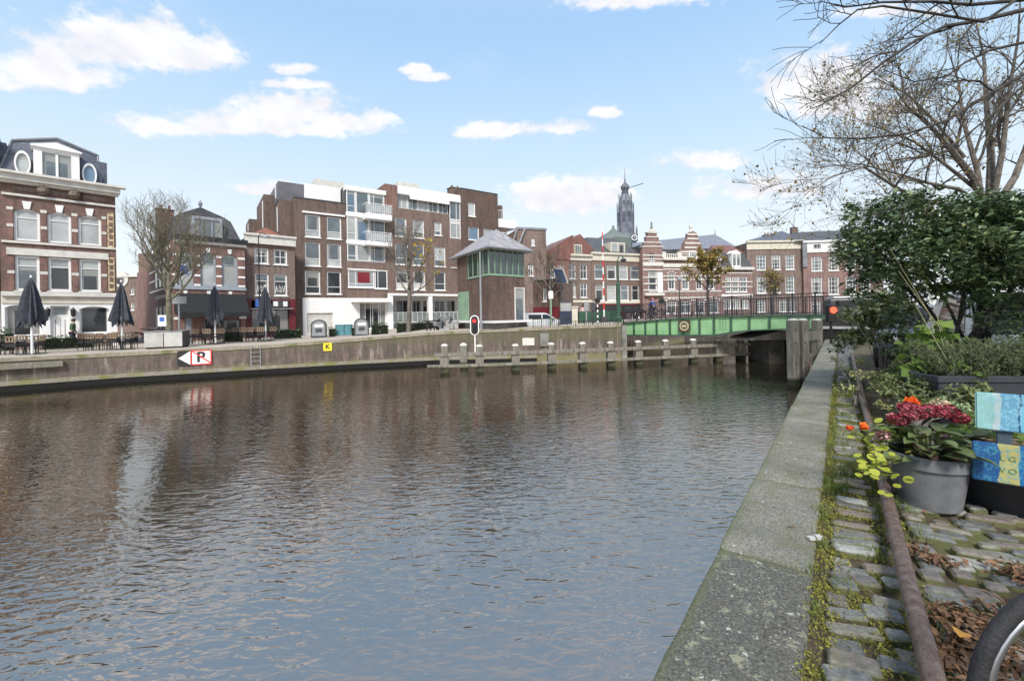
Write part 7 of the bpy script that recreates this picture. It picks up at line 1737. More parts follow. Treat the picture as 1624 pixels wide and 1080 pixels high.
def person(label, loc_, rz, top, trousers, hair, ride=False, stride=.12):
    S = thing('person', label, 'person', loc_, rz)
    f = stride
    if ride: hipz=.95; kn=[(-.1,.28,.72),(.1,.12,.55)]; an=[(-.1,.18,.3),(.1,.08,.12)]; to=[(-.1,.3,.26),(.1,.22,.08)]; ch=(0,.12,1.38)
    else: hipz=.93; kn=[(-.1,f*.6,.5),(.1,-f*.2,.5)]; an=[(-.1,f,.08),(.1,-f,.1)]; to=[(-.1,f+.16,.03),(.1,-f+.15,.03)]; ch=(0,.02,1.36)
    nk=(0,ch[1]+.02,1.5); hd=(0,nk[1]+.03,1.64); sh=[(-.19,ch[1],1.4),(.19,ch[1],1.4)]
    if ride: elb=[(-.27,ch[1]+.2,1.2),(.27,ch[1]+.2,1.2)]; wr=[(-.24,ch[1]+.42,1.1),(.24,ch[1]+.42,1.1)]
    else: elb=[(-.25,0,1.12),(.25,.02,1.12)]; wr=[(-.25,.12,.9),(.23,.16,.92)]
    ha=[(w[0],w[1]+.06,w[2]-.07) for w in wr]
    V=[(0,0,hipz),(0,ch[1]*.5,1.15),ch,nk,hd,(0,hd[1]+.01,1.74)]; Rr=[.13,.12,.15,.055,.095,.06]; E=[(0,1),(1,2),(2,3),(3,4),(4,5)]
    for k in (0,1):
        b0=len(V); V+=[sh[k],elb[k],wr[k],ha[k]]; Rr+=[.065,.042,.03,.04]; E+=[(2,b0),(b0,b0+1),(b0+1,b0+2),(b0+2,b0+3)]
        b0=len(V); V+=[(kn[k][0],0,hipz-.06),kn[k],an[k],to[k]]; Rr+=[.095,.065,.045,.04]; E+=[(0,b0),(b0,b0+1),(b0+1,b0+2),(b0+2,b0+3)]
    skin('body',V,E,Rr,SKINM,S)
    V=[(0,0,hipz+.03),(0,ch[1]*.5,1.15),ch,(0,nk[1]-.005,1.47)]; Rr=[.165,.16,.18,.075]; E=[(0,1),(1,2),(2,3)]
    for k in (0,1): b0=len(V); V+=[sh[k],elb[k],wr[k]]; Rr+=[.085,.065,.05]; E+=[(2,b0),(b0,b0+1),(b0+1,b0+2)]
    skin('jacket',V,E,Rr,top,S)
    V=[(0,0,hipz)]; Rr=[.15]; E=[]
    for k in (0,1): b0=len(V); V+=[(kn[k][0],0,hipz-.08),kn[k],an[k]]; Rr+=[.11,.082,.062]; E+=[(0,b0),(b0,b0+1),(b0+1,b0+2)]
    skin('trousers',V,E,Rr,trousers,S)
    mb=MB()
    mb.lathe([(.05,-.1),(.1,-.06),(.115,.02),(.1,.09),(.05,.13),(.01,.14)],12,(0,hd[1]-.02,hd[2]+.03)); mb.obj('hair',hair,S,smooth=True)
    for k in (0,1): mb=MB().tube([(an[k][0],an[k][1]-.05,.05+an[k][2]-.08),(to[k][0],to[k][1]+.02,to[k][2])],[.055,.045],8); mb.obj('shoe',BLACK,S,smooth=True)
    return S
JKG=mat('jacket_green',(.06,.1,.05),.8,.2,6); JKB=mat('jacket_blue',(.05,.12,.45),.7,.1,6); NAVY=mat('cloth_navy',(.03,.035,.06),.8,.2,6); HRB=mat('hair_brown',(.06,.035,.02),.6,.3,20); HRP=mat('knit_cap_pink',(.5,.1,.15),.8,.1,20)
person('person in dark green jacket walking past the mansard house door', gq(114.5,28.0,1.45), R(-60), JKG, NAVY, HRB)
person('person in blue jacket and pink cap riding beside the bridge', gq(1038,39.5,2.5), R(60), JKB, NAVY, HRP, ride=True)
person('person in black coat standing by the bicycles left of the blue rider', gq(1031.5,40,2.45), R(-100), BLACK, NAVY, HRB)
o = copy_tree(fp); o.location = gq(1038,39.5,2.5); o.rotation_euler = (0,0,R(150)); o['label'] = 'bicycle ridden by the person in the blue jacket'; o['group'] = ''; del o['group']
person('person in pale coat sitting low behind the green cabinet', gq(925,36,1.95), 0, mat('coat_pale',(.5,.35,.33),.8), NAVY, HRB)
# ------------------------------------------------------------------ near plants
def blob(n, c, r, shell=.55):
    """points in an ellipsoid, denser toward its skin"""
    d = rng.normal(size=(n,3)); d /= np.linalg.norm(d,axis=1)[:,None]; q = shell+(1-shell)*rng.random(n)**.6
    return np.array(c)+d*q[:,None]*np.array(r)
def clumps(cs, per, rad):
    out_ = []
    for c in cs:
        n = int(per*random.uniform(.6,1.4)); d = rng.normal(size=(n,3)); d /= np.linalg.norm(d,axis=1)[:,None]; out_.append(c + d*(rng.random(n)**.5)[:,None]*rad*random.uniform(.7,1.25))
    return np.concatenate(out_)
LAUREL = foliage('glossy_evergreen_leaves', [(.03,.055,.025),(.06,.1,.045),(.1,.155,.07),(.16,.22,.09),(.3,.3,.12)], .33, .9)
FINE = foliage('small_dull_leaves', [(.06,.075,.035),(.11,.14,.05),(.17,.2,.08),(.28,.28,.14)], .55, .3, .15)
LIME = foliage('lime_green_leaves', [(.09,.15,.035),(.16,.25,.055),(.27,.36,.09)], .5, .3, .3)
YGRN = foliage('yellow_green_leaves', [(.22,.27,.04),(.38,.42,.06),(.5,.48,.08)], .5, .3, .3)
MIDG = foliage('mid_green_leaves', [(.03,.07,.02),(.06,.13,.03),(.12,.2,.05)], .45, .4, .15)
HYL = foliage('hydrangea_leaves', [(.05,.08,.03),(.09,.13,.05),(.14,.16,.07),(.11,.07,.06)], .4, .5, .1)
# evergreen shrub: crown given by lobes (pixel, depth, radii in m)
sb = P(1560,560,6.6); SH = thing('evergreen_shrub', 'large glossy dark evergreen shrub overhanging the parked cars', 'shrub', (sb.x,sb.y,ZQ)); base = np.array([sb.x,sb.y,ZQ])
lobes = [(1400,352,6.8,.62,.6,.42),(1460,350,6.5,.8,.7,.42),(1370,400,6.8,.42,.5,.32),(1440,400,6.5,.7,.6,.42),(1530,358,6.2,.9,.8,.4),(1600,348,6.0,.9,.8,.38),(1560,335,6.1,.5,.6,.2),(1660,365,5.9,.9,.8,.5),(1620,390,5.8,.9,.7,.5),(1490,405,6.2,.8,.7,.4),(1580,410,6.0,.9,.8,.5),(1650,440,5.8,.8,.7,.6),(1420,440,6.8,.42,.5,.25),(1350,393,7.0,.16,.25,.14),(1600,450,6.0,.45,.5,.3),(1400,455,6.9,.5,.4,.24),(1440,500,6.7,.22,.3,.14),(1590,495,6.0,.34,.3,.18),(1545,455,6.3,.4,.3,.16),(1480,465,6.5,.3,.3,.14),(1640,500,5.9,.4,.5,.3)]
cs = []
for px,py,Y,rx,ry,rz_ in lobes:
    c = P(px,py,Y); k = int(44*rx*rz_/.3)
    cs += list(blob(k, (c.x,c.y,c.z), (rx,ry,rz_), .6))
C = clumps(cs, 40, .16); C = C[C[:,2] > ZQ+.9]
rest = C - base
link('foliage', leafmesh('foliage', rest[::2], .09, LAUREL, asp=.5, up=.45, fold=.35), SH); link('foliage', leafmesh('foliage', np.concatenate([rest[1::2], rest[1::5]+rng.normal(size=(len(rest[1::5]),3))*.06]), .062, LAUREL, asp=.42, up=.7, fold=.45), SH)
ci = rng.permutation(len(C))[:120]
lm = leafmesh('leaf', np.zeros((1,3)), .13, LAUREL, asp=.46, up=1.5, fold=.35, jit=0)
cc = sorted([tuple(c) for c in C], key=lambda c: c[1]-.3*c[2])[:2200:11]
for c in cc:
    o = link('leaf', lm, SH); o.location = (c[0]-base[0]+random.uniform(-.05,.05), c[1]-base[1]-.06, c[2]-base[2]); o.rotation_euler = (random.uniform(-.8,.8), random.uniform(-.8,.8), random.uniform(0,6.28))
tr = MB()
for tx,ty,tz_,r0 in ((-.2,0,.0,.055),(.2,.1,.1,.045),(-.75,-.1,.15,.035)):
    for k in range(4): 
        tg = Vector(cs[random.randrange(len(cs))])-Vector(base); tr.tube([(tx*.4,ty,0),(tx*.6+tg.x*.15,ty,.7),(tg.x*.6,tg.y*.6,tg.z*.7),tuple(tg)], [r0,r0*.7,r0*.4,.01], 6)
tr.obj('stems', BARK_N, SH)
# loose leafy plant hanging over the quay left of it
def plant(name, label, cat, c, lob, m, size, per, rad, asp=.5, dens=40, stems=8, up=.3, stemm=None, zmin=ZQ+.02, hero=0):
    base = Vector(c); S = thing(name, label, cat, tuple(base)); cs = []
    for (x,y,z,rx,ry,rz_) in lob: cs += list(blob(max(3,int(dens*rx*rz_*10)), (x,y,z), (rx,ry,rz_), .35))
    C = clumps(cs, per, rad); C = C[C[:,2] > zmin]
    link('foliage', leafmesh('foliage', C-np.array(base), size, m, asp=asp, up=up), S); st = MB()
    for k in range(stems):
        q = Vector(cs[random.randrange(len(cs))])-base; st.tube([(random.uniform(-.05,.05),random.uniform(-.05,.05),0),(q.x*.35,q.y*.35,max(.05,q.z*.6)),tuple(q)], [.012,.009,.004], 4)
    st.obj('stems', stemm or BARK, S); return S
def lb(px,py,Y,rx,ry,rz_): c = P(px,py,Y); return (c.x,c.y,c.z,rx,ry,rz_)
c = NQ(10.2,.55); plant('olive_shrub','bushy dull green shrub leaning out over the quay edge','shrub',c,[lb(1375,500,8.8,.5,.4,.25),(lb(1362,535,8.8,.24,.3,.16)),lb(1410,480,8.6,.5,.4,.25),lb(1425,500,8.2,.4,.4,.22),lb(1340,548,8.6,.16,.2,.08),lb(1420,535,7.6,.22,.3,.14),lb(1440,560,7.2,.25,.3,.12)],foliage('olive_leaves',[(.05,.07,.03),(.1,.13,.05),(.16,.19,.08),(.28,.3,.17)],.4,.5,.1),.11,26,.13,asp=.38,dens=34)
c = NQ(7.8,.75); plant('hollyhock','tall stalky plant with large lime green lobed leaves','plant',c,[lb(1480,540,6.0,.28,.2,.18),lb(1455,560,6.0,.2,.2,.12),lb(1510,450,6.2,.22,.2,.08),lb(1470,590,5.6,.25,.2,.12),lb(1500,580,5.6,.3,.2,.1)],LIME,.13,12,.17,asp=.95,dens=18,stems=3)
st = MB(); 
for (a,b_,c_) in (((1500,610,5.6),(1475,500,5.9),(1412,395,6.1)),((1508,610,5.6),(1490,520,5.8),(1425,430,6)),((1530,600,5.5),(1500,540,5.8),(1465,445,6)),((1520,605,5.5),(1478,530,5.7),(1450,480,5.9))):
    st.tube([P(*a),P(*b_),P(*c_)],[.008,.006,.003],5)
st.obj('dry_stalks', mat('straw_stalk',(.24,.23,.12),.8,.2,9), label='bundle of long pale dry stalks crossing in front of the shrub', cat='stalks')
c = NQ(6.6,.6); plant('border_plants','tangle of small leaved border plants along the rusty pipe','plants',c,[lb(1412,600,6.3,.25,.3,.13),lb(1440,590,6.6,.3,.3,.14),lb(1440,620,5.6,.4,.3,.18),lb(1470,640,5.2,.35,.3,.14),lb(1510,620,5.2,.4,.3,.15),lb(1545,640,4.9,.3,.2,.14)],FINE,.05,45,.1,dens=42,stems=24)
c = NQ(8.2,.2); plant('edge_weeds','pale yellow green weeds sprawling over the far coping edge','weeds',c,[lb(1345,572,8,.18,.5,.06),lb(1350,595,7,.14,.4,.04),lb(1356,620,6.2,.1,.3,.03),lb(1385,640,5.6,.1,.3,.05)],foliage('weed_leaves',[(.24,.25,.1),(.42,.42,.18),(.15,.19,.06)],.6,.2,.2),.04,40,.08,dens=60,stems=6)
# long anthracite planter with fine shrubs
a, b_ = P(1489,597,5.15), P(1700,593,5.0); e = b_-a; pl = thing('trough_planter', 'long anthracite trough planter at the right behind the bench', 'planter', (a.x,a.y,ZQ), math.atan2(e.y,e.x)); h = a.z-ZQ; L = Vector((e.x,e.y,0)).length; ANTH = mat('anthracite_plastic', (.04,.043,.052), .5, .2, 3)
w_ = MB(); w_.box(0,L,0,.05,0,h).box(0,L,.55,.6,0,h).box(0,.05,.05,.55,0,h).box(L-.05,L,.05,.55,0,h); w_.obj('trough', ANTH, pl, bevel=.01); MB().box(-.02,L,-.02,.05,h-.07,h+.004).obj('rim', ANTH, pl, bevel=.006); MB().box(.05,L-.05,.05,.55,.02,h-.06).obj('soil', mat('soil_dark', (.05,.035,.022), .95, .4, 8), pl)
LAV = foliage('grey_green_needles', [(.05,.07,.035),(.1,.13,.06),(.16,.19,.09)], .6, .2, .1)
def sprays(name, label, cat, c, n, h, spread, m, size, seed, lean=(0,0)):
    r = random.Random(seed); S = thing(name, label, cat, tuple(c)); st = MB(); pts = []
    for k in range(n):
        x, y = r.gauss(0,spread*.35), r.gauss(0,spread*.3); d = Vector((x*1.2+lean[0]+r.gauss(0,.12), y+lean[1]+r.gauss(0,.12), h*r.uniform(.6,1.05))); p0 = Vector((x,y,0))
        st.tube([p0, p0+d*.5+Vector((0,0,.02)), p0+d], [.004,.003,.0015], 3)
        for q in np.linspace(.15,1,11): v = p0+d*q; pts.append(tuple(v))
    C = np.array(pts); C = np.repeat(C, 5, 0)+rng.normal(size=(len(C)*5,3))*.012; st.obj('stems', BARK_G, S); link('foliage', leafmesh('foliage', C, size, m, asp=.3, up=-.2), S); return S
for i, (px, lab) in enumerate(((1535,'left lavender like shrub in the anthracite trough'),(1575,'middle lavender like shrub in the anthracite trough'),(1612,'right lavender like shrub in the anthracite trough'),(1650,'lavender like shrub in the trough at the picture edge'))):
    q = P(px,598,5.35); sprays('lavender_shrub', lab, 'shrub', (q.x,q.y,ZQ+h-.06), 90, .46, .42, LAV, .035, 60+i)
q = P(1505,600,5.3); plant('small_leafy_plant','small lime leaved plant at the left end of the trough','plant',(q.x,q.y,ZQ+h-.06),[lb(1520,583,5.25,.12,.1,.06),lb(1555,600,5.1,.05,.05,.05)],LIME,.06,8,.06,asp=.8,dens=60,stems=5)
q = P(1530,650,4.3); plant('small_leafy_plant','pale green sprig with white dots behind the flower pot','plant',(q.x,q.y,ZQ),[lb(1520,650,4.3,.14,.1,.1),lb(1540,665,4.2,.12,.1,.1),lb(1505,640,4.4,.1,.1,.08)],foliage('pale_green_leaves',[(.14,.2,.09),(.25,.33,.16),(.4,.45,.3)],.5,.3,.2),.035,14,.06,dens=70,stems=9)
# flower pot with hydrangea
pc = G(1474,800,ZQ); PT = thing('flower_pot', 'round mid grey plastic pot standing on the cobbles by the pipe', 'flower pot', (pc.x,pc.y,ZQ)); POTG = mat('pot_grey', (.165,.17,.18), .45, .22, 5, bump=.1)
MB().lathe([(.165,0),(.175,.01),(.218,.3),(.236,.302),(.243,.385),(.236,.392),(.222,.388),(.215,.33)],40,caps=False).obj('pot', POTG, PT, smooth=False, bevel=0)
for p_ in bpy.data.objects[-1:] if False else []: pass
po = [o for o in bpy.data.objects if o.name == 'pot'][0]
for p_ in po.data.polygons: p_.use_smooth = True
po.modifiers.new('es','EDGE_SPLIT').split_angle = R(35)
MB().lathe([(.0,.0),(.16,.001),(.219,.345),(.0,.35)],24,caps=False).obj('soil', mat('soil_dark', (.05,.035,.022), .95, .4, 8), PT)
HYB = pc; HY = thing('hydrangea', 'hydrangea with dark red flower heads growing in the grey pot', 'hydrangea', (pc.x,pc.y,ZQ+.34))
def bigleaf(L, Wd, m, name='leaf', seed=0):
    r = random.Random(seed); n = 6; mb = MB(); rows = []
    for i in range(n+1):
        t = i/n; w = Wd*.5*math.sin(math.pi*min(1,(t*.94+.04)))**.8; z = -.35*L*t*t+.12*L*t; rows.append([(-w,L*t,z+w*.35),(-w*.5,L*t,z+w*.1),(0,L*t,z-.002),(w*.5,L*t,z+w*.1),(w,L*t,z+w*.35)])
    mb.v = [p for rr in rows for p in rr]
    for i in range(n):
        for j in range(4): a_ = i*5+j; mb.f.append((a_,a_+1,a_+6,a_+5)); mb.m.append(0)
    return mb.mesh(name, m, True)
lms = [bigleaf(.15,.095,HYL,seed=k) for k in range(2)]+[bigleaf(.14,.08,LIME)]+[bigleaf(.13,.07,mat('leaf_maroon',(.09,.05,.045),.4,.3,9))]
for k in range(120):
    a_ = random.uniform(0,6.28); rr_ = random.uniform(.02,.26); zz_ = random.uniform(.0,.2)
    o = link('leaf', lms[0 if random.random()<.4 else (1 if random.random()<.6 else (3 if random.random()<.55 else 2))], HY, loc=(rr_*math.cos(a_), rr_*math.sin(a_), zz_)); o.rotation_euler = (random.uniform(.0,.7), random.uniform(-.3,.3), a_-math.pi/2+random.uniform(-.5,.5)); o.scale = (random.uniform(.7,1.15),)*3
st = MB()
for k in range(14): a_ = random.uniform(0,6.28); st.tube([(.04*math.cos(a_),.04*math.sin(a_),-.02),(.1*math.cos(a_),.1*math.sin(a_),.12),(.17*math.cos(a_),.17*math.sin(a_),.22)], .004, 5)
st.obj('stems', mat('stem_green_brown',(.12,.11,.05),.7), HY)
FLR = foliage('dark_red_florets', [(.12,.01,.02),(.3,.02,.05),(.38,.1,.12),(.18,.03,.04),(.3,.14,.12)], .6, .3, .15, 5)
for k,(px,py,Y,r_) in enumerate(((1425,665,3.3,.055),(1448,656,3.25,.062),(1475,651,3.25,.065),(1500,652,3.3,.065),(1521,663,3.35,.05),(1440,645,3.5,.05))):
    c = P(px,py,Y); C = blob(330,(c.x,c.y,c.z),(r_*1.35,r_*1.2,r_*.75),.7)-np.array((pc.x,pc.y,ZQ+.34)); link('flower_head', leafmesh('flower_head', C, .021, FLR, asp=.95, up=.4, fold=.1), HY)
c = P(1490,640,3.7); C = blob(160,(c.x,c.y,c.z),(.07,.06,.035),.7)-np.array((pc.x,pc.y,ZQ+.34)); link('flower_head', leafmesh('flower_head', C, .02, foliage('cream_florets',[(.5,.4,.25),(.6,.5,.35)],.6,.2,.2), asp=.95, up=.4), HY, label='faded cream flower head')
# orange flower and nasturtiums
ORG = foliage('orange_petals', [(.75,.1,.02),(.85,.2,.03)], .5, .2, .3)
q = G(1450,745,ZQ); NS = thing('nasturtium', 'trailing nasturtium with round lime leaves and orange flowers over the pipe', 'nasturtium', (q.x,q.y,ZQ+.0)); nb0 = np.array((q.x,q.y,ZQ))
rl_ = MB(); n = 10; rl_.v = [(0,0,-.006)]+[(.5*math.cos(2*math.pi*j/n), .5*math.sin(2*math.pi*j/n), .02*math.sin(3*j)) for j in range(n)]; rl_.f = [(0,j+1,(j+1)%n+1) for j in range(n)]; rl_.m = [0]*n; rlm = rl_.mesh('leaf', YGRN)
grp = [(1395,690,3.35,.13,22),(1400,740,3.15,.14,40),(1380,752,3.1,.1,22),(1430,700,3.4,.08,8),(1390,715,3.2,.08,8),(1372,693,3.3,.06,6)]
st = MB()
for px,py,Y,r_,k_ in grp:
    c = P(px,py,Y)
    for k in range(k_):
        p_ = Vector((c.x+random.gauss(0,r_*.6), c.y+random.gauss(0,r_*.6), max(ZQ+.02, c.z+random.gauss(0,r_*.5)))); o = link('leaf', rlm, NS, loc=tuple(p_-Vector(nb0))); o.rotation_euler = (random.uniform(-.7,.4), random.uniform(-.5,.5), random.uniform(0,6)); s_ = random.uniform(.032,.062); o.scale = (s_,)*3
        if k % 2: st.tube([tuple(p_-Vector(nb0)), tuple((p_-Vector(nb0))*.6-Vector((0,0,.02))), (random.uniform(-.05,.05),.05,.02)], .002, 3)
st.obj('stems', mat('stem_pale_green',(.25,.3,.1),.6), NS)
for k,(px,py,Y,s_) in enumerate(((1348,679,3.4,.03),(1369,677,3.4,.035),(1446,638,3.8,.055))):
    c = P(px,py,Y); C = blob(26,(c.x,c.y,c.z),(s_*.6,s_*.6,s_*.5),.3)-nb0; link('flower', leafmesh('flower', C, s_*1.1, ORG, asp=.9, up=.2), NS)
c = P(1400,690,3.3); C = blob(120,(c.x,c.y,c.z),(.05,.05,.045),.5)-nb0
S = thing('pink_flower_head', 'small pink and white flower head beside the orange nasturtiums', 'flower', (c.x,c.y,c.z)); link('petals', leafmesh('petals', C+nb0-np.array((c.x,c.y,c.z)), .018, foliage('pink_petals',[(.4,.06,.1),(.6,.3,.32),(.7,.55,.5)],.6,.2,.2), asp=.9), S); MB().tube([(0,0,-.02),(.03,.02,-.25),(.05,.04,ZQ-c.z)], .004, 5).obj('stem', BARK_G, S)
# painted bench seen from behind
def painted(name, spots, seedz, base):
    m, nt, b = newmat(name); tc = N(nt,'ShaderNodeTexCoord'); sp = N(nt,'ShaderNodeSeparateXYZ'); lk(nt,tc.outputs['Object'],sp.inputs[0])
    nz = N(nt,'ShaderNodeTexNoise',i_Scale=6.0,i_Detail=6.0,i_Distortion=1.4); lk(nt,tc.outputs['Object'],nz.inputs[0]); wv = N(nt,'ShaderNodeTexNoise',i_Scale=26.0,i_Detail=5.0,i_Distortion=2.0); lk(nt,tc.outputs['Object'],wv.inputs[0])
    x = mth(nt,'ADD',sp.outputs[0],mth(nt,'MULTIPLY',mth(nt,'SUBTRACT',nz.outputs[0],.5),.06)); c = ramp(nt,mth(nt,'DIVIDE',x,1.3),spots,'CONSTANT')
    c = mix(nt,ramp(nt,wv.outputs[0],[(.5,(0,0,0)),(.58,(.55,.55,.55))]),c,base); c = mix(nt,.35,c,ramp(nt,nz.outputs[0],[(.3,(.3,.35,.4)),(.7,(.75,.75,.7))]),'OVERLAY')
    lk(nt,c,b.inputs['Base Color']); b.inputs['Roughness'].default_value=.4; bp=N(nt,'ShaderNodeBump',i_Strength=.3,i_Distance=.003); lk(nt,wv.outputs[0],bp.inputs['Height']); lk(nt,bp.outputs[0],b.inputs['Normal']); return m
PU = painted('paint_turquoise', [(0,(.25,.45,.42)),(.06,(.4,.48,.48)),(.085,(.13,.32,.45)),(.145,(.02,.07,.16)),(.155,(.15,.4,.55)),(.4,(.05,.2,.4)),(.7,(.3,.5,.5))],1,(.3,.55,.65))
PLw = painted('paint_blue_yellow', [(0,(.02,.09,.25)),(.078,(.42,.38,.14)),(.148,(.02,.13,.32)),(.6,(.03,.2,.42))],2,(.08,.3,.38))
Yb = 3.0; u0, u1 = P(1546,621,Yb), P(1543,679,Yb); l0, l1 = P(1541,699,Yb), P(1537,760,Yb)
BN = thing('garden_bench', 'wooden bench with boards painted turquoise, blue and yellow at the right edge', 'bench', (u0.x,u0.y,ZQ), -.72)
def board(z0, z1, name, m, y, dx=0, tilt=0.0, th=.025):
    bm = bmesh.new(); bmesh.ops.create_cube(bm, size=1)
    for v in bm.verts: v.co = Vector(((v.co.x+.5)*1.3+dx, v.co.y*th, (v.co.z+.5)*(z1-z0)))
    bmesh.ops.bevel(bm, geom=[e for e in bm.edges], offset=.008, segments=2, affect='EDGES'); me = bpy.data.meshes.new(name); bm.to_mesh(me); bm.free(); me.materials.append(m); o = link(name, me, BN, loc=(0,y,z0)); o.rotation_euler=(tilt,0,0); return o
o1 = board(u1.z-ZQ, u0.z-ZQ, 'back_board', PU, 0); o1['label']='upper board painted turquoise and pale blue'
o2 = board(l1.z-ZQ, l0.z-ZQ, 'back_board', PLw, .0, -.02); o2['label']='lower board painted blue with yellow patch'
for s_, x_ in (('L',.12),('G',.165)): link('letter', text_mesh(s_, .05, mat('faded_green_paint',(.12,.25,.12),.6), .001), o2, loc=(x_,-.0150,.17), rot=(R(90),0,0))
for s_, x_ in (('V',.12),('O',.165)): link('letter', text_mesh(s_, .05, mat('faded_green_paint',(.12,.25,.12),.6), .001), o2, loc=(x_,-.0150,.09), rot=(R(90),0,0))
for x in (.1,1.1): MB().box(x,x+.07,.015,.06,l1.z-ZQ+.02,u0.z-ZQ-.03).obj('post', mat('bench_post_blue_grey',(.06,.09,.12),.5), BN, bevel=.005); MB().box(x+.01,x+.05,.06,.5,.42,.46).obj('seat_rail', DKGREY, BN)
for k in range(3): MB().box(-.02,1.28,.1+k*.14,.22+k*.14,.463,.488).obj('seat_slat', WOODT, BN, bevel=.004)
for x in (.5,1.12): MB().box(x,x+.05,.42,.47,0,.42).obj('leg', DKGREY, BN)
# low tub under the bench
q = G(1665,838,ZQ)+Vector((.14,.34,0)); S = thing('plant_tub', 'round anthracite tub standing on the cobbles beneath the bench', 'tub', (q.x,q.y,ZQ)); MB().lathe([(.25,0),(.265,.01),(.37,.28),(.385,.285),(.39,.34),(.375,.345),(.36,.3)],36,caps=False).obj('tub', ANTH, S, smooth=True); MB().lathe([(0,.0),(.25,.003),(.36,.3),(0,.305)],24,caps=False).obj('soil', mat('soil_dark', (.05,.035,.022), .95, .4, 8), S)
C = blob(260,(q.x,q.y+.1,ZQ+.5),(.3,.25,.16),.4); S2 = thing('small_leafy_plant','bright lime plant growing in the tub behind the bench boards','plant',(q.x,q.y,ZQ+.3)); link('foliage', leafmesh('foliage', C-np.array((q.x,q.y,ZQ+.3)), .07, LIME, asp=.6), S2); MB().tube([(0,0,0),(0,.05,.2)],.01,5).obj('stems',BARK_G,S2)
# bicycle wheel at the lower right corner
wc = P(1668,1068,1.62); ang = math.atan2(dq.y,dq.x)
bk = bicycle('bicycle whose black tyre enters the lower right corner', BLACK, (0,0,0), 0, hi=True)
bk.rotation_euler = (0,0,math.pi-.04); bk.location = (1.605+.53, 1.2, ZQ+.005)
# ------------------------------------------------------------------ litter, moss and weeds
LIT = foliage('fallen_leaves', [(.06,.035,.022),(.14,.075,.04),(.26,.15,.085),(.1,.06,.04),(.2,.14,.09)], .7, .25, .1, 4)
def scatter(n, f, z0=.0, zs=.03):
    out_ = []
    while len(out_) < n:
        s, r = f(); out_.append(tuple(NQ(s, r, ZQ+z0+abs(random.gauss(0,zs)))))
    return np.array(out_)
def pile(s0, r0, ss, sr): return lambda: (random.gauss(s0,ss), random.gauss(r0,sr))
def sr_of(px, py): p = G(px,py,ZQ); return p.dot(dq), p.dot(nR)
Cl = []
for (px,py,ss,sr_w,n_) in ((1545,1015,.07,.06,300),(1510,1055,.06,.05,230),(1560,1050,.06,.06,200),(1530,985,.04,.07,90),(1445,875,.03,.05,45),(1475,893,.02,.06,50),(1620,920,.05,.05,120),(1600,985,.05,.06,80),(1540,905,.03,.1,25),(1490,985,.04,.03,50)):
    s0_, r0_ = sr_of(px,py); Cl.append(scatter(n_, pile(s0_,r0_,ss,sr_w), .015, .02))
Cl.append(scatter(160, lambda: (random.uniform(1.2,5.5), random.uniform(.3,2.4)), .01, .006)); Cl = np.concatenate(Cl)
link('leaf_litter', leafmesh('leaf_litter', Cl, .04, LIT, asp=.42, up=.5, fold=.6), kind='stuff')
q = G(1523,1021,ZQ+.04); lf = bigleaf(.062,.058,mat('leaf_amber',(.62,.3,.05),.6,.2,14)); o = link('fallen_leaf', lf, loc=(q.x-.02,q.y-.02,ZQ+.085), rot=(.1,.15,-.9), label='single bright amber leaf lying on the brown leaf litter', cat='leaf')
MOSS = foliage('moss_tufts', [(.1,.1,.025),(.18,.18,.04),(.27,.27,.06),(.15,.09,.04)], .8, .1, .1, 6)
GRS = foliage('grass_blades', [(.06,.1,.025),(.12,.16,.045),(.22,.23,.08)], .6, .2, .2, 4)
def inj():
    s = random.uniform(.9,11); return (s, random.uniform(-.15,-.08)) if random.random() < .13 else (s, random.uniform(-.14,.3))
Cm = []
cent = [inj() for _ in range(1150)]
for (s,r) in cent:
    k = random.randint(14,44); Cm.append(np.stack([np.full(k,s)+rng.normal(size=k)*.035, np.full(k,r)+rng.normal(size=k)*.022, np.abs(rng.normal(size=k))*.009],1))
Cm = np.concatenate(Cm); Pm = np.stack([Cm[:,0]*dq.x+Cm[:,1]*nR.x, Cm[:,0]*dq.y+Cm[:,1]*nR.y, ZQ-.012+Cm[:,2]],1); link('moss', leafmesh('moss', Pm, .014, MOSS, asp=.5, up=.0), kind='stuff')
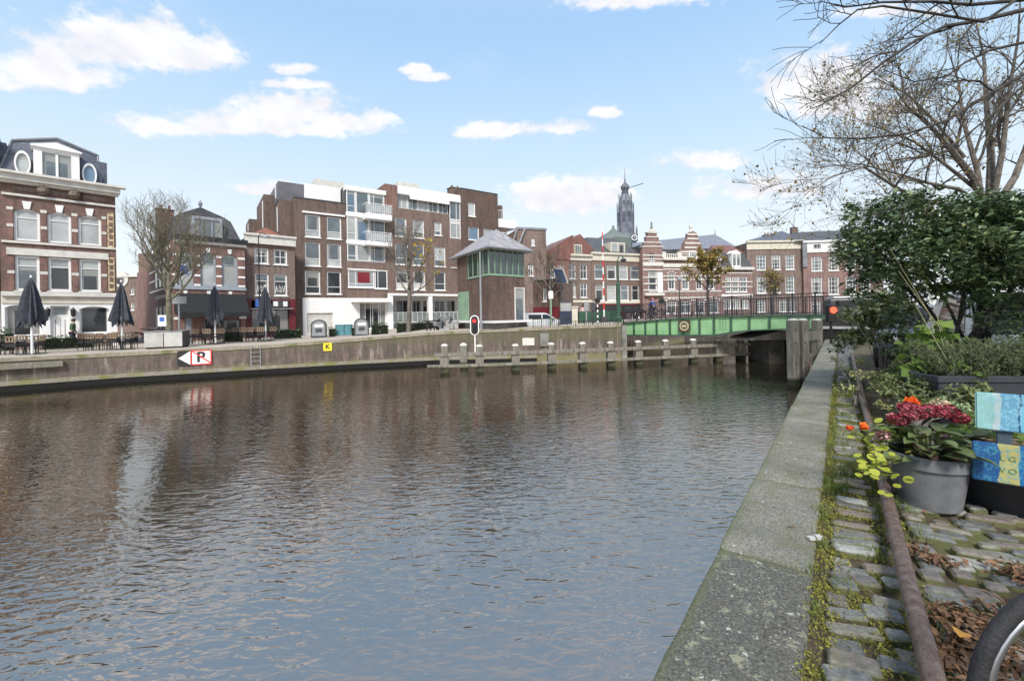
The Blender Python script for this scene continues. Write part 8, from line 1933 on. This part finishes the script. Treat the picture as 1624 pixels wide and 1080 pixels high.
def blades(cs_, per, h, name):
    V=[];Fq=[]; 
    for (x,y) in cs_:
        for k in range(per):
            a_=random.uniform(0,6.28); l=h*random.uniform(.5,1.2); px_=x+random.gauss(0,.03); py_=y+random.gauss(0,.03); w_=.0022; dx,dy=math.cos(a_)*l*.5,math.sin(a_)*l*.5; i=len(V)
            V+=[(px_-w_,py_,ZQ-.02),(px_+w_,py_,ZQ-.02),(px_+dx*.4+w_*.7,py_+dy*.4,ZQ+l*.6),(px_+dx*.4-w_*.7,py_+dy*.4,ZQ+l*.6),(px_+dx,py_+dy,ZQ+l*.9)]; Fq+=[(i,i+1,i+2),(i,i+2,i+3),(i+3,i+2,i+4)]
    return link(name, fastmesh(name, np.array(V), np.array(Fq), GRS), kind='stuff')
gc = []
for px,py,n_ in ((1325,780,6),(1340,775,5),(1395,820,3),(1420,855,4),(1385,880,2),(1345,930,2)):
    for _ in range(n_): p_ = G(px+random.uniform(-8,8),py+random.uniform(-4,4),ZQ); gc.append((p_.x,p_.y))
for _ in range(170): s=random.uniform(4.5,14); r=random.uniform(-.12,.32); p_=NQ(s,r); gc.append((p_.x,p_.y))
for _ in range(14): s=random.uniform(1.4,5); r=random.choice([random.uniform(-.13,-.09), random.uniform(.3,.4)]); p_=NQ(s,r); gc.append((p_.x,p_.y))
blades(gc, 16, .07, 'grass_tufts')
# twigs, wire and small block on the coping
tw = mat('twig_brown',(.2,.13,.08),.8,.3,20); 
q = [G(x,y,ZQ+.012) for x,y in ((1328,892),(1350,915),(1378,936),(1400,950),(1410,975),(1420,990))]; MB().tube(q, .003, 5).obj('twig', tw, label='long thin bent twig lying on the cobbles left of the pipe', cat='twig')
q = [G(x,y,ZQ+.012) for x,y in ((1215,1012),(1215,1000),(1225,993),(1246,995),(1250,985),(1244,977))]; MB().tube(q, .0022, 5).obj('twig', mat('wire_rusty',(.1,.07,.05),.7), label='short curled dark wire lying on the coping', cat='wire')
q = G(1256,835,ZQ+.008); o = MB().box(-.02,.02,-.004,.004,0,.006).obj('twig', tw, label='tiny reddish stick lying on the second coping stone', cat='stick'); o.location=tuple(q)
q = G(1293,855,ZQ+.005); o = MB().box(-.045,-.003,-.018,.016,0,.018).box(.0,.04,-.016,.018,0,.024).obj('metal_clip', mat('clip_grey_white',(.5,.5,.48),.5), label='small pale metal clip bridging coping and cobbles', cat='clip', bevel=.002); o.location=tuple(q); o.rotation_euler=(0,0,.05)
q = [G(x,y,ZQ+.1) for x,y in ((1438,968),(1448,985),(1462,1020))]; MB().tube(q, .0018, 4).obj('grass_stem', mat('straw_stalk',(.24,.23,.12),.8,.2,9), label='pale dry grass stem lying across the rusty pipe', cat='stem')
